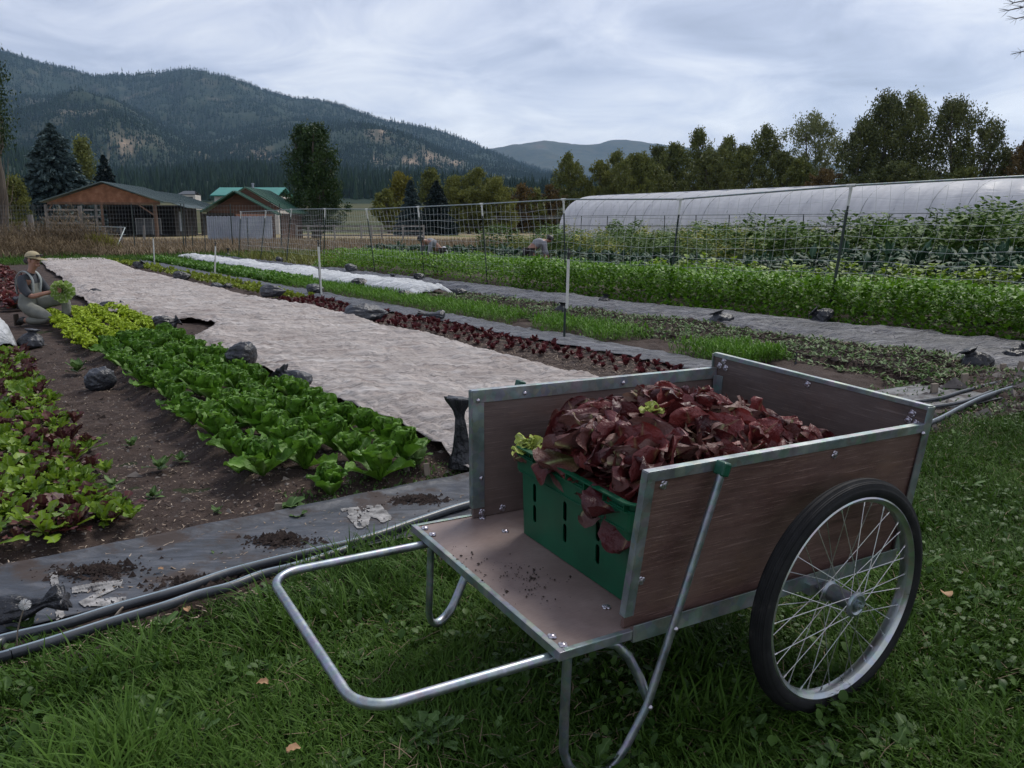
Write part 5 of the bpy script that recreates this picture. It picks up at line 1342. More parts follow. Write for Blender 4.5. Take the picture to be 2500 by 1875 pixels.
# bare soil bed right: clods, torn weeds
def bits(N, area, size, mat, name, label, cat, seed, flat=.6, zoff=0.0):
    r = np.random.default_rng(seed); s_ = area[0] + (area[1] - area[0]) * r.random(N) ** 1.5; t_ = r.uniform(area[2], area[3], N); X, Y = Fnp(s_, t_)
    Z = soilz(X, Y) + zoff + (np.where((t_ > 6.35) & (t_ < 7.5) & (s_ < 12.2), .09 * fbm(X * 3, Y * 3, 4, 30), 0)); sz = size * r.lognormal(0, .55, N)
    O = np.array([(1, 0, 0), (-.4, .85, .1), (-.5, -.8, 0), (.1, .1, 1), (0, 0, -.6)]); Fo = np.array([(0, 1, 3), (1, 2, 3), (2, 0, 3), (1, 0, 4), (2, 1, 4), (0, 2, 4)])
    P = O[None] * (1 + r.uniform(-.4, .4, (N, 5, 1))) * sz[:, None, None] * [1, 1, flat]; a = r.random(N) * 6.28
    c, s2_ = np.cos(a)[:, None], np.sin(a)[:, None]; x = P[..., 0] * c - P[..., 1] * s2_; y = P[..., 0] * s2_ + P[..., 1] * c
    V = np.stack([x + X[:, None], y + Y[:, None], P[..., 2] + Z[:, None] + .002], -1).reshape(-1, 3)
    return stuff(arrays(name, V, (Fo[None] + (np.arange(N) * 5)[:, None, None]).reshape(-1, 3), M[mat], smooth=False), label, cat)
bits(16000, (3.35, 10, -1, 2.3), .006, 'clod', 'soil_crumbs', 'crumbly dark soil on the left path and bed', 'soil crumbs', 80)
bits(4500, (3.35, 10, -1, 2.2), .0075, 'rock', 'pebbles', 'small pale pebbles scattered on the soil path', 'pebbles', 81)
bits(14000, (3.3, 12, 6.3, 7.5), .014, 'clod', 'soil_clods', 'dark freshly turned clods in the bare bed', 'soil clods', 82, zoff=.005)
bits(6000, (3.3, 14, 4.4, 5.2), .008, 'clod', 'soil_crumbs', 'dark soil crumbs around the red seedlings', 'soil crumbs', 83)
bits(8000, (2.55, 3.35, -1, 7.5), .005, 'clod', 'soil_crumbs', 'soil crumbs strewn over the headland tarp', 'soil crumbs', 84, zoff=.02)
bits(260, (2.6, 3.3, 4.5, 7.8), .03, 'rock', 'stones', 'grey brown stones by the pipes right of the cart', 'stones', 85)
def litter(N, area, L, W, mat, name, label, cat, seed, z=.012, a0=(1.3, 1.75), shape='blade', curl=(-.3, .5)):
    r = np.random.default_rng(seed); s_ = area[0] + (area[1] - area[0]) * r.random(N) ** 1.3; t_ = r.uniform(area[2], area[3], N); X, Y = Fnp(s_, t_)
    Z = soilz(X, Y) + z + np.where((t_ > 6.35) & (t_ < 7.5) & (s_ < 12.2), .09 * fbm(X * 3, Y * 3, 4, 30), 0); sc = r.uniform(.4, 1.5, N)
    V, Fc, A = leaves(N, 4, 2 if shape == 'blade' else 3, L * sc, W * sc, r.random(N) * 6.28, r.uniform(*a0, N), r.uniform(*curl, N), shape=shape, base=np.stack([X, Y, Z], 1), twist=r.normal(0, .3, N), seed=seed)
    return stuff(arrays(name, V, Fc, M[mat], attr=A), label, cat)
litter(8000, (3.35, 9, -1, 2.3), .016, .0022, 'straw', 'straw_litter', 'pale straw bits on the soil path', 'straw', 90)
litter(5200, (3.4, 14, 4.15, 5.15), .045, .0018, 'straw', 'straw_litter', 'dry straw along the far edge of the row cover', 'straw', 91)
litter(4500, (2.6, 3.4, -1, 7.5), .018, .0022, 'straw', 'straw_litter', 'straw bits on the headland tarp', 'straw', 92, z=.03)
litter(9000, (3.3, 12.5, 6.2, 7.5), .042, .008, 'weed', 'pulled_weeds', 'wilting pulled weeds strewn over the bare soil bed', 'weeds', 93, z=.02, a0=(.6, 1.7), shape='round', curl=(-.2, 1))
litter(1300, (3.3, 12.5, 6.2, 7.5), .12, .002, 'straw', 'root_litter', 'pale roots and stalks on the bare soil bed', 'straw', 94, z=.03)
litter(1600, (2.6, 3.6, 5.2, 7.9), .035, .007, 'weed', 'low_weeds', 'low weeds among the pipes right of the cart', 'weeds', 95, z=.01, a0=(.2, 1.3), shape='round')
litter(900, (3.4, 3.7, 1.2, 2.2), .022, .005, 'weed', 'low_weeds', 'low weeds at the foot of the romaine bed', 'weeds', 96, z=.0, a0=(.2, 1.3), shape='round')
litter(14000, (29.5, 33.5, -6, 9), .12, .01, 'grass', 'far_weeds', 'weeds at the far ends of the beds', 'weeds', 97, a0=(0, 1.0))
# little heaps of soil spilt on the tarp
for i, (vx, vy, R_m, lab) in enumerate(((205, 1238, .13, 'heap of dark soil on the tarp above the painted marks'), (430, 1262, .11, 'heap of dark soil on the tarp by the striped pipe'), (600, 1170, .10, 'thin patch of soil crumbs in the middle of the tarp'), (900, 1082, .09, 'dark crumbs of soil on the tarp by the cart handle'))):
    r = np.random.default_rng(800 + i); N = 900; c0 = G(vx, vy, .03); a = r.random(N) * 6.28; q = R_m * np.abs(r.normal(0, .5, N)); X = c0.x + np.cos(a) * q * 1.6; Y = c0.y + np.sin(a) * q * .8
    Z = np.array([tarpz(x_, y_) for x_, y_ in zip(X, Y)]) + .02 * np.exp(-(q / R_m / .5) ** 2) * r.random(N); sz = .006 * r.lognormal(0, .5, N)
    O = np.array([(1, 0, 0), (-.4, .85, .1), (-.5, -.8, 0), (.1, .1, .8)]); Fo = np.array([(0, 1, 3), (1, 2, 3), (2, 0, 3)])
    P = O[None] * (1 + r.uniform(-.4, .4, (N, 4, 1))) * sz[:, None, None] + np.stack([X, Y, Z], 1)[:, None]
    stuff(arrays('soil_heap', P.reshape(-1, 3), (Fo[None] + (np.arange(N) * 4)[:, None, None]).reshape(-1, 3), M['clod'], smooth=False), lab, 'soil')
# single weeds and squash seedlings
wd = []
for i in range(3):
    wd.append(head_proto('weed', 'weed', 9, lambda f, r: .075 * r.uniform(.6, 1.2, len(f)), lambda f, r: .02 * r.uniform(.8, 1.3, len(f)), lambda f, r: 1.25 - .5 * f + r.normal(0, .15, len(f)), lambda f, r: r.normal(.2, .3, len(f)), .004, 3, 'lance', .1, 400 + i, 6, 5))
sq = head_proto('squash_seedling', 'weed', 6, lambda f, r: .105 * r.uniform(.8, 1.1, len(f)), lambda f, r: .038 * r.uniform(.8, 1.1, len(f)), lambda f, r: .8 - .3 * f + r.normal(0, .1, len(f)), lambda f, r: .9 + 0 * f, .004, 2, 'round', .15, 410, 8, 5)
for vx, vy, k, sc, lab in ((168, 812, 1, 1.6, 'grey green weed plant on the path near the big sack'), (345, 1020, 0, 1.2, 'sprawling weed in the middle of the soil path'), (390, 1000, 0, .8, 'small weed right of the sprawling one on the path'),
        (245, 1068, 0, .8, 'tiny weed by the salad bed edge'), (470, 1110, 2, .5, 'tiny yellow green weed on the path'), (285, 970, 1, .7, 'small weed high on the soil path'), (330, 1075, 2, .7, 'low weed tuft on the near path'), (470, 1212, 2, .45, 'tiny weed sprouting through the tarp'), (60, 1370, 2, .7, 'weed tuft beside the striped pipe')):
    p = G(vx, vy); p.z = zs(p) + .005; copyof(wd[k], p, R_.uniform(0, 6), sc, lab, 'weed', 'weeds on the soil path')
for vx, vy, sc, lab in ((628, 1108, .8, 'squash seedling beside the wooden stake below the romaine'), (645, 1125, .5, 'smaller squash seedling in front, below the romaine'), (900, 1022, 1.0, 'squash seedling at the right corner of the romaine bed')):
    p = G(vx, vy); p.z = zs(p); copyof(sq, p, R_.uniform(0, 6), sc, lab, 'seedling', 'squash seedlings')
drop(sq)
for o in wd: drop(o)
# fallen leaves, dandelion
def fleaf(vx, vy, sc, lab, z=.02, tl=.3):
    V, Fc, A = leaves(1, 7, 5, .06 * sc, .022 * sc, R_.random() * 6.28, 1.3, tl, cup=.5, ruf=.003, shape='round', seed=int(vx))
    o = arrays('fallen_leaf', V, Fc, M['deadleaf'], attr=A); p = G(vx, vy); o.location = (p.x, p.y, z); tag(o, lab, 'leaf', 'fallen autumn leaves')
fleaf(556, 1512, .6, 'fallen orange leaf on the grass below the cart handle', .05); fleaf(2037, 1308, .8, 'fallen yellow orange leaf on the grass right of the wheel', .05)
fleaf(18, 1362, .9, 'tan leaf under the torn sack at the left frame edge', .03); fleaf(652, 1655, .6, 'fallen orange leaf at the bottom frame edge', .05)
fleaf(572, 1012, .5, 'small orange leaf under the front romaine', .07); fleaf(355, 1252, .35, 'small pale leaf on the tarp', .04); fleaf(408, 1340, .5, 'pale leaf on the soil below the striped pipe', .03)
b = G(38, 1425); top = at(54, 1306, b.y)
dn_ = thing('dandelion', 'dandelion seed head on a bent brown stalk by the pipes', 'dandelion', b)
m = MB(); m.tube(spline([(0, 0, 0), (.01, 0, (top.z) * .5), tuple(top - b)], 6), .002, 6); m.build('stalk', M['twig'], dn_, smooth=True)
r = np.random.default_rng(5); u = r.normal(0, 1, (260, 3)); u /= np.linalg.norm(u, axis=1)[:, None]
m = MB()
for q in u: m.tube([Vector(top - b) + Vector(q) * .004, Vector(top - b) + Vector(q) * .017], .0004, 3, caps=False)
m.build('seed_head', M['whitecloth'], dn_)
# ================================================================== trees
def cards(P, size, r, aspect=1.0, dirs=None, spread=1.0, rnd=None):
    N = len(P); d = r.normal(0, 1, (N, 3)) * spread
    if dirs is not None: d = d + dirs
    d /= np.linalg.norm(d, axis=1)[:, None] + 1e-9
    q = r.normal(0, 1, (N, 3)); e = np.cross(d, q); e /= np.linalg.norm(e, axis=1)[:, None] + 1e-9
    s = (np.asarray(size) * r.uniform(.55, 1.3, N))[:, None]
    a = P - d * s * aspect * .5; b = P + d * s * aspect * .5; w = e * s * .38; m_ = P + np.cross(d, e) * s * .12
    V = np.stack([a, m_ + w, b, m_ - w], 1).reshape(-1, 3)
    rr = r.random(N) if rnd is None else rnd
    A = np.repeat(np.stack([rr, rr * 0 + .6, rr * 0 + .5], 1), 4, 0)
    return V, np.arange(N * 4).reshape(N, 4), A
def ctree(name, label, cat, base, H, env, mat, seed, ncl=150, ncard=45, size=.3, clump=.55, trunk_r=.25, rise=.6, stretch=1.0, nlimb=14, group=None, fork=1, lean=0.0, squash=1.0, low=.12, mat2=None):
    r = np.random.default_rng(seed)
    root = thing(name, label, cat, base, 0, group)
    m = MB(); tops = []
    for f in range(fork):
        a = f * 6.28 / fork + 1; off = 0 if fork == 1 else H * .09
        pts = [Vector((math.cos(a) * off * t_ * 1.6 + lean * H * t_ * t_ + .03 * H * math.sin(t_ * 5 + seed + f), math.sin(a) * off * t_ * 1.6 + .02 * H * math.cos(t_ * 4 + seed), H * .94 * t_)) for t_ in np.linspace(0, 1, 9)]
        m.tube(pts, [trunk_r * (1 - .9 * t_) + .015 for t_ in np.linspace(0, 1, 9)], 8); tops.append(pts)
    C_ = []; D_ = []; B_ = []
    for i in range(ncl):
        h = low + (1 - low) * r.random() ** .85; R0 = np.interp(h, [e[0] for e in env], [e[1] for e in env])
        a = r.random() * 6.28; rr = R0 * (r.random() ** .5) * (1 + .28 * math.sin(a * 3 + seed + h * 7) + r.normal(0, .08))
        tp = tops[i % fork]; k = max(0, h - rise * rr / H * r.uniform(.5, 1.2)); kk = min(8, max(0, k * 8)); i0 = int(min(7, kk)); st_ = tp[i0].lerp(tp[i0 + 1], kk - i0)
        en = Vector((st_.x * .6 + math.cos(a) * rr, st_.y * .6 + math.sin(a) * rr * squash, h * H))
        C_.append(tuple(en)); d = (en - st_); d.normalize(); D_.append((d.x, d.y, d.z + .5))
        if i < nlimb * 3:
            mid = st_.lerp(en, .5) + Vector((0, 0, -.05 * rr)); m.tube([st_, mid, en], [trunk_r * .28 * (1 - .5 * h), trunk_r * .16 * (1 - .5 * h), .012], 5, caps=False)
    C_ = np.array(C_); D_ = np.array(D_)
    size = size * .72; ncard = int(ncard * 1.7); sg = clump * r.uniform(.6, 1.3, (ncl, 1, 1)) * H / 14
    P = C_[:, None] + np.clip(r.normal(0, 1, (ncl, ncard, 3)), -1.7, 1.7) * sg * [1, 1, .8 * stretch] + D_[:, None] * np.clip(r.normal(0, .5, (ncl, ncard, 1)), -.8, .8) * sg * stretch
    P = P.reshape(-1, 3); P = P[P[:, 2] > H * low * .5]
    dd = np.repeat(D_, ncard, 0)[:len(P)]
    cl = np.repeat(r.random(ncl), ncard)[:len(P)]
    V, Fc, A = cards(P, size, r, 1.5, dd, .9, np.clip(.5 * cl + .5 * r.random(len(P)), 0, 1))
    m.build('trunk', M['bark'], root, smooth=True)
    arrays('crown', V, Fc, M[mat], root, attr=A, smooth=False)
    return root
def spruce(label, base, H, R, mat, seed, group=None, dens=1.0, blunt=.08, size=.3, name='spruce_tree', tipbright=.5, power=.85):
    r = np.random.default_rng(seed); root = thing(name, label, 'spruce', base, 0, group)
    m = MB(); m.tube([(0, 0, 0), (0, 0, H * .97)], [H * .02, .02], 8); P = []; D = []; W_ = []
    nl = int(26 * dens) + 8
    for i in range(nl):
        h = (i + .5) / nl; rad = R * ((1 - h) ** power + blunt * (1 - h ** 6)) * r.uniform(.88, 1.1)
        nb = int(8 + 13 * (1 - h))
        for b in range(nb):
            a = r.random() * 6.28; L = rad * r.uniform(.7, 1.12); n = int(8 + 34 * L / R * dens)
            t_ = r.random(n) ** .6; zz = H * h * .97 + .1 + L * (.18 * t_ - .42 * t_ ** 2 + .16 * np.clip(t_ - .8, 0, 1)) * (1 if h < .8 else .3)
            side = r.normal(0, .13, n) * L * (1.1 - t_)
            P.append(np.stack([np.cos(a) * L * t_ - np.sin(a) * side, np.sin(a) * L * t_ + np.cos(a) * side, zz + r.normal(0, .04, n) * H / 12], 1))
            D.append(np.repeat([[math.cos(a), math.sin(a), -.25]], n, 0)); W_.append(np.clip(t_ * tipbright + .5 * r.random(n), 0, 1))
    P = np.concatenate(P); D = np.concatenate(D); W_ = np.concatenate(W_)
    V, Fc, A = cards(P, size, r, 1.6, D, .45, W_)
    m.build('trunk', M['bark'], root, smooth=True); arrays('crown', V, Fc, M[mat], root, attr=A, smooth=False); return root
def tb(vx, Y): p = at(vx, 485, Y); return Vector((p.x, Y, 0))
def hgt(vy, Y): return at(0, vy, Y).z
ROUND = [(0, .55), (.25, .95), (.5, 1), (.75, .8), (.92, .4), (1, .1)]
def env(R, shape=ROUND): return [(a, b * R) for a, b in shape]
V1 = K / FOC
spruce('big blue green spruce behind the open barn', tb(130, 104), hgt(262, 104), 5.0, 'spruce', 1, dens=1.6, blunt=.22, size=.42, power=.8)
spruce('small dark spruce peeking over the barn roof right of the blue spruce', tb(236, 112), hgt(332, 112), 2.6, 'darkspruce', 2, dens=.9, blunt=.1, size=.4)
ctree('yellow_tree', 'yellow green tree top just behind the blue spruce', 'tree', tb(188, 118), hgt(306, 118), env(1.5), 'cotton', 3, 70, 40, .4, low=.3)
ctree('yellow_tree', 'yellowing bush left of the blue spruce', 'tree', tb(38, 95), hgt(384, 95), env(1.3), 'willow', 4, 60, 40, .35, low=.1)
mp_ = ctree('maple_tree', 'tall dark green tree standing alone right of the green roofed shed', 'tree', tb(683, 80), hgt(278, 80), [(0, 1.5), (.14, 2.6), (.33, 2.85), (.5, 2.4), (.7, 1.9), (.85, 1.3), (.95, .7), (1, .2)], 'maple', 5, 300, 48, .25, clump=.46, trunk_r=.28, rise=.8, nlimb=16, low=.10, fork=3)
ctree('poplar_tree', 'tall half bare poplar at the left frame edge', 'tree', tb(0, 46), hgt(88, 46), [(0, .3), (.2, .5), (.6, .75), (.85, .7), (1, .1)], 'maple', 6, 90, 50, .16, clump=.4, trunk_r=.25, rise=2.5, stretch=1.8, nlimb=20, low=.55)
po = [o for o in bpy.data.objects if o.name.startswith('poplar_tree')][0]
m = MB(); r6 = random.Random(8); Hp = hgt(92, 46)
for i in range(150):
    a = r6.random() * 6.28; h0 = r6.uniform(.02, .6) * Hp; rr = r6.uniform(.2, .85)
    m.tube([(math.cos(a) * .1, math.sin(a) * .1, h0), (math.cos(a) * rr * .8, math.sin(a) * rr * .8, h0 + .8), (math.cos(a) * rr, math.sin(a) * rr, h0 + r6.uniform(1.5, 2.6))], [.03, .02, .006], 4, caps=False)
m.build('bare_branches', M['twig'], po)
ctree('yellow_tree', 'orange yellow tree left of the two dark spruces', 'tree', tb(868, 125), hgt(378, 125), env(2.4), 'yellowtree', 7, 90, 45, .38, low=.15)
ctree('willow_bush', 'olive green tree below the orange yellow one', 'tree', tb(838, 118), hgt(410, 118), env(2.2), 'willow', 8, 70, 45, .38, low=.05)
spruce('dark spruce with a broken top beside the yellow tree', tb(889, 104), hgt(388, 104), 2.2, 'spruce', 9, dens=.9, blunt=.06, size=.33, tipbright=.2)
ctree('yellow_tree', 'yellow green birch between the two dark spruces', 'tree', tb(930, 135), hgt(368, 135), env(2.3), 'willow', 10, 90, 45, .4, low=.15)
spruce('black green spruce left of the round willow', tb(944, 100), hgt(390, 100), 2.5, 'darkspruce', 11, dens=1.2, blunt=.12, size=.33)
for i, (vx, vy, R_w, lab) in enumerate([(1035, 371, 3.2, 'highest round olive willow in the middle of the far trees'), (985, 386, 2.6, 'left round olive willow'), (1075, 386, 2.7, 'right round olive willow'), (1012, 408, 2.6, 'low front willow dome')]):
    ctree('willow_tree', lab, 'tree', tb(vx, 118 - i), hgt(vy, 118 - i), env(R_w), 'willow', 12 + i, 130, 60, .26, clump=.5, low=.06)
for i, (vx, vy, R_w, mt, lab) in enumerate([(1128, 403, 2.3, 'orange', 'rusty orange tree right of the willows'), (1160, 412, 2.2, 'cotton', 'dull brown green tree beside the rusty one'), (1185, 405, 2.2, 'orange', 'brown orange thin tree before the cottonwoods'), (1105, 430, 1.9, 'willow', 'small olive bush under the rusty trees')]):
    ctree('scrub_tree', lab, 'tree', tb(vx, 122 + i), hgt(vy, 122 + i), env(R_w), mt, 20 + i, 80, 45, .34, low=.05)
CT = [  # V x, top, half width V, depth, material, stretch, density, label
    (1229, 336, 29, 128, 'cotton', 1.4, 1.0, 'pointed olive cottonwood, first of the right hand row'),
    (1298, 350, 36, 126, 'willow', 1.2, .9, 'yellow olive rounded tree, second of the right hand row'),
    (1330, 328, 30, 150, 'cotton', 1.1, .7, 'taller tree top rising behind the yellow olive one'),
    (1375, 335, 52, 122, 'cotton', 1.3, 1.5, 'broad dense olive brown tree left of the greenhouse middle'),
    (1415, 316, 38, 136, 'cotton2', 1.3, 1.0, 'dense dark tree behind the broad olive one'),
    (1452, 312, 36, 130, 'cotton', 1.3, 1.1, 'rusty tinged cottonwood in the dense row'),
    (1506, 284, 34, 132, 'cotton', 1.5, .8, 'slender cottonwood standing above the dense row'),
    (1530, 330, 46, 118, 'cotton2', 1.2, 1.3, 'dark full tree under the slender cottonwood'),
    (1565, 302, 34, 128, 'cotton', 1.4, .9, 'brown green cottonwood right of the slender one'),
    (1600, 315, 38, 124, 'cotton', 1.2, 1.0, 'autumn brown cottonwood in the dense row'),
    (1642, 278, 36, 126, 'cotton', 1.5, .8, 'spiky cottonwood left of the pale airy tree'),
    (1680, 330, 40, 118, 'cotton2', 1.2, 1.0, 'dark low tree beneath the spiky cottonwood'),
    (1742, 250, 62, 128, 'cottonlt', 1.5, .62, 'pale grey green airy tree with sky showing through'),
    (1722, 345, 40, 114, 'cotton', 1.1, 1.0, 'olive tree at the foot of the pale airy one'),
    (1775, 362, 36, 108, 'orange', 1.1, .8, 'low orange brown tree in front of the pale airy one'),
    (1846, 268, 46, 112, 'cotton2', 1.6, .8, 'left shoulder of the big dark cottonwoods'),
    (1895, 212, 58, 114, 'cotton2', 1.7, 1.15, 'tallest dark cottonwood, left of the big pair'),
    (1955, 214, 50, 116, 'cotton', 1.7, .95, 'rusty topped tall cottonwood in the middle of the big group'),
    (2042, 222, 66, 112, 'cotton2', 1.7, 1.0, 'big dark cottonwood on the right of the big group'),
    (2112, 262, 52, 112, 'cotton2', 1.5, .45, 'thin leaning cottonwood at the right of the big group'),
    (1930, 352, 90, 104, 'cotton2', 1.0, 1.2, 'low dark undergrowth tree under the big cottonwoods'),
    (2070, 362, 56, 106, 'cotton', 1.0, .7, 'low brown tree under the leaning cottonwood'),
    (2205, 300, 44, 108, 'orange', 1.3, .7, 'rusty brown tree at the right frame edge'),
    (2160, 345, 24, 112, 'cotton', 1.2, .6, 'small tree between the big group and the frame edge'),
    (2290, 285, 60, 112, 'cotton', 1.3, .8, 'cottonwood just outside the right frame edge'),
]
for i, (vx, vy, hw, Y, mt, stt, dn, lab) in enumerate(CT):
    Rr = hw * V1 * Y * 1.38; Hh = hgt(vy + 3, Y)
    ctree('cottonwood_tree', lab, 'tree', tb(vx, Y), Hh, [(0, .5 * Rr), (.2, .85 * Rr), (.45, Rr), (.7, .85 * Rr), (.88, .5 * Rr), (1, .1 * Rr)], mt, 50 + i, int(190 * dn * max(1, Rr / 3)), 36, .32, clump=.31, trunk_r=.26, rise=1.6, stretch=stt, nlimb=18, low=.1 if dn > .6 else .3, lean=.06 if 'leaning' in lab else 0, group='trees behind the greenhouse', fork=2 if hw > 45 else 1)
# thin needle branch reaching in at the top right corner, from a tree standing outside the frame
pt = thing('pine_tree', 'dark needle twigs of a near tree reaching in at the top right corner', 'pine tree', (6.3, 7.0, 0))
m = MB(); m.tube([(0, 0, 0), (.05, 0, 3), (0, 0, 8.4)], [.14, .1, .02], 10); m.build('trunk', M['bark'], pt, smooth=True)
tips = [at(2180, 22, 6.2), at(2196, 40, 6.2), at(2206, 112, 6.3), at(2190, 6, 6.1)]; m = MB(); nd = MB()
for q, tp in enumerate(tips):
    e = tp - Vector((6.3, 7.0, 0)); s0 = Vector((.02, 0, e.z + .35)); mid = s0.lerp(e, .6) + Vector((0, 0, .12)); pts = spline([s0, mid, e], 10)
    m.tube(pts, [.02 * (1 - i / len(pts)) + .003 for i in range(len(pts))], 6)
    for p in pts[8:]:
        for z_ in range(10):
            d = (e - mid).normalized() + Vector((R_.uniform(-1, 1), R_.uniform(-1, 1), R_.uniform(-1, 1))) * .7; nd.tube([p, p + d.normalized() * .07], [.0016, .0006], 3, caps=False)
m.build('branches', M['bark'], pt, smooth=True); nd.build('needles', M['darkpine'], pt)
r = np.random.default_rng(99); N = 9000; a = r.random(N) * 6.28; h = r.uniform(3.2, 8.5, N); q = (1.25 * (1 - (h - 3.2) / 6.5)) * r.random(N) ** .5
V, Fc, A = cards(np.stack([np.cos(a) * q + .05, np.sin(a) * q, h - .25 * q], 1), .16, r, 2.2, np.stack([np.cos(a), np.sin(a), 0 * a - .2], 1), .6)
arrays('crown', V, Fc, M['darkspruce'], pt, attr=A, smooth=False)

# ================================================================== buildings
def house(name, label, cat, c, rz): return thing(name, label, cat, c, rz)
def roofslab(m, x0, z0, x1, z1, y0, y1, th=.12, ribs=0):
    n = Vector((-(z1 - z0), 0, x1 - x0)).normalized() * th
    if n.z < 0: n = -n
    m.prism([(x0, y0, z0), (x1, y0, z1), (x1, y1, z1), (x0, y1, z0)], n)
    if ribs:
        d = (Vector((x1, 0, z1)) - Vector((x0, 0, z0)))
        for k in range(ribs):
            y = y0 + (k + .5) * (y1 - y0) / ribs; a = Vector((x0, y, z0)) + n * 1.02; m.beam(a, a + d, .05, .05, up=(0, 1, 0))
# open barn
YB = 85.0
bl, br_ = at(103, 436, YB), at(347, 438, YB); ap = at(222, 394, YB)
rz = math.atan2(.13, .99)
barn = house('open_barn', 'open fronted pole barn with an orange board gable and grey green metal roof', 'barn', (ap.x, YB, 0), rz)
xl, xr, za, ze = bl.x - ap.x, br_.x - ap.x, ap.z, bl.z
m = MB(); roofslab(m, xl - .3, ze - .08, 0, za, -.5, 13.5, .1, 0); roofslab(m, 0, za, xr + .1, ze - .03, -.5, 13.5, .1, 22)
roofslab(m, 0, za - .25, xr + 1.7, ze - .75, 13.6, 29, .1, 24); roofslab(m, xl, ze - .4, 0, za - .25, 13.6, 29, .1, 0)
roofslab(m, xr + .02, ze - .06, xr + 1.6, ze - .55, 3.0, 13.5, .08, 10)
m.build('roof', M['roofgrey'], barn)
m = MB(); m.prism([(xl + .3, 0, ze - .05), (xr - .25, 0, ze - .05), (0, 0, za - .12)], (0, .08, 0)); m.build('gable', M['osb'], barn)
m = MB(); m.box(((xl + xr) / 2, -.03, ze - .16), (xr - xl - .6, .12, .22)); m.build('beam', M['brownpost'], barn)
def bx_of(vx): return at(vx, 500, YB).x - ap.x
for vx, mt, w in ((112, 'greywood', .26), (213, 'greywood', .2), (225, 'brownpost', .22), (334, 'brownpost', .30)):
    m = MB(); m.box((bx_of(vx), .05, (ze - .25) / 2), (w, w, ze - .25)); m.build('post', M[mt], barn)
for a, b_ in (((bx_of(333) - .05, .05, ze - 1.35), (bx_of(333) - 1.5, .05, ze - .3)), ((bx_of(113), .05, ze - 1.1), (bx_of(125), .05, ze - .3))):
    m = MB(); m.beam(a, b_, .14, .14); m.build('brace', M['brownpost'], barn)
for k in range(4):
    m = MB(); m.box(((bx_of(112) + bx_of(222)) / 2, -.12, .75 + k * .66), (bx_of(222) - bx_of(112), .05, .16)); m.build('rail', M['greywood'], barn)
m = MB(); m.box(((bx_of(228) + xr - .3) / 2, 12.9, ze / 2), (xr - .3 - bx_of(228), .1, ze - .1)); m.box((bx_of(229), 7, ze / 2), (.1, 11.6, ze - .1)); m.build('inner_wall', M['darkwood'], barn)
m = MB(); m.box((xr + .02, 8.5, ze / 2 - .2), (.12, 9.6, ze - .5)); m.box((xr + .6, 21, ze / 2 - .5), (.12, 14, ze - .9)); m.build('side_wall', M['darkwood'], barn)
m = MB(); m.box((xr + .11, 5.9, 1.6), (.05, 1.2, 2.1)); m.build('window', M['tin'], barn)
for k in range(4):
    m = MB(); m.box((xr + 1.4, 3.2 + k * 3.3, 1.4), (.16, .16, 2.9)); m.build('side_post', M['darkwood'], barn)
for k in range(3):
    m = MB(); p0 = bx_of(285 + k * 17); m.box((p0 + .42, 1.2, 1.05), (.82, .04, 1.5)); m.build('panel', M['wirepanel'], barn)
    m = MB()
    for q in (0, .86): m.box((p0 + q, 1.15, 1.05), (.05, .05, 1.65))
    m.box((p0 + .43, 1.15, 1.87), (.9, .05, .05)); m.build('panel_frame', M['wire'], barn)
# brown shed with the double green roof
YS = 70.0; sc_ = at(522, 404, YS)
shed = house('brown_shed', 'small brown log sided shed with a stepped green metal roof', 'shed', (sc_.x, YS, 0), .04)
def sx_(vx, Y=YS): return at(vx, 460, Y).x - sc_.x
def sz_(vy, Y=YS): return at(500, vy, Y).z
m = MB(); roofslab(m, sx_(443), sz_(459), sx_(515), sz_(415), -1.0, .6, .1); roofslab(m, sx_(515), sz_(415), sx_(604), sz_(465), -1.0, .6, .1, 4)
roofslab(m, sx_(452), sz_(452), sx_(528), sz_(405), .62, 9, .1); roofslab(m, sx_(528), sz_(405), sx_(622), sz_(461), .62, 9, .1, 20); m.build('roof', M['roofgreen'], shed)
m = MB(); m.prism([(sx_(450), 0, 0), (sx_(592), 0, 0), (sx_(592), 0, sz_(460)), (sx_(515), 0, sz_(417)), (sx_(450), 0, sz_(458))], (0, .1, 0)); m.prism([(sx_(460), .7, sz_(447)), (sx_(610), .7, sz_(455)), (sx_(528), .7, sz_(407))], (0, .1, 0)); m.build('wall', M['logwall'], shed)
m = MB(); m.box((sx_(605) - .1, 4.6, 1.1), (.1, 8.2, 2.2)); m.build('side_wall', M['logwall'], shed)
m = MB(); m.box(((sx_(448) + sx_(508)) / 2, -.06, sz_(464)), (sx_(508) - sx_(452), .06, .28)); m.build('opening', M['darkwood'], shed)
m = MB(); m.box(((sx_(510) + sx_(590)) / 2, -.05, sz_(465)), (sx_(590) - sx_(510), .05, .22)); m.build('brick_band', M['brickwall'], shed)
m = MB(); m.lathe([(.1, 0), (.1, .5), (.13, .5), (.13, .6), (0, .62)], 10, Matrix.Translation((sx_(529), 3, sz_(408)))); m.build('chimney', M['tin'], shed)
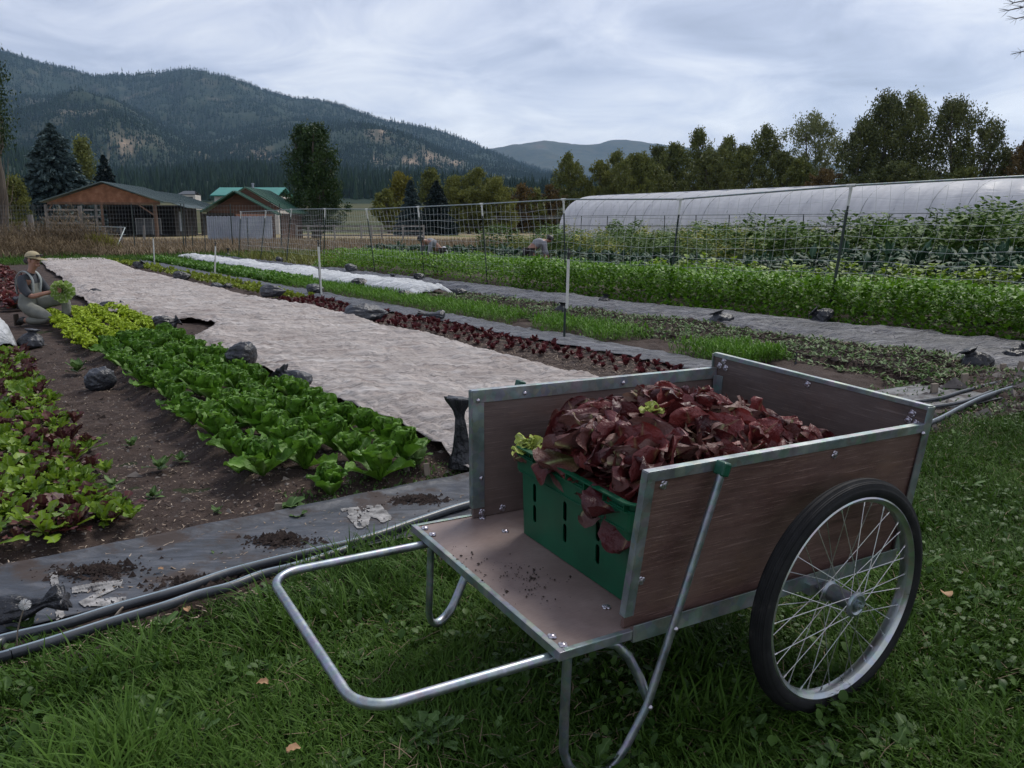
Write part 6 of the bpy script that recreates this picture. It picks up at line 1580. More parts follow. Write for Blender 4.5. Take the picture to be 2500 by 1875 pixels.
# corrugated tin fence in front of the shed
YF = 61.0; a0, a1 = at(447, 490, YF), at(588, 490, YF); ft = at(500, 467, YF).z
tf = thing('tin_fence', 'weathered whitish corrugated tin fence in front of the brown shed', 'fence', ((a0.x + a1.x) / 2, YF, 0)); L_ = a1.x - a0.x; m = MB(); n = 120
vs = [(-L_ / 2 + L_ * i / n, .035 * math.cos(i * math.pi / 2), z_) for i in range(n + 1) for z_ in (0, ft * (1 + .012 * math.sin(i * .8)))]
m.add(vs, [(2 * i, 2 * i + 2, 2 * i + 3, 2 * i + 1) for i in range(n)]); o = m.build('tin_sheet', M['tin'], tf, fix=False); sd = o.modifiers.new('t', 'SOLIDIFY'); sd.thickness = .01
m = MB(); m.box((0, .08, ft * .8), (L_, .06, .1)); m.build('rail', M['greywood'], tf)
# teal roofed house behind
YT = 110.0; c_ = at(534, 430, YT)
th_ = house('teal_roofed_house', 'pale house with a long teal metal roof behind the brown shed', 'house', (c_.x, YT, 0), 0)
hw = (at(607, 430, YT).x - at(461, 430, YT).x) / 2; zt, ze2 = at(534, 405, YT).z, at(534, 424, YT).z
m = MB(); m.prism([(-hw, -1.2, ze2), (hw, -1.2, ze2), (hw, 2.6, zt), (-hw, 2.6, zt)], (0, 0, .12)); m.prism([(-hw, 6.4, ze2), (hw, 6.4, ze2), (hw, 2.6, zt), (-hw, 2.6, zt)], (0, 0, .12)); m.build('roof', M['roofteal'], th_)
m = MB(); m.box((0, 2.6, (ze2) / 2), (hw * 2 - .6, 6.2, ze2)); m.build('wall', M['whitewall'], th_)
for k in (-.55, .6): m = MB(); m.box((hw * k, -.53, ze2 - 1.2), (1.1, .06, .9)); m.build('window', M['darkpvc'], th_)
# distant hillside house
YH = 300.0; c_ = at(405, 430, YH); zb = at(405, 440, YH).z
hh_ = house('hillside_house', 'small far house on the meadow slope, seen above the barn roof', 'house', (c_.x, YH, zb - 2), .1)
z1, z2 = at(400, 413, YH).z - zb + 2, at(400, 421, YH).z - zb + 2; w1 = (at(424, 430, YH).x - at(386, 430, YH).x) / 2
m = MB(); m.prism([(-w1, -1, z2), (w1, -1, z2), (w1 * .6, 3, z1), (-w1 * .6, 3, z1)], (0, 0, .2)); m.prism([(-w1, 7, z2), (w1, 7, z2), (w1 * .6, 3, z1), (-w1 * .6, 3, z1)], (0, 0, .2)); m.build('roof', M['darkpvc'], hh_)
m = MB(); m.box((0, 3, z2 / 2), (w1 * 1.85, 7.4, z2)); m.build('wall', M['whitewall'], hh_)
for k in (-.5, 0, .45): m = MB(); m.box((w1 * k, -.75, z2 - 1.3), (1.4, .1, 1.3)); m.build('window', M['darkpvc'], hh_)
# greenhouse
r0 = at(1292, 424, 59.0); zR = r0.z; axd = Vector((-RW[0], -RW[1], 0)).normalized(); nd_ = Vector((-NW[0], -NW[1], 0)).normalized()
gh = thing('greenhouse', 'long hoop greenhouse of translucent white plastic behind the crops', 'greenhouse', (r0.x, r0.y, 0), math.atan2(axd.y, axd.x))
# local x runs along the tunnel towards the camera side, local -y faces the crops
LG = 48; hwg = 3.5
def hoop(a): return (hwg * math.copysign(abs(math.cos(a)) ** .85, math.cos(a)), zR * math.sin(a) ** .72 if math.sin(a) > 0 else 0)
nu, na = 160, 28; vs = []
for i in range(nu + 1):
    x = LG * i / nu; sag = .05 * abs(math.sin(x * math.pi / 1.6)) - .03
    for j in range(na + 1):
        a = math.pi * j / na; y, z = hoop(a); k_ = 1 - sag / zR * 1.0
        vs.append((x, y * k_, z * k_ + .01 * math.sin(x * 7 + j)))
I = np.arange((nu + 1) * (na + 1)).reshape(nu + 1, na + 1)
o = arrays('plastic_skin', np.array(vs), quad(I), M['plastic'], gh)
for xe in (0.02, LG - .02):
    vv_ = [(xe, hoop(math.pi * j / na)[0] * .99, hoop(math.pi * j / na)[1] * .99) for j in range(na + 1)]; m = MB(); m.prism(vv_, (.03, 0, 0)); m.build('end_wall', M['plastic'], gh)
for i in range(31):
    m = MB(); m.tube([(i * 1.6, hoop(math.pi * j / 18)[0] * 1.004, hoop(math.pi * j / 18)[1] * 1.004) for j in range(19)], .022, 6, caps=False); m.build('hoop', M['wire'], gh, smooth=True)  # grey hoops laid outside the skin stand in for their shadow lines on the plastic
m = MB(); m.tube([(-.1, 0, zR + .02), (LG + .1, 0, zR + .02)], .05, 6); m.build('ridge_cover', M['whitecloth'], gh)
m = MB(); m.tube([(0, -hwg * .98, 1.2), (LG, -hwg * .98, 1.2)], .03, 6); m.build('hip_rail', M['wire'], gh)

# ---- fences and posts of the far headland
def post(vx, vtop, Y, w, mt, label, lean=0.0, h=None):
    b = tb(vx, Y); hz = h or hgt(vtop, Y); m = MB()
    m.tube([(0, 0, 0), (lean * hz * .5, 0, hz * .5), (lean * hz, 0, hz)], [w, w * .95, w * .85], 9); o = m.build('fence_post', M[mt], smooth=True); o.location = b; tag(o, label, 'fence post', 'posts of the far fences')
post(181, 445, 44, .13, 'greywood', 'tall leaning grey timber post in front of the barn', -.06)
post(70, 464, 44, .16, 'greywood', 'thick grey timber post left of the tall one', -.04)
post(52, 478, 46, .11, 'greywood', 'shorter grey timber post left of the thick one')
post(82, 488, 46, .06, 'greywood', 'low thin post right of the thick one')
post(309, 487, 52, .07, 'greywood', 'grey post by the barn right bay', .03)
post(260, 488, 50, .07, 'greywood', 'short grey post behind the tube gate')
post(225, 489, 50, .07, 'greywood', 'short grey post at the tube gate middle')
for i, (vx, vt) in enumerate(((5, 485), (16, 480), (205, 441), (398, 440), (413, 489), (440, 470), (533, 470), (690, 478))):
    post(vx, vt, 42 if i < 2 else 36, .022, 'darkpvc' if i % 2 else 'postgreen', ['dark steel stake at the left frame edge', 'second dark steel stake from the left frame edge', 'slim white topped stake left of the barn middle post', 'steel stake in front of the barn right wall', 'short stake by the barn right wall', 'leaning stake with a white top left of the tin fence', 'steel stake in front of the tin fence', 'thin stake in front of the lone dark tree'][i], .02)
# field wire fence: one thing with its strands
wf = thing('wire_fence', 'thin square wire fence crossing in front of the barn', 'fence'); vs = []; fs = []
YW = 40.0
for k in range(11): z_ = .25 + k * .19; strand([(x, YW, z_) for x in np.linspace(at(-40, 490, YW).x, at(620, 490, YW).x, 60)], .004)
for x in np.linspace(at(-40, 490, YW).x, at(620, 490, YW).x, 100): strand([(x, YW, .2), (x, YW, 2.2)], .0035)
m = MB(); m.add(vs, fs); m.build('wire_mesh', M['wire'], wf, fix=False)
for i in range(7):
    m = MB(); x = at(-30 + i * 106, 490, YW).x; m.tube([(x, YW, 0), (x, YW, 2.25)], .025, 6); m.build('stake', M['postgreen'], wf)
# tube gate lying before the barn
YG = 44.0; g0, g1, g2 = at(176, 488, YG), at(270, 492, YG), at(277, 525, YG - 4)
tg = thing('tube_gate', 'long pale metal tube gate in front of the barn', 'gate', (g0.x, YG, 0)); m = MB()
for z_ in (g0.z, g0.z - .38): m.tube([(0, 0, z_), (g1.x - g0.x, 0, z_ - .08)], .022, 8)
m.tube([(g1.x - g0.x, 0, g1.z), (g1.x - g0.x + .35, -2, 0)], .03, 8); m.tube([(0, 0, 0), (0, 0, g0.z)], .022, 8)
m.build('gate_frame', M['galv'], tg, smooth=True); m = MB()
for i in range(38): x = (g1.x - g0.x) * i / 38; m.tube([(x, 0, g0.z - .36), (x + .06, 0, g0.z - .02)], .006, 5)
m.build('gate_bars', M['wire'], tg)
# wooden corral behind the lone tree
YC = 66.0; cf = thing('wooden_corral', 'grey board corral fence right of the lone dark tree', 'fence')
for i, vx in enumerate((640, 665, 722, 780, 802, 824, 870, 915)):
    p = tb(vx, YC - (i > 2) * 4); m = MB(); m.box((p.x, p.y, .62), (.12, .12, 1.25)); m.build('post', M['greywood'], cf)
for z_ in (.45, .8, 1.15):
    m = MB(); a_, b_ = tb(640, YC), tb(915, YC - 4); m.beam((a_.x, a_.y - .08, z_), (b_.x, b_.y - .08, z_), .03, .12); m.build('board', M['greywood'], cf)
# dry meadow, weeds and bush at the far headland
def field(N, x0, x1, y0, y1, L, W, mat, name, label, cat, seed, patch=None, a0=(0, .7)):
    r = np.random.default_rng(seed); X = r.uniform(x0, x1, N); Y = y0 + (y1 - y0) * r.random(N) ** 1.4
    h = fbm(X / 2.5, Y / 2.5, 3, seed)
    if patch: ok = patch(X, Y); X, Y, h = X[ok], Y[ok], h[ok]
    N = len(X); V, Fc, A = leaves(N, 3, 2, L * (.4 + h) * r.uniform(.6, 1.3, N), W, r.random(N) * 6.28, r.uniform(*a0, N), r.uniform(.2, 1.1, N), shape='blade', base=np.stack([X, Y, 0 * X], 1), seed=seed)
    return stuff(arrays(name, V, Fc, M[mat], attr=A), label, cat)
tf_ = lambda X, Y: ((X * RW[0] + Y * RW[1]) > 33.4) | ((X * NW[0] + Y * NW[1]) > 26.5)
field(70000, -32, 6, 27, 58, .46, .020, 'grassdry', 'dry_grass', 'dry tan tall grass beyond the far ends of the beds', 'dry grass', 500, lambda X, Y: (X * RW[0] + Y * RW[1]) > 35.2 )
field(26000, -30, 2, 25, 40, .26, .018, 'grass', 'grass_strip', 'green grass strip along the far ends of the beds', 'grass', 501, lambda X, Y: ((X * RW[0] + Y * RW[1]) > 32.2) & ((X * RW[0] + Y * RW[1]) < 36))
field(30000, -20, 12, 22, 40, .4, .02, 'willow', 'onion_tops', 'pale yellow green growth between the trellis end and the dry grass', 'weeds', 502, lambda X, Y: ((X * NW[0] + Y * NW[1]) > 9.2) & ((X * RW[0] + Y * RW[1]) > 23) & ((X * RW[0] + Y * RW[1]) < 34))
r = np.random.default_rng(503)
def tangle(c, R, H, N, mat, label, seed, L=.22):
    r = np.random.default_rng(seed); u = r.normal(0, 1, (N, 3)); u /= np.linalg.norm(u, axis=1)[:, None]; q = r.random(N) ** .5
    B = u * q[:, None] * [R, R * .6, H * .6] * (1 + .35 * fbm(u[:, 0] * 4 + 9, u[:, 2] * 4 + 9, 3, seed))[:, None]; B[:, 2] = np.abs(B[:, 2] + H * .3)
    V, Fc, A = leaves(N, 3, 2, L * r.uniform(.5, 1.4, N), .009, r.random(N) * 6.28, r.uniform(0, 1.2, N), r.uniform(0, 1, N), shape='lance', base=B, seed=seed)
    o = arrays('dry_bush', V, Fc, M[mat], attr=A); o.location = c; return tag(o, label, 'bush', 'dry bushes left of the barn')
for i, (vx, vy, R_b, H_b, mt, lab) in enumerate([(12, 503, 1.5, 1.25, 'grassdry', 'tan weedy bush at the left frame edge'), (55, 500, 1.7, 1.3, 'drybrown', 'brown weedy bush second from the left edge'), (110, 497, 1.7, 1.4, 'drybrown', 'brown tangled bush in the middle of the weedy bank'), (150, 478, 1.1, 1.9, 'grassdry', 'tallest tan weed bush in front of the barn rails'), (188, 505, 1.2, 1.2, 'drybrown', 'brown bush beside the tall timber post'), (208, 527, .7, .8, 'yellowing', 'small yellow green bush at the end of the weedy bank'), (26, 530, 1.5, .8, 'drybrown', 'low brown scrub under the left bushes'), (120, 540, 1.8, .7, 'drybrown', 'low dark scrub in front of the middle bush')]):
    p = tb(vx, 36 - (i > 5) * 4); tangle(p, R_b * 1.15, H_b, 5200, mt, lab, 510 + i)

# ================================================================== people
def skinbody(name, nodes, edges, mat, parent=None, sub=2, root=0, smooth=True):
    me = bpy.data.meshes.new(name); me.from_pydata([n_[0] for n_ in nodes], edges, [])
    o = bpy.data.objects.new(name, me); C.objects.link(o); me.materials.append(mat)
    sk = o.modifiers.new('skin', 'SKIN'); sk.use_smooth_shade = smooth; sk.branch_smoothing = .6
    lay_ = me.skin_vertices[0] if me.skin_vertices else None
    if lay_ is None:
        import bmesh
        bm = bmesh.new(); bm.from_mesh(me); bm.verts.layers.skin.verify(); bm.to_mesh(me); bm.free(); lay_ = me.skin_vertices[0]
    for i, n_ in enumerate(nodes):
        rr = n_[1]; lay_.data[i].radius = rr if isinstance(rr, tuple) else (rr, rr); lay_.data[i].use_root = (i == root)
    sb = o.modifiers.new('sub', 'SUBSURF'); sb.levels = sb.render_levels = sub
    dg = bpy.context.evaluated_depsgraph_get(); me2 = bpy.data.meshes.new_from_object(o.evaluated_get(dg)); me2.name = name
    o.modifiers.clear(); o.data = me2; me2.polygons.foreach_set('use_smooth', [True] * len(me2.polygons))
    if parent: o.parent = parent
    return o
def chain(n, start=0): return [(start + i, start + i + 1) for i in range(n - 1)]
def blob(name, mat, parent, c, r3, rot=None, n=20, m_=14, fn=None):
    vs = []
    for j in range(m_ + 1):
        th = math.pi * j / m_
        for i in range(n):
            a = 2 * math.pi * i / n; v = Vector((math.sin(th) * math.cos(a), math.sin(th) * math.sin(a), math.cos(th)))
            if fn: v = fn(v)
            v = Vector((v.x * r3[0], v.y * r3[1], v.z * r3[2]));
            if rot is not None: v = rot @ v
            vs.append(v + Vector(c))
    m = MB(); m.add(vs, [(j * n + i, j * n + (i + 1) % n, (j + 1) * n + (i + 1) % n, (j + 1) * n + i) for j in range(m_) for i in range(n)])
    return m.build(name, mat, parent, smooth=True)
# kneeling worker: local x = facing, y = left, z = up
pk = G(66, 703)
per = thing('person', 'kneeling person in a tan cap and grey overalls holding a green lettuce', 'person', (pk.x - .02, pk.y, zs(pk)), -.12)
# one continuous body: pelvis, spine, neck, head; arms with hands; legs
B = [((.03, 0, .25), (.10, .13)), ((.035, 0, .36), (.095, .12)), ((.055, 0, .48), (.10, .135)), ((.075, 0, .58), (.09, .14)), ((.095, 0, .655), (.055, .07)), ((.125, 0, .705), .043), ((.150, 0, .75), .052), ((.165, 0, .80), .078), ((.163, 0, .86), .074),
     ((.07, .15, .61), .052), ((.13, .20, .46), .043), ((.20, .19, .385), .036), ((.33, .12, .42), .028), ((.41, .08, .44), .022),     # left arm 9-13
     ((.07, -.15, .61), .052), ((.14, -.20, .47), .043), ((.225, -.19, .375), .036), ((.34, -.13, .41), .028), ((.42, -.07, .435), .022),  # right arm 14-18
     ((.05, .09, .23), .085), ((.27, .13, .31), .074), ((.46, .13, .30), .058), ((.46, .12, .16), .047), ((.44, .12, .05), .036), ((.54, .12, .03), .03),   # left leg, foot planted 19-24
     ((.05, -.09, .22), .088), ((.24, -.12, .17), .076), ((.43, -.13, .085), .058), ((.20, -.13, .065), .048), ((.01, -.12, .07), .036), ((-.02, -.12, .02), .028)]  # right leg, knee on the ground 25-30
Ed = chain(9) + [(3, 9)] + chain(5, 9) + [(3, 14)] + chain(5, 14) + [(0, 19)] + chain(6, 19) + [(0, 25)] + chain(6, 25)
skinbody('body', B, Ed, M['skin'], per)
def handmesh(c, d, sgn, parent):
    nodes = [(Vector(c), (.026, .018))]; edges = []
    d = Vector(d).normalized(); u = Vector((0, 0, 1)); s_ = d.cross(u).normalized()
    for k, (o_, ln) in enumerate(((-.024, .060), (-.008, .068), (.008, .064), (.022, .052))):
        b = len(nodes); p = Vector(c) + u * -o_ + d * .035
        nodes += [(p, .0105), (p + d * ln * .5 - s_ * sgn * .012, .0095), (p + d * ln * .75 - s_ * sgn * .035, .008)]; edges += [(0, b), (b, b + 1), (b + 1, b + 2)]
    b = len(nodes); p = Vector(c) + u * .026
    nodes += [(p, .012), (p + d * .03 + u * .018 - s_ * sgn * .015, .010), (p + d * .05 + u * .012 - s_ * sgn * .03, .008)]; edges += [(0, b), (b, b + 1), (b + 1, b + 2)]
    skinbody('hand', [(tuple(a), r_) for a, r_ in nodes], edges, M['skin'], parent, 1)
handmesh((.455, -.06, .445), (.9, .35, .05), -1, per); handmesh((.44, .07, .45), (.9, -.3, .05), 1, per)
# shirt, overalls, straps
Sx = lambda p, k: (p[0], tuple(v * k for v in p[1]) if isinstance(p[1], tuple) else p[1] * k)
sh = [Sx(B[1], 1.12), Sx(B[2], 1.12), Sx(B[3], 1.10), ((.092, 0, .65), (.062, .082)), ((.112, 0, .69), (.05, .05)), Sx(B[9], 1.22), Sx(B[10], 1.36), ((.19, .19, .395), .052), Sx(B[14], 1.22), Sx(B[15], 1.38), ((.215, -.192, .385), .053)]
skinbody('shirt', sh, [(0, 1), (1, 2), (2, 3), (3, 4), (2, 5), (5, 6), (6, 7), (2, 8), (8, 9), (9, 10)], M['shirtd'], per)
ov = [Sx(B[0], 1.16), ((.035, 0, .37), (.112, .138)), ((.05, 0, .43), (.108, .135))] + [Sx(b, 1.17) for b in B[19:23]] + [((.45, .12, .10), .058)] + [Sx(b, 1.17) for b in B[25:29]] + [((.07, -.125, .07), .052)]
skinbody('overalls', ov, [(0, 1), (1, 2), (0, 3)] + chain(5, 3) + [(0, 8)] + chain(5, 8), M['overall'], per)
for y in (-.085, .085):
    m = MB(); m.tube(spline([(-.065, y * .7, .40), (-.058, y * .9, .52), (-.03, y, .62), (.05, y, .688), (.13, y, .665), (.178, y * .9, .58), (.17, y * .8, .47), (.155, y * .7, .40)], 6), .020, 8, flat=.35, ref=(1, 0, 0)); m.build('strap', M['strap'], per, smooth=True)
m = MB(); m.box((.158, 0, .46), (.012, .18, .15), Matrix.Rotation(-.05, 3, 'Y')); m.build('bib', M['overall'], per, bevel=.005)
# head details
face = Vector((.165, 0, .825))
m = MB(); m.add([face + Vector(v) for v in ((.070, -.011, .028), (.070, .011, .028), (.074, -.016, -.012), (.074, .016, -.012), (.098, 0, -.008), (.078, 0, .03))], [(0, 2, 4, 5), (1, 5, 4, 3), (2, 3, 4), (0, 5, 1)]); m.build('nose', M['skin'], per, smooth=True)
for y in (-.028, .028): blob('eye', M['hair'], per, face + Vector((.069, y, .022)), (.006, .009, .006), n=8, m_=6)
m = MB(); m.box(face + Vector((.072, 0, -.040)), (.008, .035, .006)); m.build('mouth', M['lips'], per, bevel=.002)
blob('chin', M['skin'], per, face + Vector((.045, 0, -.062)), (.032, .036, .022), n=12, m_=8)
for y in (-.078, .078): blob('ear', M['skin'], per, face + Vector((-.005, y, .0)), (.018, .010, .030), n=10, m_=8)
blob('hair', M['hair'], per, face + Vector((-.028, 0, .012)), (.064, .080, .070), n=18, m_=12)
blob('hair_bun', M['hair'], per, face + Vector((-.102, 0, -.01)), (.034, .034, .038), n=12, m_=8)
def capf(v): return Vector((v.x, v.y, max(v.z, -.06)))
cr_ = Matrix.Rotation(.12, 3, 'Y')
cap = blob('cap', M['hat'], per, face + Vector((-.008, 0, .036)), (.094, .088, .082), cr_, 26, 18, capf)
m = MB(); vs = []; nn = 12
for i in range(nn + 1):
    a = -1.15 + 2.3 * i / nn; c0 = face + Vector((.072 * math.cos(a), .082 * math.sin(a), .034 - .01 * math.cos(a))); c1 = face + Vector((.058 + .118 * math.cos(a * .95), .076 * math.sin(a), .006 + .016 * abs(math.sin(a)) - .004)) ; vs += [c0, c1, c1 - Vector((0, 0, .006)), c0 - Vector((0, 0, .006))]
m.add(vs, [(i * 4 + q, i * 4 + (q + 1) % 4, i * 4 + 4 + (q + 1) % 4, i * 4 + 4 + q) for i in range(nn) for q in range(4)]); m.build('cap_brim', M['hat'], cap, smooth=True)
m = MB(); m.tube([face + Vector((-.01 + .09 * math.cos(a), .092 * math.sin(a), .045 + .012 * math.cos(a))) for a in np.linspace(-2.4, 2.4, 22)], .004, 6); 
for y in (-.035, .035): m.box(face + Vector((.088, y, .058)), (.012, .05, .026), Matrix.Rotation(.3, 3, 'Y'))
m.build('sunglasses', M['boot'], per, smooth=True)
# boots
skinbody('boot', [((.07, -.125, .07), .054), ((.0, -.12, .075), .054), ((-.035, -.12, .03), .045), ((-.02, -.12, -.0), .03)], chain(4), M['boot'], per)
m = MB(); m.box((-.075, -.12, .075), (.018, .085, .15)); m.build('boot_sole', M['bootsole'], per, bevel=.006)
skinbody('boot', [((.455, .12, .20), .062), ((.445, .12, .10), .056), ((.45, .12, .045), .05), ((.55, .12, .032), .042), ((.60, .12, .028), .03)], chain(5), M['bootgreen'], per)
# the lettuce in the hands
r = np.random.default_rng(700); N = 30; k = np.arange(N); fr = k / (N - 1)
V, Fc, A = leaves(N, 9, 9, (.185 - .06 * fr), (.075 - .02 * fr), k * 2.4, 1.5 - .8 * fr + r.normal(0, .12, N), .1 - .5 * fr, cup=.15, ruf=.010, freq=2.2, shape='frill', base=np.stack([0 * fr, 0 * fr, .01 + .02 * fr], 1), seed=700)
o = arrays('held_lettuce', V, Fc, M['heldlet'], attr=A); Mr = Matrix.Rotation(-.12, 3, 'Z') @ Matrix.Rotation(.35, 3, 'Z') @ Matrix.Rotation(math.radians(82), 3, 'X')
o.scale = (.82,) * 3; o.rotation_euler = Mr.to_euler(); o.location = Vector(per.location) + Matrix.Rotation(-.12, 3, 'Z') @ Vector((.50, .03, .43)); tag(o, 'open green lettuce head held in the hands of the kneeling person', 'lettuce')
# bending workers in the crops
def bender(base, rz, label, shirt, facing_cam, extra):
    root = thing('person', label, 'person', base, rz)
    Bb = [((0, 0, .62), (.11, .14)), ((.10, 0, .74), (.10, .13)), ((.24, 0, .84), (.11, .15)), ((.36, 0, .88), (.10, .15)), ((.43, 0, .88), .05), ((.49, 0, .895), .05), ((.545, 0, .915), .082), ((.575, 0, .90), .078),
          ((.35, .17, .86), .05), ((.40, .19, .66), .04), ((.45, .15, .50), .032), ((.47, .12, .40), .026), ((.35, -.17, .86), .05), ((.40, -.19, .66), .04), ((.46, -.15, .50), .032), ((.48, -.12, .40), .026),
          ((.0, .1, .58), .09), ((.10, .12, .34), .07), ((.0, .12, .06), .045), ((.10, .12, .03), .035), ((.0, -.1, .58), .09), ((.14, -.12, .34), .07), ((.04, -.12, .06), .045), ((.14, -.12, .03), .035)]
    Ee = chain(8) + [(3, 8)] + chain(4, 8) + [(3, 12)] + chain(4, 12) + [(0, 16)] + chain(4, 16) + [(0, 20)] + chain(4, 20)
    skinbody('body', Bb, Ee, M['skin'], root, 1)
    sh = [Sx(Bb[1], 1.18), Sx(Bb[2], 1.18), Sx(Bb[3], 1.14), ((.42, 0, .88), .07), Sx(Bb[8], 1.25), Sx(Bb[9], 1.35), ((.44, .155, .53), .045), Sx(Bb[12], 1.25), Sx(Bb[13], 1.35), ((.45, -.155, .53), .045)]
    skinbody('shirt', sh, [(0, 1), (1, 2), (2, 3), (2, 4), (4, 5), (5, 6), (2, 7), (7, 8), (8, 9)], shirt, root, 1)
    tr_ = [Sx(Bb[0], 1.12), Sx(Bb[16], 1.1), Sx(Bb[17], 1.15), Sx(Bb[18], 1.3), Sx(Bb[20], 1.1), Sx(Bb[21], 1.15), Sx(Bb[22], 1.3)]
    skinbody('trousers', tr_, [(0, 1), (1, 2), (2, 3), (0, 4), (4, 5), (5, 6)], M['jean'], root, 1)
    blob('hair', M['hair'], root, (.545, 0, .945), (.088, .086, .075)); blob('hair_bun', M['hair'], root, (.50, 0, 1.01), (.035, .035, .035), n=10, m_=8)
    for sg in (-1, 1): handmesh((.49, .12 * sg, .37), (.1, 0, -1), sg, root)
    for y in (-.028, .028): blob('eye', M['hair'], root, (.625, y, .905), (.006, .009, .008), n=8, m_=6)
    return root
p2 = at(1168, 549, 20.5); b2 = bender((p2.x - .30, 20.5, 0), .15, 'person in a grey shirt bending over the kale, side on, facing right', M['shirtg'], False, None)
p1 = at(930, 549, 20.5); b1 = bender((p1.x + .22, 20.7, 0), math.radians(215), 'person with dark hair bending forward, pale bag at the hip and red gloves', M['shirtg2'], True, None)
blob('hip_bag', M['whitecloth'], b1, (-.08, .06, .55), (.07, .14, .20))
for sg in (-1, 1): blob('glove', M['redglove'], b1, (.48, .11 * sg, .43), (.045, .04, .06))
# ================================================================== lawn
def lawn(N, seed, tall=False):
    r = np.random.default_rng(seed)
    y = 1.25 + 5.2 * r.random(N * 3) ** 1.25; x = r.uniform(-1, 1, N * 3) * (y * .82 + .9) + .0
    s_ = x * RW[0] + y * RW[1]; t_ = x * NW[0] + y * NW[1]
    edge = np.interp(t_, [-3, 0, .4, .77, 1.2, 2, 3, 5.1, 6.1, 8], [2.68, 2.72, 2.70, 2.66, 2.84, 2.88, 2.72, 2.66, 2.5, 2.4]) + .16 * (fbm(x * 4, y * 4, 3, 3) - .5)
    ok = (s_ < edge)
    if tall:
        k = fbm(x * 2.1, y * 2.1, 2, 31); ok &= (k > .50) & (s_ > 1.2) & (t_ < 3.4) & ((s_ > edge - np.where((t_ > .6) & (t_ < 2.6), .95, .35)) | (k > .72))
    x, y, s_, t_ = x[ok][:N], y[ok][:N], s_[ok][:N], t_[ok][:N]; N = len(x)
    cl = fbm(x * 3.5, y * 3.5, 3, 33)
    L = (.030 + .062 * cl) * r.uniform(.6, 1.5, N) * (2.1 if tall else 1)
    W = r.uniform(.0019, .004, N) * (1.25 if tall else 1)
    wind = 2.2 * fbm(x * 2, y * 2, 2, 35) * 3.14
    az = wind + r.normal(0, 1.3, N); a0 = r.uniform(.05, .9, N) * (.7 if tall else 1.1); curl = r.uniform(.3, 1.7, N)
    return leaves(N, 5, 2, L, W, az, a0, curl, shape='blade', base=np.stack([x, y, 0 * x - .008], 1), twist=r.normal(0, .25, N), seed=seed, cpow=1.4, rnd=np.clip(.55 * fbm(x * 1.5, y * 1.5, 2, 37) + .5 * r.random(N) - .05, 0, 1))
V, Fc, A = lawn(185000, 600)
stuff(arrays('grass', V, Fc, M['grass'], attr=A), 'short thick green lawn grass under and around the cart', 'grass')
V, Fc, A = lawn(26000, 601, True)
stuff(arrays('long_grass', V, Fc, M['grass'], attr=A), 'longer arching grass tufts in the lawn near the bed edge', 'grass')
# clover and small broad leaves woven through the lawn
r = np.random.default_rng(602); N = 15000
y = 1.25 + 4.6 * r.random(N) ** 1.2; x = r.uniform(-1, 1, N) * (y * .72 + .5); s_ = x * RW[0] + y * RW[1]; t_ = x * NW[0] + y * NW[1]
ok = (s_ < 2.72) & (fbm(x * 1.7, y * 1.7, 3, 41) > .44); x, y = x[ok], y[ok]; N = len(x); sc = r.uniform(.6, 1.4, N)
V, Fc, A = leaves(N, 5, 3, .026 * sc, .008 * sc, r.random(N) * 6.28, r.uniform(.5, 1.4, N), r.uniform(-.1, .9, N), cup=.2, shape='round', lobe=.2, base=np.stack([x, y, r.uniform(.005, .045, N)], 1), seed=602)
stuff(arrays('clover', V, Fc, M['clover'], attr=A), 'clover and small broad leaved weeds in the lawn', 'clover')
# dead blades and thatch
r = np.random.default_rng(603); N = 7000
y = 1.25 + 4.2 * r.random(N) ** 1.2; x = r.uniform(-1, 1, N) * (y * .72 + .5); s_ = x * RW[0] + y * RW[1]; ok = s_ < 2.75; x, y = x[ok], y[ok]; N = len(x)
V, Fc, A = leaves(N, 4, 2, .05 * r.uniform(.5, 1.8, N), .0016, r.random(N) * 6.28, r.uniform(1.0, 1.6, N), r.uniform(0, .6, N), shape='blade', base=np.stack([x, y, r.uniform(.003, .03, N)], 1), twist=r.normal(0, .3, N), seed=603)
stuff(arrays('dead_grass', V, Fc, M['grassdry'], attr=A), 'dead tan blades lying in the lawn', 'dead grass')
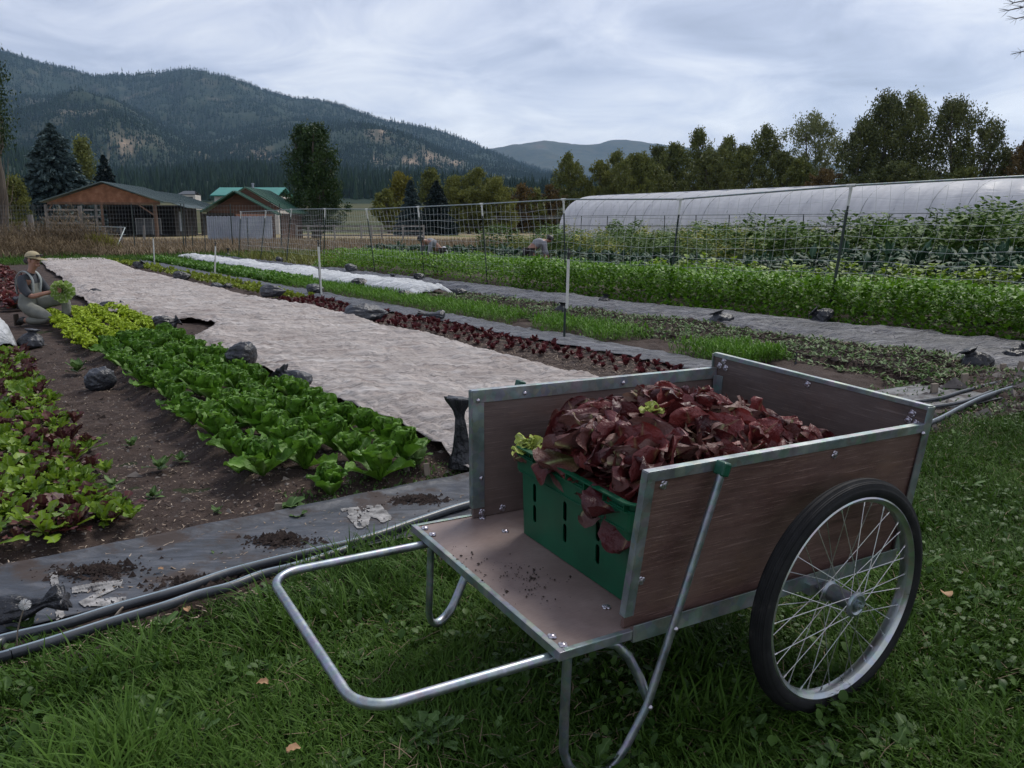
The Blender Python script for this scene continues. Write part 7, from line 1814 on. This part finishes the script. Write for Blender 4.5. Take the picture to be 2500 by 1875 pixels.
# flat rosettes of broad leaved weeds in the turf
r = np.random.default_rng(605); NP = 420
y = 1.3 + 4.0 * r.random(NP) ** 1.2; x = r.uniform(-1, 1, NP) * (y * .72 + .4); s_ = x * RW[0] + y * RW[1]; ok = (s_ < 2.7) & (fbm(x * 1.3, y * 1.3, 2, 51) > .46); x, y = x[ok], y[ok]; NP = len(x)
X = np.repeat(x, 8); Y = np.repeat(y, 8); N = len(X); sc = np.repeat(r.uniform(.6, 1.3, NP), 8)
V, Fc, A = leaves(N, 8, 3, .075 * sc * r.uniform(.6, 1.1, N), .013 * sc, np.tile(np.arange(8) * 2.4, NP) + np.repeat(r.random(NP) * 6, 8), r.uniform(.7, 1.35, N), r.uniform(0, .7, N), cup=.2, shape='fan', lobe=.45, freq=3.0, base=np.stack([X, Y, 0 * X + .004], 1), seed=605)
stuff(arrays('turf_weeds', V, Fc, M['weed'], attr=A), 'toothed dandelion leaves scattered in the lawn', 'weeds')
# sparser lawn out to the sides and behind the camera
r = np.random.default_rng(604); N = 230000
x = r.uniform(-6, 10, N); y = r.uniform(-3, 7, N); s_ = x * RW[0] + y * RW[1]; inn = (np.abs(x) < y * .82 + .9) & (y > 1.25) & (y < 6.4); ok = (s_ < 2.6) & ~inn; x, y = x[ok], y[ok]; N = len(x)
V, Fc, A = leaves(N, 3, 2, .08 * r.uniform(.6, 1.5, N), .005, r.random(N) * 6.28, r.uniform(.1, 1, N), r.uniform(.3, 1.5, N), shape='blade', base=np.stack([x, y, 0 * x - .01], 1), seed=604)
stuff(arrays('outer_grass', V, Fc, M['grass'], attr=A), 'lawn grass to the sides and behind the viewer', 'grass')

# ================================================================== haze
hz = MB(); hz.box((0, 4700, 650), (19400, 10600, 1310))
m, n, l, b = newmat('haze'); n.remove(b)
pv = n.new('ShaderNodeVolumePrincipled'); pv.inputs['Color'].default_value = (.45, .68, 1.0, 1); pv.inputs['Density'].default_value = 4.0e-5; pv.inputs['Anisotropy'].default_value = .2
l.new(pv.outputs[0], n['Material Output'].inputs['Volume'])
o = hz.build('haze', m); stuff(o, 'thin blue haze in the valley air', 'haze')
